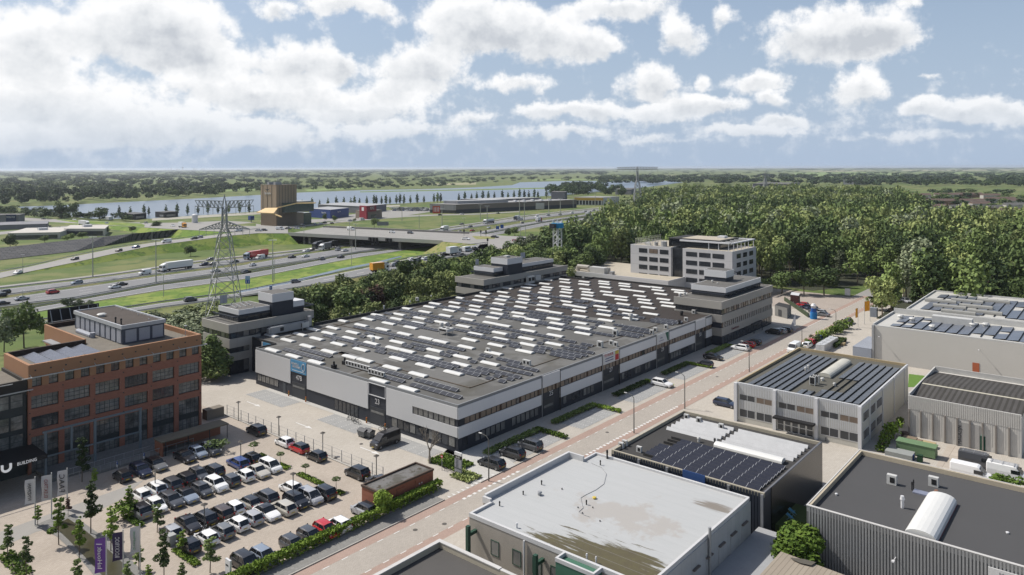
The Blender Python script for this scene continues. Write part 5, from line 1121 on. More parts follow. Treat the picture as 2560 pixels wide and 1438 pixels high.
# ---------------------------------------------------------------- grey corrugated warehouse with dark pitched sheet roof
HG=7.4
GS=thing('ribbed_warehouse',(152,14,0),'off-white ribbed warehouse with dark corrugated roof and a cream rooflight strip','warehouse')
g0=G(2270,988,HG); g1=G(2554,1037,HG); g2=G(2340,921,HG); gx0=g0[0]; gy1=g0[1]; gy0=g1[1]; gx1=g2[0]
GW=M('offwhite_ribbed_sheet',(.66,.64,.60),rough=.6,amt=.1,scale=.3)
boxp('wall',GW,GS,gx0,gx1,gy0,gy1,0,HG-.55); ribs('ribbed_panel',[GW],GS,'-x',gx0,gy0,gy1,4.9,HG-.02,.33,.08,.2)
b=MB(); b.box(gx0,gx0+.25,gy0,gy1,HG-.55,HG); b.box(gx0+.25,gx1,gy1-.25,gy1,HG-.55,HG+.3); b.box(gx1-.25,gx1,gy0,gy1-.25,HG-.55,HG+.5); b.build('parapet',[M('white_trim3',(.58,.57,.54))],GS)
CORR=tiles('dark_corrugated_roof',(.085,.08,.075),(.105,.10,.095),.9,60,.22,(.06,.056,.05),rot=90,wear=.15,wearscale=.5,off=0)
b=MB(); gm=(gx0+gx1)/2
b.add([(gx0+.25,gy0,HG-.6),(gx0+.25,gy1-.25,HG-.6),(gm,gy1-.25,HG+.25),(gm,gy0,HG+.25)],[(0,3,2,1)],0); b.add([(gm,gy0,HG+.25),(gm,gy1-.25,HG+.25),(gx1-.25,gy1-.25,HG-.6),(gx1-.25,gy0,HG-.6)],[(0,3,2,1)],0)
b.add([(gx0+.25,gy1-.25,HG-.6),(gm,gy1-.25,HG+.25),(gx1-.25,gy1-.25,HG-.6)],[(0,2,1)],0); b.add([(gx0+.25,gy0,HG-.6),(gm,gy0,HG+.25),(gx1-.25,gy0,HG-.6)],[(0,1,2)],0)
b.build('roof',[CORR],GS)
b=MB(); b.add([(gm-3.4,gy0+.1,HG-.02),(gm-3.4,gy1-.5,HG-.02),(gm-1.9,gy1-.5,HG+.125),(gm-1.9,gy0+.1,HG+.125)],[(0,3,2,1)]); b.build('rooflight_strip',[M('cream_strip',(.55,.52,.42),amt=.1)],GS)
st=(gy1-gy0)/9
for i in range(9):
    if i not in (4,5): ribs('ribbed_panel',[GW],GS,'-x',gx0,gy1-(i+1)*st+.35,gy1-i*st-.05,.9,4.85,.33,.03,.2)
    boxp('pilaster',M('brown_grey_post',(.3,.27,.24)),GS,gx0-.3,gx0,gy1-i*st-.32,gy1-i*st-.08,0,4.9)
boxp('roller_door',tiles('roller_door_white',(.46,.45,.43),(.49,.48,.46),12,.45,.02,(.38,.37,.36),rot='yz',off=0),GS,gx0-.12,gx0,gy1-5.85*st,gy1-4.1*st,0,4.3)
boxp('door',M('dark_green_door',(.02,.085,.055)),GS,gx0-.14,gx0,gy1-6.3*st,gy1-5.9*st,0,2.5); boxp('door_emblem',M('mint_oval',(.4,.6,.55)),GS,gx0-.17,gx0-.14,gy1-6.2*st,gy1-6.0*st,2.55,2.85)
text('MAGAZIJN',.62,M('dark_letters',(.06,.06,.06)),GS,(gx0-.15,gy1-4.3*st,2.0),(0,0,1),(0,1,0),width=3.2)
# ---------------------------------------------------------------- dark roofed ribbed shed lower right
HC=8.2
CS=thing('grey_ribbed_shed',(91,10,0),'silver-grey ribbed shed with plain dark roof and one white vaulted rooflight','warehouse')
q0=G(2012,1262,HC); q1=G(2153,1125,HC); q2=G(2560,1230,HC); qx0=q0[0]; qy1=(q0[1]+q1[1])/2; qx1=q1[0]
SIL=M('silver_ribbed_sheet',(.42,.43,.44),rough=.4,amt=.10,scale=.4,metal=.35); DROOF=M('dark_grey_roof_felt',(.088,.088,.09),rough=.95,amt=.06,scale=.1,fine=.04)
ye=-14
boxp('wall',M('silver_sheet_back',(.16,.165,.17),rough=.5),CS,qx0,qx1,ye,qy1,0,HC-.7); ribs('ribbed_panel',[SIL],CS,'-x',qx0,ye,qy1,0,HC-.05,.34,.09,.2)
boxp('roof',DROOF,CS,qx0+.3,qx1-.35,ye,qy1-.4,HC-.7,HC-.62)
b=MB(); b.box(qx0,qx0+.3,ye,qy1,HC-.7,HC,1); b.box(qx0+.3,qx1,qy1-.4,qy1,HC-.7,HC,0); b.box(qx1-.35,qx1,ye,qy1-.4,HC-.7,HC,0); b.build('parapet',[M('cream_edge',(.55,.48,.36),amt=.1),SIL],CS)
b=MB(); b.box(qx0+.3,qx1+.05,qy1-.1,qy1+.05,HC,HC+.06); b.box(qx1-.1,qx1+.05,ye,qy1-.1,HC,HC+.06); b.box(qx0-.06,qx0+.3,ye,qy1+.05,HC,HC+.07); b.build('coping',[MATS['white_coping']],CS)
v0=G(2254,1333,HC-.4); v1=G(2320,1240,HC-.4); bb=MB(); bb.barrel(v0[0],v1[0],v0[1]-3.6,v0[1]-.2,HC-.65,1.0,'x',0,10,.15,1)
bb.build('vaulted_rooflight',[OPAL,M('maroon_kerb',(.25,.10,.10))],CS)
for u,v in ((2230,1200),(2334,1205)): acu(u,v+10,HC-.62,CS,1.3)
vent(2256,1270,HC-.62,CS,.28,1.5,WHT); vent(2091,1238,HC-.62,CS,.2,.25,WHT); vent(2341,1243,HC-.62,CS,.3,.9,M('rusty_pipe',(.3,.15,.1))); vent(2280,1226,HC-.62,CS,.12,1.1,BLACK); vent(2284,1224,HC-.62,CS,.1,1.3,BLACK); vent(2519,1334,HC-.62,CS,.2,.2,WHT)
p=G(2305,1232,HC-.5); boxp('flat_rooflight',M('blue_grey_glass',(.25,.27,.35),rough=.3),CS,p[0]-.6,p[0]+.6,p[1]-1,p[1]+1,HC-.62,HC-.45)
bb=MB(); y_=G(2254,1395,4)[1]; bb.bar((qx0-.05,y_,5.2),(qx0-1.3,y_,5.3),.07); bb.box(qx0-1.6,qx0-1.2,y_-.15,y_+.15,5.2,5.35); bb.build('wall_lamp',[WHT],CS)
y_=G(2475,1405,HC-1)[1]; bb=MB(); bb.box(qx0-.25,qx0-.12,y_-14,y_,HC-2.4,HC-.9); bb.build('sign_board',[MATS['sign_paper']],CS)
text('Modelflug',.45,M('sign_grey_text',(.25,.25,.27)),CS,(qx0-.28,y_-2.2,HC-1.4),(0,-1,0),(0,0,1))
# tan sheet roof at the bottom edge
TR=thing('tan_roof_shed',(84,22,0),'low shed with weathered tan sheet roof cut by the bottom edge','shed')
t0=G(1955,1382,4.5); TANR=tiles('tan_sheet_roof',(.36,.31,.25),(.40,.35,.28),.55,60,.05,(.27,.23,.18),rot=90,wear=.14,off=0)
b=MB(); b.box(t0[0]-14,t0[0],t0[1]-14,t0[1],0,3.6); b.build('wall',[GPEB],TR)
b=MB(); b.add([(t0[0]-14,t0[1]-14,4.0),(t0[0]+.2,t0[1]-14,4.0),(t0[0]+.2,t0[1]+.2,4.5),(t0[0]-14,t0[1]+.2,4.5)],[(0,1,2,3)]); b.add([(t0[0]-14,t0[1]-14,3.6),(t0[0]+.2,t0[1]-14,3.6),(t0[0]+.2,t0[1]+.2,3.6),(t0[0]-14,t0[1]+.2,3.6)],[(3,2,1,0)]); b.build('roof',[TANR],TR)
b=MB(); b.poly([(*G(u,v,4.36)[:2],4.56) for u,v in ((1975,1398),(2010,1402),(2040,1410),(2028,1418),(2000,1412),(1982,1404)) ][::-1]); b.build('moss_patch',[M('dark_moss',(.12,.11,.09))],TR)
# ---------------------------------------------------------------- vehicles
PAINT={}
def paint(nm,col,rough=.28):
    if nm not in PAINT: PAINT[nm]=M('paint_'+nm,tuple(c/KC for c in col),rough=rough,amt=.02,fine=.01,spec=.5,coat=.6)
    return PAINT[nm]
for n_,c_ in dict(white=(.72,.72,.71),black=(.012,.012,.014),dark_grey=(.05,.053,.06),grey=(.14,.145,.15),silver=(.34,.35,.37),blue=(.02,.045,.17),dark_blue=(.015,.022,.05),red=(.42,.015,.02),champagne=(.42,.40,.35),silver_blue=(.20,.24,.30),orange=(.65,.28,.02),brown=(.06,.04,.03),light_blue=(.3,.42,.55)).items(): paint(n_,c_)
CGL=M('car_glass',(.018,.022,.026),rough=.08,amt=.2,spec=.8); TYR=M('tyre_rubber',(.02,.02,.02),rough=.9); RIM=M('wheel_rim',(.4,.4,.41),rough=.4,metal=.4); HL=M('headlight_lens',(.6,.62,.65),rough=.15,spec=.7); TL=M('taillight_lens',(.35,.01,.01),rough=.2); PLT=M('yellow_plate',(.62,.48,.05)); TRIM=M('black_trim',(.018,.018,.019),rough=.7)
# kind: length, width, belt height, roof height, bonnet height, screen base, roof front, roof rear, rear glass base, wheel radius   (x forward)
SPEC={'hatchback':(3.95,1.72,.95,1.48,.88,.95,.35,-1.45,-1.85,.31),'saloon':(4.7,1.84,.92,1.44,.86,.95,.25,-1.0,-1.75,.33),'estate car':(4.7,1.84,.93,1.48,.88,1.0,.35,-1.75,-2.2,.33),
'SUV':(4.45,1.86,1.08,1.66,1.02,1.05,.5,-1.6,-2.05,.36),'MPV':(4.35,1.82,1.05,1.66,.95,1.35,.6,-1.75,-2.05,.32)}
def loft(b,secs,m=0,cap=True):
    n=len(secs[0]); o=len(b.v)
    b.v+=[tuple(p) for s in secs for p in s]
    for i in range(len(secs)-1):
        for j in range(n-1): b.f.append([o+i*n+j,o+i*n+j+1,o+(i+1)*n+j+1,o+(i+1)*n+j]); b.m.append(m)
    if cap: b.f.append([o+j for j in range(n)][::-1]); b.m.append(m); b.f.append([o+(len(secs)-1)*n+j for j in range(n)]); b.m.append(m)
def make_car(kind,far=False):
    L_,Wd,zb,zr,zh,xs,xf,xr,xg,rw=SPEC[kind]; h=L_/2; w=Wd/2
    t=thing('parked_car',(0,0,0),'x','car'); b=MB()
    st=[(h,.78,.34,.56),(h-.06,.9,.22,.66),(h-.35,.97,.2,zh-.10),(h-.9,1,.2,zh),(xs,1,.2,zb),(0,1,.2,zb+.01),(xg+.3,1,.2,zb+.03),(-h+.35,.98,.2,zb+.02 if kind!='saloon' else zb),(-h+.07,.92,.24,zb-.06),(-h,.82,.36,zb-.25)]
    secs=[]
    for x,k,z0,z1 in st:
        y=w*k; zm=(z0+z1)/2
        secs.append([(x,-y*.9,z0),(x,-y,z0+.12),(x,-y,max(zm,z1-.18)),(x,-y*.9,z1),(x,0,z1+.02),(x,y*.9,z1),(x,y,max(zm,z1-.18)),(x,y,z0+.12),(x,y*.9,z0),(x,-y*.9,z0)])
    loft(b,secs); b.build('body',[MATS['paint_white']],t,smooth=False)
    wg=w*.88; wr=w*.74; g=MB(); zt=zr-.035
    P=[(xs+.02,wg,zb-.01),(xf,wr,zt),(xr,wr*.98,zt-.01),(xg-.02,wg*.95,zb)]
    Lf=[(x,-y,z) for x,y,z in P]; Rt=[(x,y,z) for x,y,z in P]
    g.add(Lf+Rt,[(0,1,5,4),(1,2,6,5),(2,3,7,6),(0,3,2,1),(4,5,6,7)]); g.build('windows',[CGL],t)
    r=MB(); secs=[]
    for i in range(5):
        x=xf+.04+(xr-xf-.06)*i/4; zz=zr-.03+.03*math.sin(math.pi*i/4); secs.append([(x,-wr-.03,zr-.06),(x,-wr*.8,zz),(x,0,zz+.02),(x,wr*.8,zz),(x,wr+.03,zr-.06)])
    loft(r,secs,cap=False)
    for s in (-1,1):
        r.bar((xs,s*wg,zb),(xf,s*(wr+.01),zt),.07); r.bar((xr,s*wr,zt),(xg,s*wg*.96,zb),.16 if kind!='saloon' else .1)
        for xm in ((xf+xr)/2+.1,): r.bar((xm,s*(wg+.0),zb),(xm,s*(wr+.02),zt),.05)
    r.build('roof',[MATS['paint_white']],t)
    if not far:
        for sx in (h-.78,-h+.75):
            for s in (-1,1):
                q=MB(); n=12
                for (rr,y0,y1,m) in ((rw,w*.80,w*.985,0),(rw*.62,w*.985,w*1.0,1)):
                    A=[(sx+rr*math.cos(2*math.pi*i/n),s*y0,rw+rr*math.sin(2*math.pi*i/n)) for i in range(n)]; B_=[(p[0],s*y1,p[2]) for p in A]
                    q.add(A+B_,[(i,(i+1)%n,n+(i+1)%n,n+i) for i in range(n)],m); q.poly(B_,m)
                q.build('wheel',[TYR,RIM],t)
        for s in (-1,1):
            q=MB(); q.box(h-.24,h-.03,s*w*.82-.16*(s>0)-.0,s*w*.82+.16*(s<0),zh-.26,zh-.13); q.build('headlight',[HL],t)
            q=MB(); q.box(-h+.01,-h+.2,s*w*.86-.14*(s>0),s*w*.86+.14*(s<0),zb-.22,zb+.0); q.build('taillight',[TL],t)
            q=MB(); q.box(xs-.25,xs-.05,s*w*1.0-.02,s*w*1.0+.02+s*.14,zb+.0,zb+.12); q.build('wing_mirror',[TRIM],t)
        q=MB(); q.box(h-.01,h+.02,-.26,.26,.36,.47); q.build('number_plate',[PLT],t); q=MB(); q.box(-h-.02,-h+.06,-.26,.26,.5,.61); q.build('number_plate',[PLT],t)
    else:
        q=MB()
        for sx in (h-.78,-h+.75):
            for s in (-1,1): q.box(sx-.28,sx+.28,s*w*.9-.1,s*w*.9+.13,0,.55)
        q.build('wheels',[TYR],t)
    return t
def make_van(far=False,L_=5.3,H_=2.3,glazed=False):
    t=thing('van',(0,0,0),'x','van'); h=L_/2; w=.98; b=MB(); secs=[]
    for x,k,z0,z1 in [(h,.85,.35,.95),(h-.15,.95,.25,1.15),(h-.85,1,.25,1.32),(h-1.55,1,.25,H_-.1),(h-1.8,1,.25,H_),(-h+.1,1,.25,H_),(-h,.96,.3,H_-.08)]:
        y=w*k; yt=y*(.86 if z1>1.5 else .95); secs.append([(x,-y*.95,z0),(x,-y,z0+.1),(x,-y,z1*.6),(x,-yt,z1-.06),(x,-yt*.9,z1),(x,yt*.9,z1),(x,yt,z1-.06),(x,y,z1*.6),(x,y,z0+.1),(x,y*.95,z0),(x,-y*.95,z0)])
    loft(b,secs); b.build('body',[MATS['paint_white']],t)
    g=MB(); zs=1.36
    g.add([(h-.82,-.82,zs-.02),(h-.82,.82,zs-.02),(h-1.5,.76,H_-.2),(h-1.5,-.76,H_-.2)],[(0,1,2,3)])
    g.v=[(x+.05,y,z+.03) for x,y,z in g.v]
    for s in (-1,1):
        xs_=[(h-1.05,h-2.2)]+([(h-2.35,h-3.4),(h-3.5,-h+.3)] if glazed else [])
        for a,c in xs_: g.box(c,a,s*.96-.02,s*.96+.035*s+.0+.02,1.3,1.85) if s>0 else g.box(c,a,-.995,-.95,1.3,1.85)
    g.build('windows',[CGL],t)
    if far:
        q=MB()
        for sx in (h-.9,-h+.95):
            for s in (-1,1): q.box(sx-.32,sx+.32,s*.87-.12,s*.87+.14,0,.64)
        q.build('wheels',[TYR],t)
    else:
        for sx in (h-.9,-h+.95):
            for s in (-1,1):
                q=MB(); n=12; rw=.34
                for (rr,y0,y1,m) in ((rw,.8,.99,0),(rw*.6,.99,1.0,1)):
                    A=[(sx+rr*math.cos(2*math.pi*i/n),s*y0,rw+rr*math.sin(2*math.pi*i/n)) for i in range(n)]; B_=[(p[0],s*y1,p[2]) for p in A]
                    q.add(A+B_,[(i,(i+1)%n,n+(i+1)%n,n+i) for i in range(n)],m); q.poly(B_,m)
                q.build('wheel',[TYR,RIM],t)
        for s in (-1,1):
            q=MB(); q.box(h-.25,h-.02,s*.78-.15,s*.78+.15,.85,1.05); q.build('headlight',[HL],t)
            q=MB(); q.box(-h-.01,-h+.05,s*.88-.06,s*.88+.06,1.0,1.4); q.build('taillight',[TL],t)
        q=MB(); q.box(h-.02,h+.02,-.26,.26,.4,.51); q.build('number_plate',[PLT],t)
    return t
def make_truck(tank=False,rigid=False):
    t=thing('truck',(0,0,0),'x','truck'); n=8.0 if rigid else 15.5; h=n/2
    b=MB(); b.box(h-2.1,h,-1.22,1.22,.6,3.0); b.add([(h-2.1,-1.2,3.0),(h-.4,-1.2,3.0),(h-2.1,1.2,3.0),(h-.4,1.2,3.0),(h-2.1,-1.2,3.7),(h-2.1,1.2,3.7)],[(0,1,4),(2,5,3),(1,3,5,4)]); b.build('cab',[MATS['paint_white']],t)
    g=MB(); g.box(h-.02,h+.03,-1.1,1.1,1.7,2.6); g.box(h-1.4,h-.4,-1.25,-1.21,1.7,2.5); g.box(h-1.4,h-.4,1.21,1.25,1.7,2.5); g.build('windows',[CGL],t)
    b=MB()
    if tank:
        for i in range(1): 
            m=[]; 
            A=[(h-2.5,1.2*math.cos(a*math.pi/6),2.3+1.2*math.sin(a*math.pi/6)) for a in range(12)]; B_=[(-h,p[1],p[2]) for p in A]
            b.add(A+B_,[(i,(i+1)%12,12+(i+1)%12,12+i) for i in range(12)]); b.poly(A); b.poly(B_[::-1])
    else: b.box(-h,h-2.5,-1.27,1.27,1.15,4.0)
    b.build('load_box',[MATS['paint_white']],t)
    q=MB(); q.box(-h+.3,h-.3,-1.0,1.0,.55,1.1)
    for sx in ([h-1.2,-h+1.2,-h+2.4,h-3.6] if not rigid else [h-1.2,-h+1.5]):
        for s in (-1,1):
            A=[(sx+.5*math.cos(a*math.pi/5),s*.95,.5+.5*math.sin(a*math.pi/5)) for a in range(10)]; B_=[(p[0],s*1.25,p[2]) for p in A]; q.add(A+B_,[(i,(i+1)%10,10+(i+1)%10,10+i) for i in range(10)]); q.poly(B_)
    q.build('chassis',[TYR],t); return t
PROTO={}
def proto(k,far):
    key=(k,far)
    if key not in PROTO:
        if k in SPEC: o=make_car(k,far)
        elif k=='van': o=make_van(far)
        elif k=='minibus': o=make_van(far,5.6,2.5,True)
        elif k=='pickup': o=make_car('estate car',far)
        elif k=='tanker': o=make_truck(True)
        elif k=='box truck': o=make_truck(False,True)
        else: o=make_truck()
        PROTO[key]=o
    return PROTO[key]
def vehicle(k,col,x,y,z,ang,label,group,name='parked_car',far=False,roofcol=None,loadcol=None):
    o=copy_tree(proto(k,far)); o.location=(x,y,z); o.scale=(1.07,1.07,1.07); o.rotation_euler=(0,0,ang); o.name=name
    o['label']=label; o['category']={'van':'van','minibus':'van','truck':'truck','tanker':'truck','box truck':'truck'}.get(k,'car'); o['group']=group
    for c in o.children:
        n=c.name.split('.')[0]; m=None
        if n in ('body','cab'): m=paint(col,None) if col in PAINT else None
        elif n=='roof': m=PAINT[roofcol or col]
        elif n=='load_box': m=PAINT[loadcol or col]
        if m: c.material_slots[0].link='OBJECT'; c.material_slots[0].material=m
    return o
N_=-math.pi/2; P_=math.pi/2    # nose towards the camera side (-y) or away (+y)
def row(lst,rowname,group,z=.7,place=None):
    for i,(px,py,k,col,ang,*rc) in enumerate(lst):
        x,y,_=G(px,py,z); lb='%s %s, %s from left in the %s'%(col.replace('_',' '),k,ORD(i+1),rowname)
        rcol=rc[0] if rc else None
        if rcol: lb='%s %s with %s roof, %s from left in %s'%(col.replace('_',' '),k,rcol.replace('_',' '),ORD(i+1),rowname)
        vehicle(k,col,x,y,0,ang+R.uniform(-.03,.03),lb,group,roofcol=rcol)
GP='cars parked in the lot by the brick office'
row([(306,1188,'hatchback','black',P_),(352,1174,'estate car','dark_blue',N_),(390,1160,'estate car','grey',N_,'black'),(462,1140,'saloon','black',N_),(495,1130,'hatchback','silver_blue',N_),(527,1123,'SUV','dark_grey',N_)],'shaded row beside the brick office',GP)
row([(352,1236,'hatchback','white',P_),(389,1222,'MPV','white',P_),(427,1210,'SUV','dark_grey',P_),(462,1198,'SUV','black',P_),(497,1185,'hatchback','dark_grey',N_),(532,1174,'estate car','black',P_),(595,1156,'estate car','blue',P_),(627,1144,'hatchback','black',P_)],'second row from the brick office',GP)
row([(350,1277,'SUV','grey',P_,'black'),(391,1263,'hatchback','white',N_),(429,1249,'estate car','dark_grey',N_),(466,1237,'saloon','silver_blue',N_,'black'),(505,1224,'hatchback','dark_grey',N_),(540,1211,'SUV','white',N_),(575,1199,'hatchback','dark_grey',P_),(611,1187,'hatchback','white',P_),(645,1177,'saloon','champagne',N_),(676,1165,'MPV','white',N_)],'third row from the brick office',GP)
row([(427,1329,'hatchback','grey',P_,'silver'),(471,1308,'saloon','black',N_),(511,1296,'SUV','black',P_),(552,1283,'SUV','brown',P_),(583,1268,'hatchback','white',P_),(622,1255,'hatchback','champagne',P_,'black'),(665,1243,'SUV','dark_grey',P_),(726,1218,'hatchback','white',P_)],'fourth row from the brick office',GP)
row([(471,1362,'hatchback','black',P_),(517,1343,'hatchback','white',P_),(555,1326,'hatchback','grey',P_),(593,1308,'hatchback','white',P_),(628,1293,'hatchback','silver',P_),(667,1279,'saloon','white',N_,'black'),(708,1267,'estate car','champagne',P_),(740,1252,'SUV','black',N_),(776,1241,'MPV','silver',N_),(808,1231,'SUV','black',P_)],'fifth row from the brick office',GP)
row([(615,1407,'SUV','black',N_),(660,1389,'hatchback','silver_blue',N_),(732,1360,'hatchback','dark_grey',N_),(776,1339,'hatchback','dark_grey',N_),(815,1323,'hatchback','red',N_),(847,1309,'hatchback','white',P_),(912,1275,'SUV','silver',P_,'black')],'row along the hedge',GP)
row([(641,1075,'SUV','black',P_),(711,1104,'hatchback','white',P_),(748,1119,'hatchback','red',P_,'black'),(791,1139,'hatchback','black',P_),(893,1181,'SUV','black',P_),(948,1203,'estate car','dark_grey',P_)],'line along the wire fence',GP)
x,y,_=G(963,1098,1.1); vehicle('van','black',x,y,0,math.pi,'black panel van parked against the west wall of the long hall','vans near the buildings','van')
GS2='cars parked in front of the long hall'
row([(1229,1156,'estate car','black',P_),(1281,1132,'SUV','black',P_),(1326,1112,'MPV','dark_grey',P_),(1655,957,'estate car','white',N_),(1762,909,'hatchback','black',P_),(1783,891,'saloon','black',N_),(1850,868,'estate car','white',P_),(1869,861,'hatchback','red',P_),(1884,855,'hatchback','black',P_),(1934,829,'SUV','black',P_),(1949,827,'hatchback','silver',P_),(1962,824,'hatchback','black',P_)],'bays between the long hall and the street',GS2)
row([(2006,761,'hatchback','red',P_),(2015,767,'hatchback','dark_blue',P_),(2029,771,'hatchback','dark_blue',P_),(2040,777,'saloon','dark_grey',P_),(2049,780,'hatchback','silver',P_),(2055,785,'saloon','grey',P_)],'far yard behind the beige office block','cars parked in the far yard')
for (px,py,k,col,ang,lb) in ((2019,862,'hatchback','white',0,'white hatchback at the near end of the bushes beside the street'),(2030,855,'hatchback','red',0,'red hatchback between white and blue cars by the roadside bushes'),(2049,845,'hatchback','blue',0,'blue hatchback behind the red one by the roadside bushes'),(2062,835,'hatchback','dark_grey',0,'dark car with pale bonnet at the far end of the roadside bushes'),(2105,812,'hatchback','white',0,'white hatchback behind the dark car next to the flag poles'),(2121,803,'SUV','dark_grey',0,'dark grey SUV parked on the pavement by the flag poles'),
   (2265,751,'estate car','silver',-2.4,'silver estate car in tree shade beside the solar-roofed white warehouse'),(2235,774,'hatchback','black',.9,'black car in deep shade under trees left of the white warehouse'),(1814,1007,'estate car','dark_blue',N_,'dark blue estate car peeping from behind the white ribbed office')):
    x,y,_=G(px,py,.7); vehicle(k,col,x,y,0,ang,lb,'cars parked along the street')
for (px,py,k,col,ang,lb) in ((1985,868,'van','white',0,'white van driving down the street beside the white ribbed office'),(2447,1151,'van','dark_grey',N_,'dark grey van with roof rack outside the ribbed warehouse'),(2428,1180,'van','white',N_,'white van half hidden behind the cream roof edge'),(2520,1180,'van','white',N_,'white van with pipe rack behind the bush at the right edge')):
    x,y,_=G(px,py,1.2); o=vehicle(k,col,x,y,0,ang+(math.pi if px<2000 else 0),lb,'vans near the buildings','van')
    if px>2440:
        q=MB()
        for s in (-.5,0,.5): q.bar((-2.2,s,2.4),(1.4,s,2.4),.06)
        for s in (-2.0,-.6,.8): q.bar((s,-.8,2.36),(s,.8,2.36),.05)
        WLOC[o.name]=Vector((0,0,0)); q.build('roof_rack',[ALU],o)
for (x,y,lb) in ((131.5,50.5,'silver car hidden under the black entrance canopy of the ribbed office'),): vehicle('hatchback','silver',x,y-0.0,0,P_,lb,'cars parked along the street')
# ---- traffic on and around the motorway
def heading(P,px,zf):
    a=G(px-4,interp(P,px-4),zf(px-4)); b_=G(px+4,interp(P,px+4),zf(px+4)); return math.atan2(b_[1]-a[1],b_[0]-a[0])
def traffic(lst,P,zf,rowname,group,rev=False):
    lst=sorted(lst)
    for i,(px,py,k,col,*lc) in enumerate(lst):
        z=zf(px); hgt={'truck':2,'tanker':2,'box truck':2,'van':1.1,'minibus':1.2}.get(k,.7)
        x,y,_=G(px,py,z+hgt); a=heading(P,px,zf)+(math.pi if rev else 0)
        lb='%s %s, %s from left on the %s'%(col.replace('_',' '),k,ORD(i+1),rowname)
        if lc: lb='%s with %s load, %s from left on the %s'%(k,lc[0].replace('_',' '),ORD(i+1),rowname)
        vehicle(k,col,x,y,z+.08,a,lb,group,'truck' if k in('truck','tanker','box truck') else ('van' if k in ('van','minibus') else 'driving_car'),far=True,loadcol=lc[0] if lc else None)
traffic([(45,681,'saloon','white'),(187,647,'hatchback','black'),(297,626,'hatchback','brown'),(340,617,'saloon','blue'),(416,603,'van','white'),(485,596,'hatchback','black'),(499,593,'hatchback','silver'),(596,575,'van','white')],s1b,zs,'far slip road','vehicles on the far slip road',True)
traffic([(10,731,'SUV','black'),(2,738,'hatchback','black'),(192,707,'SUV','silver_blue'),(362,681,'van','white'),(441,665,'truck','white','white'),(404,675,'hatchback','black'),(510,661,'SUV','dark_blue'),(529,660,'hatchback','dark_grey'),(525,648,'hatchback','grey'),(586,654,'saloon','black'),(640,637,'truck','silver_blue','red'),(650,643,'van','white'),(765,627,'saloon','white'),(779,624,'hatchback','black'),(795,613,'box truck','dark_grey','dark_grey'),(812,617,'box truck','white','grey'),(832,611,'box truck','dark_grey','black'),(902,610,'van','dark_grey'),(938,608,'van','silver'),
 (1111,572,'box truck','white','white'),(1154,560,'saloon','black'),(1176,566,'saloon','dark_blue'),(1222,553,'tanker','white','silver'),(1292,545,'box truck','dark_blue','white'),(1302,547,'van','white'),(1342,541,'van','white'),(1371,538,'saloon','dark_blue'),(1400,536,'saloon','dark_grey'),(1429,532,'van','white'),(1464,529,'hatchback','black'),(1485,526,'saloon','dark_grey'),(1517,519,'box truck','red','brown')],c1b,Z0,'farthest motorway carriageway','vehicles on the far carriageway',True)
traffic([(6,758,'saloon','black'),(55,746,'saloon','silver'),(132,730,'SUV','red'),(287,717,'saloon','white'),(304,710,'saloon','black'),(539,677,'saloon','silver'),(632,662,'hatchback','white'),(730,642,'saloon','black'),(764,640,'saloon','white'),(846,624,'MPV','silver'),(862,626,'saloon','white'),(1150,579,'hatchback','dark_grey'),(1181,576,'saloon','red'),(1222,569,'saloon','white'),(1306,557,'hatchback','black'),(1347,549,'box truck','red','white'),(1470,536,'box truck','dark_grey','white'),(1504,539,'hatchback','red')],c2t,Z0,'middle carriageway of the motorway','vehicles on the middle carriageway')
traffic([(615,679,'saloon','black'),(804,647,'SUV','grey'),(852,642,'saloon','black')],c3t,Z0,'nearest carriageway of the motorway','vehicles on the near carriageway')
traffic([(476,749,'SUV','dark_grey'),(739,703,'hatchback','grey'),(949,669,'box truck','white','orange'),(966,660,'hatchback','silver'),(985,662,'estate car','silver'),(994,656,'saloon','black'),(1010,665,'SUV','black'),(1016,655,'saloon','dark_grey'),(1030,649,'estate car','white'),(1040,651,'MPV','silver'),(1052,657,'saloon','dark_blue'),(1051,646,'hatchback','black'),(1064,646,'saloon','white'),(1086,641,'SUV','black'),(1078,643,'hatchback','dark_grey'),(1091,650,'saloon','blue'),(1112,636,'SUV','black'),(1134,628,'box truck','white','white'),(1149,626,'hatchback','dark_grey'),(1154,637,'saloon','black'),(1168,623,'minibus','white'),(1186,622,'SUV','black')],r1b,zr,'near slip road queue','vehicles queueing on the near slip road')
traffic([(647,576,'saloon','silver'),(661,575,'hatchback','black'),(700,571,'van','white'),(721,571,'saloon','dark_grey'),(742,571,'saloon','silver'),(756,563,'hatchback','black'),(877,572,'van','white'),(1165,597,'saloon','white'),(980,580,'hatchback','white'),(1026,582,'hatchback','dark_grey'),(1237,592,'saloon','black')],[(640,583),(720.7,584),(1105.6,604.5),(1240,610)],lambda x:6.5,'road over the bridge','vehicles on the bridge road')
traffic([(1305,596,'saloon','black')],[(1250,600),(1345,600)],lambda x:6.5,'junction beside the trees','vehicles on the bridge road')
traffic([(109,547,'saloon','dark_grey'),(186,549,'saloon','white'),(210,558,'truck','white','white'),(267,558,'saloon','silver_blue'),(432,564,'saloon','white'),(456,563,'box truck','orange','white'),(365,557,'hatchback','grey')],u1b,zu,'upper road beyond the solar strip','vehicles on the upper road')
traffic([(123,569,'saloon','dark_grey'),(188,565,'hatchback','silver'),(148,570,'hatchback','grey')],[(0,587),(113,575),(188,568.5),(260,563),(350,559)],Z0,'small road left of the bridge','vehicles on the small road')
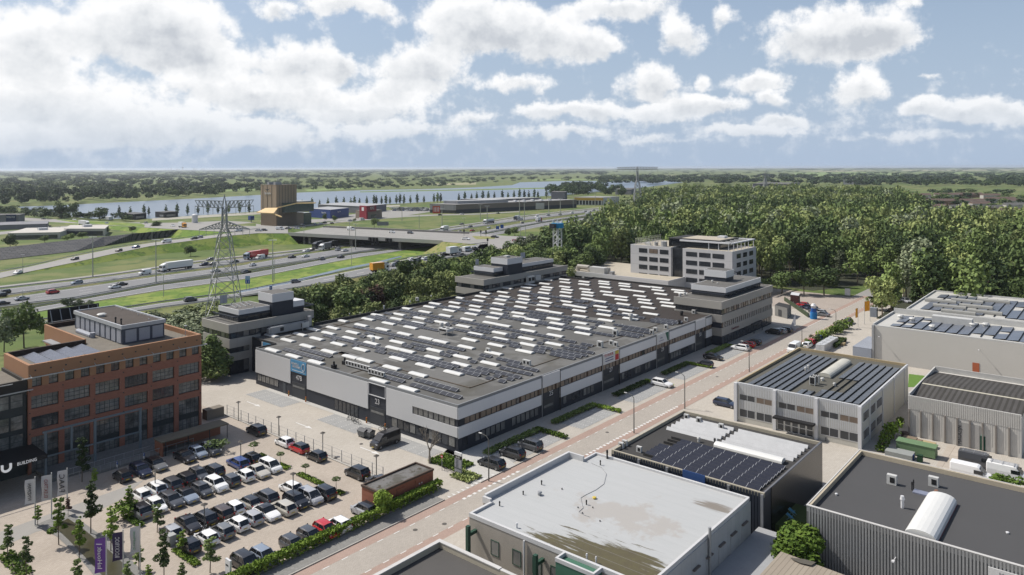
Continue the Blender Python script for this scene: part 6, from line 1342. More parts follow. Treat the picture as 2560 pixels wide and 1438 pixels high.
traffic([(905,548,'van','white'),(875,551,'saloon','silver'),(830,558,'hatchback','dark_grey'),(787,560,'hatchback','silver'),(802,559,'hatchback','white'),(812,557,'SUV','black'),(1155,535,'hatchback','white'),(1100,537,'hatchback','dark_grey'),(1245,533,'hatchback','grey')],[(640,566),(700,572),(760,567),(820,560),(876,554),(1010,543),(1100,539),(1200,536.5),(1300,530)],Z0,'service road by the shops','vehicles on the service road')
# the car park between the shops : rows of small parked cars
i=0
for r_ in range(3):
    for k in range(13):
        px=978+k*7.2+r_*4; py=519.5+r_*3.2+k*.05
        x,y,_=G(px,py,.7); i+=1; c=R.choice(['white','silver','grey','dark_grey','black','blue','silver'])
        vehicle(R.choice(['hatchback','saloon','SUV']),c,x,y,.03,YAW+1.3,'tiny %s car, %s from left in the %s row of the shop car park'%(c.replace('_',' '),ORD(k+1),ORD(r_+1)),'cars in the shop car park',far=True)
for o in list(PROTO.values()):
    for c in list(o.children): bpy.data.objects.remove(c)
    bpy.data.objects.remove(o)
# ---------------------------------------------------------------- trees and plants
import numpy as np
RN=np.random.RandomState(5)
def leafmat(name,c1,c2,rnd=.28,sc=.5):
    if name in MATS: return MATS[name]
    m=bpy.data.materials.new(name); m.use_nodes=True; t=m.node_tree; N=t.nodes.new; L=t.links.new; b=t.nodes['Principled BSDF']; b.inputs['Roughness'].default_value=.75; b.inputs['Specular IOR Level'].default_value=.15
    g=N('ShaderNodeNewGeometry'); n=N('ShaderNodeTexNoise'); n.inputs['Scale'].default_value=sc; n.inputs['Detail'].default_value=4; L(g.outputs['Position'],n.inputs['Vector'])
    oi=N('ShaderNodeObjectInfo'); f=N('ShaderNodeMath'); f.operation='MULTIPLY_ADD'; L(g.outputs['Random Per Island'],f.inputs[0]); f.inputs[1].default_value=.55; 
    a=N('ShaderNodeMath'); a.operation='MULTIPLY_ADD'; L(oi.outputs['Random'],a.inputs[0]); a.inputs[1].default_value=.9; a.inputs[2].default_value=-.45; 
    c=N('ShaderNodeMath'); c.operation='ADD'; L(n.outputs['Fac'],c.inputs[0]); L(a.outputs[0],c.inputs[1]); L(c.outputs[0],f.inputs[2]); f2=N('ShaderNodeMath'); f2.operation='SUBTRACT'; f2.use_clamp=True; L(f.outputs[0],f2.inputs[0]); f2.inputs[1].default_value=.25
    mx=N('ShaderNodeMix'); mx.data_type='RGBA'; L(f2.outputs[0],mx.inputs[0]); mx.inputs[6].default_value=(*c1,1); mx.inputs[7].default_value=(*c2,1)
    h=N('ShaderNodeMath'); h.operation='MULTIPLY_ADD'; L(oi.outputs['Random'],h.inputs[0]); h.inputs[1].default_value=rnd*2; h.inputs[2].default_value=1-rnd
    v=N('ShaderNodeVectorMath'); v.operation='SCALE'; L(mx.outputs[2],v.inputs[0]); L(h.outputs[0],v.inputs['Scale']); L(v.outputs[0],b.inputs['Base Color'])
    MATS[name]=m; return m
LG=leafmat('broadleaf_foliage',(.055,.085,.028),(.15,.20,.062)); LY=leafmat('light_green_foliage',(.10,.13,.043),(.24,.275,.10)); LD=leafmat('dark_green_foliage',(.036,.062,.023),(.095,.132,.044)); LR=leafmat('copper_foliage',(.035,.022,.018),(.10,.055,.04)); LB_=leafmat('bright_foliage',(.08,.14,.02),(.20,.28,.045)); LS=leafmat('silver_green_foliage',(.10,.125,.07),(.22,.25,.15))
BARK=M('tree_bark',(.16,.13,.10),rough=.95,amt=.2); BARKW=M('pale_bark',(.30,.27,.23),rough=.95,amt=.2)
def leafcloud(centres,radii,n,size,seed,squash=.9,up=.35,hull=0):
    """leaf-sized quads scattered through the shells of a set of lobes"""
    rs=np.random.RandomState(seed); C=np.array(centres,float); r=np.array(radii,float)
    if r.ndim==1: r=np.stack([r,r,r*squash],1)
    wgt=(r[:,0]**2); k=rs.choice(len(C),n,p=wgt/wgt.sum()); d=rs.normal(size=(n,3)); d/=np.linalg.norm(d,axis=1)[:,None]
    rad=rs.uniform(.35,1.08,n)**.45; lump=1+.14*np.sin(d[:,0]*7+k)*np.sin(d[:,1]*6+k*2)*np.sin(d[:,2]*5)
    p=C[k]+d*r[k]*(rad*lump)[:,None]
    nr=d+rs.normal(size=(n,3))*.75; nr[:,2]+=up; nr/=np.linalg.norm(nr,axis=1)[:,None]
    a=np.cross(nr,rs.normal(size=(n,3))); a/=np.linalg.norm(a,axis=1)[:,None]; b=np.cross(nr,a); s=(size*rs.uniform(.6,1.35,n))[:,None]/2
    V=np.stack([p-a*s-b*s*.7,p+a*s-b*s*.7,p+a*s*.8+b*s*.8,p-a*s*.8+b*s*.8],1).reshape(-1,3)
    return V
def quadmesh(name,V,mat):
    n=len(V)//4; me=bpy.data.meshes.new(name); me.vertices.add(len(V)); me.vertices.foreach_set('co',np.asarray(V,dtype='f').ravel()); me.loops.add(n*4); me.loops.foreach_set('vertex_index',np.arange(n*4,dtype='i')); me.polygons.add(n); me.polygons.foreach_set('loop_start',np.arange(0,n*4,4,dtype='i')); me.update(calc_edges=True); me.materials.append(mat); return me
def crown_lobes(kind,seed):
    rs=np.random.RandomState(seed); C=[];Rr=[]
    if kind=='round':
        for i in range(13):
            a=rs.uniform(0,6.28); q=rs.uniform(.15,.72); z=rs.uniform(.38,.86); q*=math.sqrt(max(.1,1-((z-.6)/.42)**2)); C.append((q*math.cos(a)*.5,q*math.sin(a)*.5,z)); Rr.append(rs.uniform(.13,.22))
        C.append((0,0,.62)); Rr.append(.27)
    elif kind=='tall':
        for i in range(13):
            a=rs.uniform(0,6.28); z=rs.uniform(.25,.92); q=rs.uniform(.1,.55)*(1-abs(z-.5)*.8); C.append((q*math.cos(a)*.38,q*math.sin(a)*.38,z)); Rr.append(rs.uniform(.10,.16))
        C.append((0,0,.55)); Rr.append(.19)
    elif kind=='cone':
        for i in range(16):
            z=.2+.75*i/15; a=i*2.4; q=.24*(1-z)*1.1; C.append((q*math.cos(a),q*math.sin(a),z)); Rr.append(.05+.17*(1-z)+.02)
    elif kind=='poplar':
        for i in range(10):
            z=.16+.8*i/9; a=i*2.4; q=.03; wv=.115*math.sin(math.pi*min(1,(z-.05)**.7)); C.append((q*math.cos(a),q*math.sin(a),z)); Rr.append(max(.035,wv))
    elif kind=='column':
        for i in range(14):
            z=.34+.62*i/13; a=i*2.4; q=.055*(1.1-z*.6); q*=rs.uniform(.4,2.0); C.append((q*math.cos(a),q*math.sin(a),z)); Rr.append(.062*(1.3-z*.75)*rs.uniform(.6,1.35))
    elif kind=='bush':
        for i in range(10):
            a=rs.uniform(0,6.28); q=rs.uniform(.1,.6); C.append((q*math.cos(a)*.7,q*math.sin(a)*.7,rs.uniform(.2,.7))); Rr.append(rs.uniform(.2,.34))
    elif kind=='ball': C=[(0,0,.86)]; Rr=[.14]
    return C,Rr
MESH={}
def crown(kind,var,mat,n,size):
    key=(kind,var,mat.name)
    if key not in MESH:
        C,Rr=crown_lobes(kind,var*7+3); V=leafcloud(C,Rr,n,size,var*13+1); MESH[key]=quadmesh('crown',V,mat)
    return MESH[key]
def trunk(kind,var):
    key=(kind,var,'t')
    if key not in MESH:
        b=MB(); rs=random.Random(var); top={'poplar':.7,'cone':.8,'column':.85,'ball':.8,'bush':.4}.get(kind,.62)
        w0={'ball':.016,'column':.013,'bush':.05}.get(kind,.028); b.bar((0,0,-.01),(0.01,0,top*.5),w0,0,6,w0*.75); b.bar((.01,0,top*.5),(0,.01,top),w0*.75,0,6,w0*.25)
        if kind in('round','tall','column','bush'):
            for i in range(6):
                a=rs.uniform(0,6.28); z=rs.uniform(.28,.5); q=.17 if kind=='round' else .08; b.bar((0,0,z),(q*math.cos(a),q*math.sin(a),z+rs.uniform(.12,.25)),w0*.45,0,4,w0*.15)
        me=bpy.data.meshes.new('trunk'); me.from_pydata(b.v,[],b.f); me.materials.append(BARK); MESH[key]=me
    return MESH[key]
NLEAF={'round':(1500,.052),'tall':(1400,.045),'cone':(2200,.035),'poplar':(420,.05),'column':(1050,.029),'bush':(420,.11),'ball':(160,.05)}
def tree(x,y,z,h,wd,kind,mat,label,group=None,name='broadleaf_tree',cat='tree',var=None,n=None):
    """h = height in metres, wd = crown width factor"""
    var=R.randrange(4) if var is None else var
    o=thing(name,(x,y,z),label,cat,group); o.rotation_euler=(0,0,R.uniform(0,6.28)); o.scale=(h*wd,h*wd,h)
    nn,sz=NLEAF[kind]
    c=bpy.data.objects.new('crown',crown(kind,var,mat,n or nn,sz)); COL.objects.link(c); c.parent=o
    t=bpy.data.objects.new('trunk',trunk(kind,var)); COL.objects.link(t); t.parent=o
    return o
def hpx(px,y1,y0): # height of something whose foot is at pixel row y1 and top at y0
    p=G(px,y1); d=p[0]*Fx+p[1]*Fy; return (y1-y0)*d/F
def at(px,yb,yt,kind,mat,label,group=None,wd=1,name='broadleaf_tree',cat='tree',**k):
    x,y,_=G(px,yb); return tree(x,y,0,hpx(px,yb,yt),wd,kind,mat,label,group,name,cat,**k)
# single trees in the foreground
at(530,945,838,'cone',LG,'dense conical green tree standing between the brick office and grey office block',wd=1.5,name='conical_tree',var=0,n=5200)
NLEAF['round']=(1500,.052)
t_=at(1996,1440,1312,'round',LB_,'bushy bright green tree in front of the silver-grey ribbed shed',wd=1.25,var=1,n=6500)
# column trees round the pond
colt=[(94,1312,1262,LB_),(147,1362,1243,LB_),(170,1287,1243,LR),(227,1334,1200,LG),(277,1377,1262,LB_),(198,1396,1290,LB_),(20,1394,1310,LG),(66,1440,1338,LG),(393,1331,1258,LG),(347,1425,1363,LG),(455,1386,1325,LB_),(205,1205,1090,LD),(322,1290,1215,LB_),(525,1432,1342,LG),(410,1445,1320,LG),(455,1470,1405,LG),(193,1470,1395,LG),(318,1460,1405,LG),(370,1460,1410,LB_),(237,1215,1170,LB_)]
colt.sort()
for i,(px,yb,yt,mt) in enumerate(colt):
    at(px,yb,yt,'column',mt,'slender young column tree, %s from left among the trees between brick office and pond'%ORD(i+1) if mt is not LR else 'small copper-leaved young tree behind the white letter flag','young column trees around the pond',wd=1.25 if yb-yt>90 else 1.7,name='young_tree',var=i%4)
for i,(px,yb,yt) in enumerate([(635,1145,1105),(701,1163,1130),(764,1192,1160),(841,1228,1192)]):
    at(px,yb,yt,'ball',LG,'lollipop tree with round clipped head, %s from left in the parking lot'%ORD(i+1),'lollipop trees in the parking lot',wd=2.2,name='lollipop_tree',var=0)
at(958,1290,1222,'round',LB_,'bright green rounded tree in the hedge by the transformer house',wd=.95,name='garden_tree',var=2,n=2600)
# bare tree near the totem
BT=thing('bare_tree',(*G(1074,1158)[:2],0),'leafless tree on the planted corner before the long hall','tree'); q=MB(); rr=random.Random(3)
def br(p,d,l,w,k):
    e=p+d*l; q.bar(p,e,w,0,5,w*.65)
    if k>0:
        for i in range(3 if k>2 else 3):
            nd=(d+Vector((rr.uniform(-.75,.75),rr.uniform(-.75,.75),rr.uniform(.0,.5)))).normalized(); br(p+d*l*rr.uniform(.55,1),nd,l*rr.uniform(.55,.8),w*.6,k-1)
b0=WLOC[BT.name]; br(b0.copy(),Vector((0,0,1)),2.6,.28,5); q.build('branches',[BARKW],BT)
qq=MB(); qq.bar(b0,b0+Vector((0,0,1.2)),.3,0,6); qq.build('trunk',[BARKW],BT)
# roadside bushes, shrubs
bl=[(2000,875,20),(2020,865,22),(2038,858,24),(2055,850,26),(2072,842,26),(2088,835,28),(2100,830,30),(2112,822,30)]
for i,(px,yb,hh) in enumerate(bl): at(px,yb,yb-hh,'bush',LB_ if i%2 else LG,'roadside bush, %s from the near end of the row beside the street'%ORD(i+1),'roadside bushes beside the street',wd=1.1,name='bush',cat='bush')
at(2190,775,737,'bush',LY,'light green shrub at the corner of the shaded yard beyond the flags',wd=1.3,name='bush',cat='bush')
for i,(px,yb,yt) in enumerate([(2215,1105,1068),(2235,1095,1048),(2205,1128,1095),(2250,1065,1040)]): at(px,yb,yt,'bush',LB_,'loose leafy shrub, %s from left by the wall of the ribbed warehouse'%ORD([3,4,1,5][i] if False else i+1),'shrubs by the ribbed warehouse',wd=.9,name='bush',cat='bush')
at(2520,1225,1185,'bush',LB_,'bright green bush in front of the white van at the right edge',wd=1.8,name='bush',cat='bush')
at(308,1300,1255,'bush',LB_,'low bright green shrub at the left end of the second parking row',wd=1.2,name='bush',cat='bush'); at(545,1130,1095,'bush',LD,'dark green shrub beside the bicycle shelter',wd=1.4,name='bush',cat='bush')
for i,(px,yb,yt) in enumerate([(60,870,752),(115,850,800),(10,880,790),(20,830,770)]): at(px,yb,yt,'round',LG if i!=2 else LS,'leafy tree behind the left end of the brick office, %s of four'%ORD(i+1),'trees behind the brick office',wd=.85,var=i)
for i,(px,yb,yt) in enumerate([(195,775,748),(170,778,745),(222,772,750)]): at(px,yb,yt,'round',LS,'grey-green round tree behind the rooftop billboard frame, %s of three'%ORD(i+1),'grey-green trees behind the billboard frame',wd=1.3)
# hedges and planting strips built as leaf cards (one object each)
def hedge(name,lab,cat,x0,x1,y0,y1,h,mat,n,size,z0=0,group=None,kind=None):
    rs=np.random.RandomState(len(bpy.data.objects)); p=np.stack([rs.uniform(x0,x1,n),rs.uniform(y0,y1,n),z0+h*rs.uniform(.0,1,n)**.6],1)
    f=rs.rand(n); p[f<.5,2]=z0+h*rs.uniform(.85,1.1,(f<.5).sum()); nr=rs.normal(size=(n,3)); nr[:,2]+=.8; nr/=np.linalg.norm(nr,axis=1)[:,None]; a=np.cross(nr,rs.normal(size=(n,3))); a/=np.linalg.norm(a,axis=1)[:,None]; b=np.cross(nr,a); s=(size*rs.uniform(.6,1.3,n))[:,None]/2
    V=np.stack([p-a*s-b*s*.7,p+a*s-b*s*.7,p+a*s+b*s*.7,p-a*s+b*s*.7],1).reshape(-1,3); o=Vector(((x0+x1)/2,(y0+y1)/2,z0)); me=quadmesh(name,V-np.array(o),mat)
    ob=bpy.data.objects.new(name,me); COL.objects.link(ob); ob.location=o; WLOC[ob.name]=o
    tag(ob,lab,cat,group,kind); return ob
hedge('hedge','long clipped green hedge between the parking lot and the street footway','hedge',20,80.5,81.9,83.1,1.3,LB_,16000,.28)
hedge('hedge','dark clipped hedge under the orange flags at the warehouse gate','hedge',212,222,62,67,1.0,LG,2200,.5)
for i,(x0,x1) in enumerate([(95,110.5),(114.6,129.2),(137,151.5),(158.5,172),(183,196)]):
    hedge('planting_strip','strip of low green plants beside the parking bays, %s from the hall corner'%ORD(i+1),'planting',x0,x1-1,85.3,86.9,.55,LG,1400,.3,group='planting strips before the hall')
    hedge('planting_strip','short green end strip of the parking bays, %s from the hall corner'%ORD(i+1),'planting',x1-1,x1+.3,79.6,86.9,.5,LB_,600,.3,group='planting strip ends before the hall')
hedge('planting_bed','triangular planted corner with green ground cover around the bare tree','planting',86.4,90.4,84.6,91.5,.4,LB_,2200,.3); hedge('planting_bed','green ground cover strip behind the totem sign','planting',84.4,87.6,80.2,84.4,.35,LY,900,.3)
for i,(px,py,l) in enumerate([(776,1200,6.5),(708,1168,3),(658,1143,2.5),(849,1234,1.6),(335,1305,5),(430,1345,3.5),(465,1395,6)]):
    x,y,_=G(px,py); hedge('planting_bed','small bright green planting bed in the parking lot, %s of seven'%ORD(i+1),'planting',x-.5,x+.5,y-l/2,y+l/2,.32,LB_,int(150*l),.22,group='planting beds in the parking lot')
hedge('grass_strip','green weeds along the lower-left paved path','grass',29.6,31.5,104,112,.3,LB_,500,.3,kind='stuff')
sheet('lawn',[G(2272,935)[:2],G(2315,940)[:2],G(2318,968)[:2],G(2270,968)[:2]],M('lawn_green',(.13,.24,.04),amt=.1),.01)
# ---------------------------------------------------------------- belt behind the hall and the wood on the right
cnt=[0]
def inside(x,y,P):
    c=False; j=len(P)-1
    for i in range(len(P)):
        if (P[i][1]>y)!=(P[j][1]>y) and x<(P[j][0]-P[i][0])*(y-P[i][1])/(P[j][1]-P[i][1])+P[i][0]: c=not c
        j=i
    return c
def scatter(poly,step,f,limit=9999,jit=.4,seed=1):
    rs=random.Random(seed); xs=[p[0] for p in poly]; ys=[p[1] for p in poly]; x=min(xs); out=[]
    while x<max(xs):
        y=min(ys)
        while y<max(ys):
            a=x+rs.uniform(-jit,jit)*step; b_=y+rs.uniform(-jit,jit)*step
            if inside(a,b_,poly): out.append((a,b_))
            y+=step
        x+=step
    out.sort(key=lambda p:p[0]*Fx+p[1]*Fy)
    for i,p in enumerate(out): f(i,p[0],p[1],rs)
    return out
belt=[(116,180),(118,196),(150,212),(200,226),(250,240),(285,245),(300,215),(290,190),(250,183),(232,186),(182,184),(176,172),(140,171),(120,171)]
BELT=[]
def fb(i,x,y,rs):
    d=x*Fx+y*Fy; u,v=PX(x,y,0)
    k=rs.random(); near=(y<186); h=rs.uniform(6,9) if near else rs.uniform(9,14); mt=LG if k<.5 else (LD if k<.75 else LY)
    if near and k<.5: mt=LY
    if abs(u-1394)<14 and y>200: return
    o_=tree(x,y,0,h,rs.uniform(.85,1.2),'round',mt,'x','trees in the belt behind the hall'); BELT.append((u,mt.name,near,o_))
scatter(belt,8.4,fb,seed=4)
for i,(px,yb,yt) in enumerate([(915,790,712),(938,780,718)]): at(px,yb+10,yt,'round',LR,['copper-red crowned tree standing out in the green belt behind the hall','smaller reddish tree right beside the copper-red one'][i],None,wd=1.1,var=i,n=2200)
wood=[(236,190),(300,182),(305,150),(262,172),(300,120),(302,100),(330,85),(420,60),(330,70),(300,65),(258,66),(262,20),(300,-30),(520,-60),(620,60),(640,330),(520,330),(420,300),(340,262),(305,238),(292,215)]
wood=[(283,200),(303,190),(312,165),(308,125),(305,98),(345,80),(345,72),(306,66),(262,64),(268,20),(300,-45),G(2720,600)[:2],G(2330,560)[:2],G(2240,500)[:2],G(1950,492)[:2],G(1700,494)[:2],G(1600,505)[:2],(610,372),(480,318),(400,285),(340,265),(308,240)]
WS_=[]; scatter(wood,10.5,lambda i,x,y,rs:WS_.append((x,y)),seed=9)
def seen(x,y):
    u,v=PX(x,y,8); return -60<u<2620
WS_=[p for p in WS_ if seen(*p)]
print('wood trees',len(WS_))
nind=150
WOODT=[]
for i,(x,y) in enumerate(WS_[:nind]):
    k=R.random(); mt=LD if k<.35 else (LG if k<.75 else (LY if k<.93 else LS)); d=x*Fx+y*Fy
    o_=tree(x,y,0,R.choice([12,14,16,18,20,22])*R.uniform(.9,1.08),R.uniform(.62,1.0),'round' if R.random()<.7 else 'tall',mt,'x','trees in the wood'); WOODT.append((PX(x,y,8)[0],mt.name,o_))
def massed(name,lab,pts,mats,n,size,cat='wood',hull=True):
    """many crowns merged: pts = (x,y,z,height,width)"""
    groups={}
    for i,(x,y,z,h,w_,mi) in enumerate(pts): groups.setdefault(mi,[]).append((x,y,z,h,w_))
    Vs=[];MI=[]
    for mi,L_ in groups.items():
        for j,(x,y,z,h,w_) in enumerate(L_):
            rs=np.random.RandomState(j*3+mi); C=[(0,0,.62)]+[(rs.uniform(-.3,.3),rs.uniform(-.3,.3),rs.uniform(.4,.85)) for _ in range(5)]; Rr=[(.42,.42,.36)]+[(.24,.24,.17)]*5
            V=leafcloud(C,Rr,n,size,j%17+mi,up=.6); V=V*np.array([w_,w_,h])+np.array([x,y,z]); Vs.append(V); MI+= [mi]*(len(V)//4)
    V=np.concatenate(Vs); o=V.mean(0); o[2]=0; me=quadmesh(name,V-o,mats[0])
    for q_ in mats[1:]: me.materials.append(q_)
    me.polygons.foreach_set('material_index',np.array(MI,dtype='i')); ob=bpy.data.objects.new(name,me); COL.objects.link(ob); ob.location=tuple(o); tag(ob,lab,cat,None,'stuff'); return ob
rest=[(x,y,0,R.choice([13,16,19,22])*R.uniform(.85,1.1)+3*math.sin(x*.03)*math.cos(y*.024),R.uniform(10,17),(0 if math.sin(x*.017+y*.011)>.75 else R.choice([1,1,2,2,2,3,0]))) for x,y in WS_[nind:]]
massed('distant_wood','mass of leafy crowns filling the back of the wood right of the office tower',rest,[LD,LG,LY,LS],230,.10)
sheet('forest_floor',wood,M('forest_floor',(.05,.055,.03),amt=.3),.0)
# ---------------------------------------------------------------- far woods along the lake and to the horizon
def pxpoly(P,n,seed,hrange,wf,mis,z=0,dmin=0):
    rs=random.Random(seed); xs=[p[0] for p in P]; ys=[p[1] for p in P]; out=[]; t=0
    while len(out)<n and t<n*30:
        t+=1; u=rs.uniform(min(xs),max(xs)); v=rs.uniform(min(ys),max(ys))
        if inside(u,v,P):
            x,y,_=G(u,v); d=x*Fx+y*Fy; h=rs.uniform(*hrange); w_=max(h*.9,d/F*wf*rs.uniform(.8,1.3)); out.append((x,y,z,h,w_,rs.choice(mis)))
    return out
FM=[leafmat('far_dark_foliage',(.024,.042,.018),(.048,.075,.028),rnd=.0,sc=.02),leafmat('far_mid_foliage',(.04,.066,.022),(.075,.11,.035),rnd=0,sc=.02),leafmat('far_light_foliage',(.075,.11,.035),(.13,.165,.06),rnd=0,sc=.02)]
massed('distant_wood','dark mass of trees on the far left shore of the lake',pxpoly([(-40,447),(300,446),(640,447),(640,486),(480,495),(250,506),(-40,520)],520,1,(11,19),20,[0,0,1,1,2]),FM,150,.15)
massed('distant_wood','light green trees and bushes on the far shore of the lake behind the shops',pxpoly([(640,452),(1280,446),(1660,446),(1660,451),(1300,454),(1060,470),(760,478),(640,482)],420,2,(6,13),13,[1,1,2,2,0]),FM,90,.17)
massed('distant_wood','long dark band of woodland below the horizon',pxpoly([(-40,430),(500,426),(1500,424),(1520,438),(1000,446),(640,448),(-40,448)],650,3,(13,17),26,[0,0,0,1]),FM,80,.17)
massed('distant_wood','hazy woods and hedgerows at the horizon',pxpoly([(-40,426),(1280,421.5),(2600,418.6),(2600,424),(1280,427),(-40,431)],420,4,(12,16),30,[0,1,1]),FM,40,.22)
massed('distant_wood','dark woodland band beyond the housing at the right',pxpoly([(1500,444),(1980,443),(2250,440),(2600,438),(2600,470),(2200,467),(1900,462),(1500,462)],460,5,(14,19),24,[0,0,0,1]),FM,130,.16)
massed('distant_wood','scattered light green hedgerow trees in the far fields at the right',pxpoly([(1500,428),(2600,424),(2600,440),(1960,443),(1500,443)],210,6,(7,12),14,[1,2,0]),FM,60,.2)
massed('distant_wood','tree clump on the spit before the far bay of the lake',pxpoly([(1400,470),(1480,466),(1530,473),(1520,484),(1420,484)],46,7,(13,18),18,[0,0,1]),FM,150,.15)
massed('distant_wood','trees and gardens among the low housing at the right',pxpoly([(2120,486),(2560,478),(2600,520),(2300,522),(2180,505)],80,8,(6,10),26,[0,1,2,2]),FM,150,.15)
massed('shore_bushes','bushes along the near shore of the lake left',pxpoly([(-40,520),(120,534),(300,548),(330,555),(150,548),(-40,542)],70,9,(4,8),22,[0,1,1]),FM,140,.16,'bushes')
massed('distant_wood','tall poplars and trees behind the yellow shop',pxpoly([(1330,470),(1560,478),(1560,496),(1390,494)],60,10,(13,17),14,[0,0,1]),FM,150,.15)
# poplars along the lake : each one a tree
PLX=[298,326,360,372,415,443,469,495,520,545,572,599,623,756,780,799,820,841,860,877,886,899,917,935,941,954,965,975,991,1000,1010,1026,1043,1060,1085,1094,1102,1147,1162,1179,1192,1207,1221,1236,1256,1270,1285,1299,1311,1322,1336,1345,1366,1380]
for i,px in enumerate(PLX):
    yb=(541-(px-298)*.025) if px<640 else (521-(px-756)*.045 if px<1010 else 510.5-(px-1010)*.042); hh=[25,22,27,20,24,28][i%6]+(3 if px<640 else 0)
    at(px,yb,yb-hh,'poplar',LD if i%5 else LG,'slim dark poplar, %s from left in the row along the lake shore'%ORD(i+1),'poplars along the lake',wd=1.25,name='poplar_tree',var=i%3)
for i,(px,yb,yt,mt,wd,lb) in enumerate([(155,545,503,LG,1.0,'broad tree before the lake, left of the twin-crowned one'),(182,543,505,LG,1.0,'round-crowned tree with visible trunk before the lake at the left'),(250,550,518,LD,1.6,'wide dark tree clump before the lake left of the dark pavilions'),(120,548,528,LD,1.3,'small dark tree at the road before the lake, far left'),(190,548,532,LD,1.3,'low dark bush-like tree just right of the round-crowned tree'),(392,577,552,LD,1.3,'dark round tree beside the solar-panel bank'),(477,641,614,LD,1.35,'single round dark bush on the motorway grass bank'),(936,570,546,LG,1.2,'conical green tree behind the bridge'),(1270,593,571,LD,1.1,'small dark conifer at the junction'),(1287,590,566,LG,1.5,'bushy tree beside the junction lamp posts'),(265,585,568,LG,1.5,'bush among the white flat-roofed buildings, right'),(205,600,580,LG,1.6,'bush among the white flat-roofed buildings, middle'),(170,605,583,LG,1.6,'bush among the white flat-roofed buildings, left of middle'),(112,607,588,LG,1.6,'bush below the white flat-roofed buildings, left'),(25,622,585,LG,1.3,'large bush at the left edge above the panel bank'),(330,583,566,LG,1.4,'bush at the right end of the white flat-roofed buildings'),
   (886,556,545,LD,1,'small dark tree beside the red restaurant sign'),(836,556,538,LG,1,'small tree before the dark blue shop'),(812,553,534,LG,1,'thin tree before the dark blue shop, left'),(1312,645,590,LS,1.0,'silvery tree at the edge of the wood by the junction'),(1290,660,600,LG,1.0,'leafy tree in front of the junction'),(1335,665,600,LG,.9,'leafy tree left of the lattice mast'),(1365,660,598,LD,.9,'dark tree just left of the lattice mast'),(1330,640,585,LS,.9,'grey-green tree behind the lattice mast'),(1900,735,690,LG,1.1,'tree at the corner behind the beige office block'),(1955,735,675,LD,1.3,'dense dark tree at the far end of the street, left'),(2060,738,665,LD,1.35,'large dark dome-shaped tree at the end of the far yard'),(2010,738,675,LD,1.2,'dark tree between the domed tree and the beige office'),(2210,752,695,LG,.85,'drooping birch-like tree right of the forest road')]):
    at(px,yb,yt,'round',mt,lb,None,wd=wd,var=i%4,n=None if px<2050 else 2600)
# rough bushes on the bank below the pylon
SCR=[]
def fs(i,x,y,rs):
    mt=LS if rs.random()<.6 else LY
    o=tree(x,y,0,rs.uniform(2.4,3.8),1.8,'bush',mt,'x','scrub bushes behind the left office block','bush','bush'); SCR.append((PX(x,y,1)[0],mt.name,o))
scatter([G(*p)[:2] for p in ((300,815),(420,790),(535,768),(545,870),(500,870),(380,850),(300,850))],5.2,fs,seed=3)
CN={'broadleaf_foliage':'green','dark_green_foliage':'dark green','light_green_foliage':'light green','silver_green_foliage':'silvery','copper_foliage':'copper'}
for i,(u,mn,near,o) in enumerate(sorted(BELT,key=lambda q:q[0])): o['label']='%s tree in the belt behind the hall, %s from left along the belt'%(CN[mn],ORD(i+1))
for i,(u,mn,o) in enumerate(sorted(WOODT,key=lambda q:q[0])): o['label']='%s tree in the front of the wood by the office tower, %s from left'%(CN[mn],ORD(i+1))
for i,(u,mn,o) in enumerate(sorted(SCR,key=lambda q:q[0])): o['label']='%s scrub bush behind the left office block, %s from left'%('pale' if 'silver' in mn else 'yellow-green',ORD(i+1))
# ---------------------------------------------------------------- bridge
BRW=M('bridge_concrete',(.50,.49,.46),rough=.85,amt=.08,scale=.1); BRD=M('pier_concrete',(.26,.25,.235),rough=.9,amt=.1,scale=.2)
BG=thing('road_bridge',(*G(916,594,6.5)[:2],0),'wide concrete road bridge crossing the motorway','bridge')
A,B_,C_,D_=[G(*p,6.5) for p in ((720.7,584),(1105.6,604.5),(1180,583),(816,567))]
q=MB(); q.prism([A[:2],B_[:2],C_[:2],D_[:2]],5.4,6.5,1,0,bot=True); q.build('deck',[ASPH2,BRD],BG)
def edge(P,Q,z0,z1,w,m,name):
    P=Vector(P[:2]);Q=Vector(Q[:2]); n=Vector((-(Q-P).y,(Q-P).x)).normalized()*w/2; q=MB(); q.prism([(P-n)[:],(Q-n)[:],(Q+n)[:],(P+n)[:]],z0,z1,0,bot=True); return q.build(name,[m],BG)
edge(A,B_,5.1,7.3,.5,BRW,'parapet'); edge(D_,C_,5.6,7.3,.4,BRW,'parapet')
def lerp(P,Q,t): return [P[i]+(Q[i]-P[i])*t for i in range(3)]
edge(lerp(A,D_,.06),lerp(B_,C_,.06),6.52,6.6,.2,WHITE,'edge_line'); edge(lerp(A,D_,.9),lerp(B_,C_,.9),6.52,7.5,.15,BRD,'guard_rail')
for f_ in (.3,.5,.7): edge(lerp(A,D_,f_),lerp(B_,C_,f_),6.51,6.56,.15,WHITE,'lane_line')
for t in (.135,.425,.735):
    P0=lerp(A,B_,t); P1=lerp(D_,C_,t); d_=Vector(P1[:2])-Vector(P0[:2]); P0=Vector(P0[:2])+d_*.06; P1=Vector(P0)+d_*.88
    n=Vector((-d_.y,d_.x)).normalized()*.8; q=MB(); q.prism([(P0-n)[:],(P1-n)[:],(P1+n)[:],(P0+n)[:]],0,5.4,0); q.build('pier',[BRD],BG)
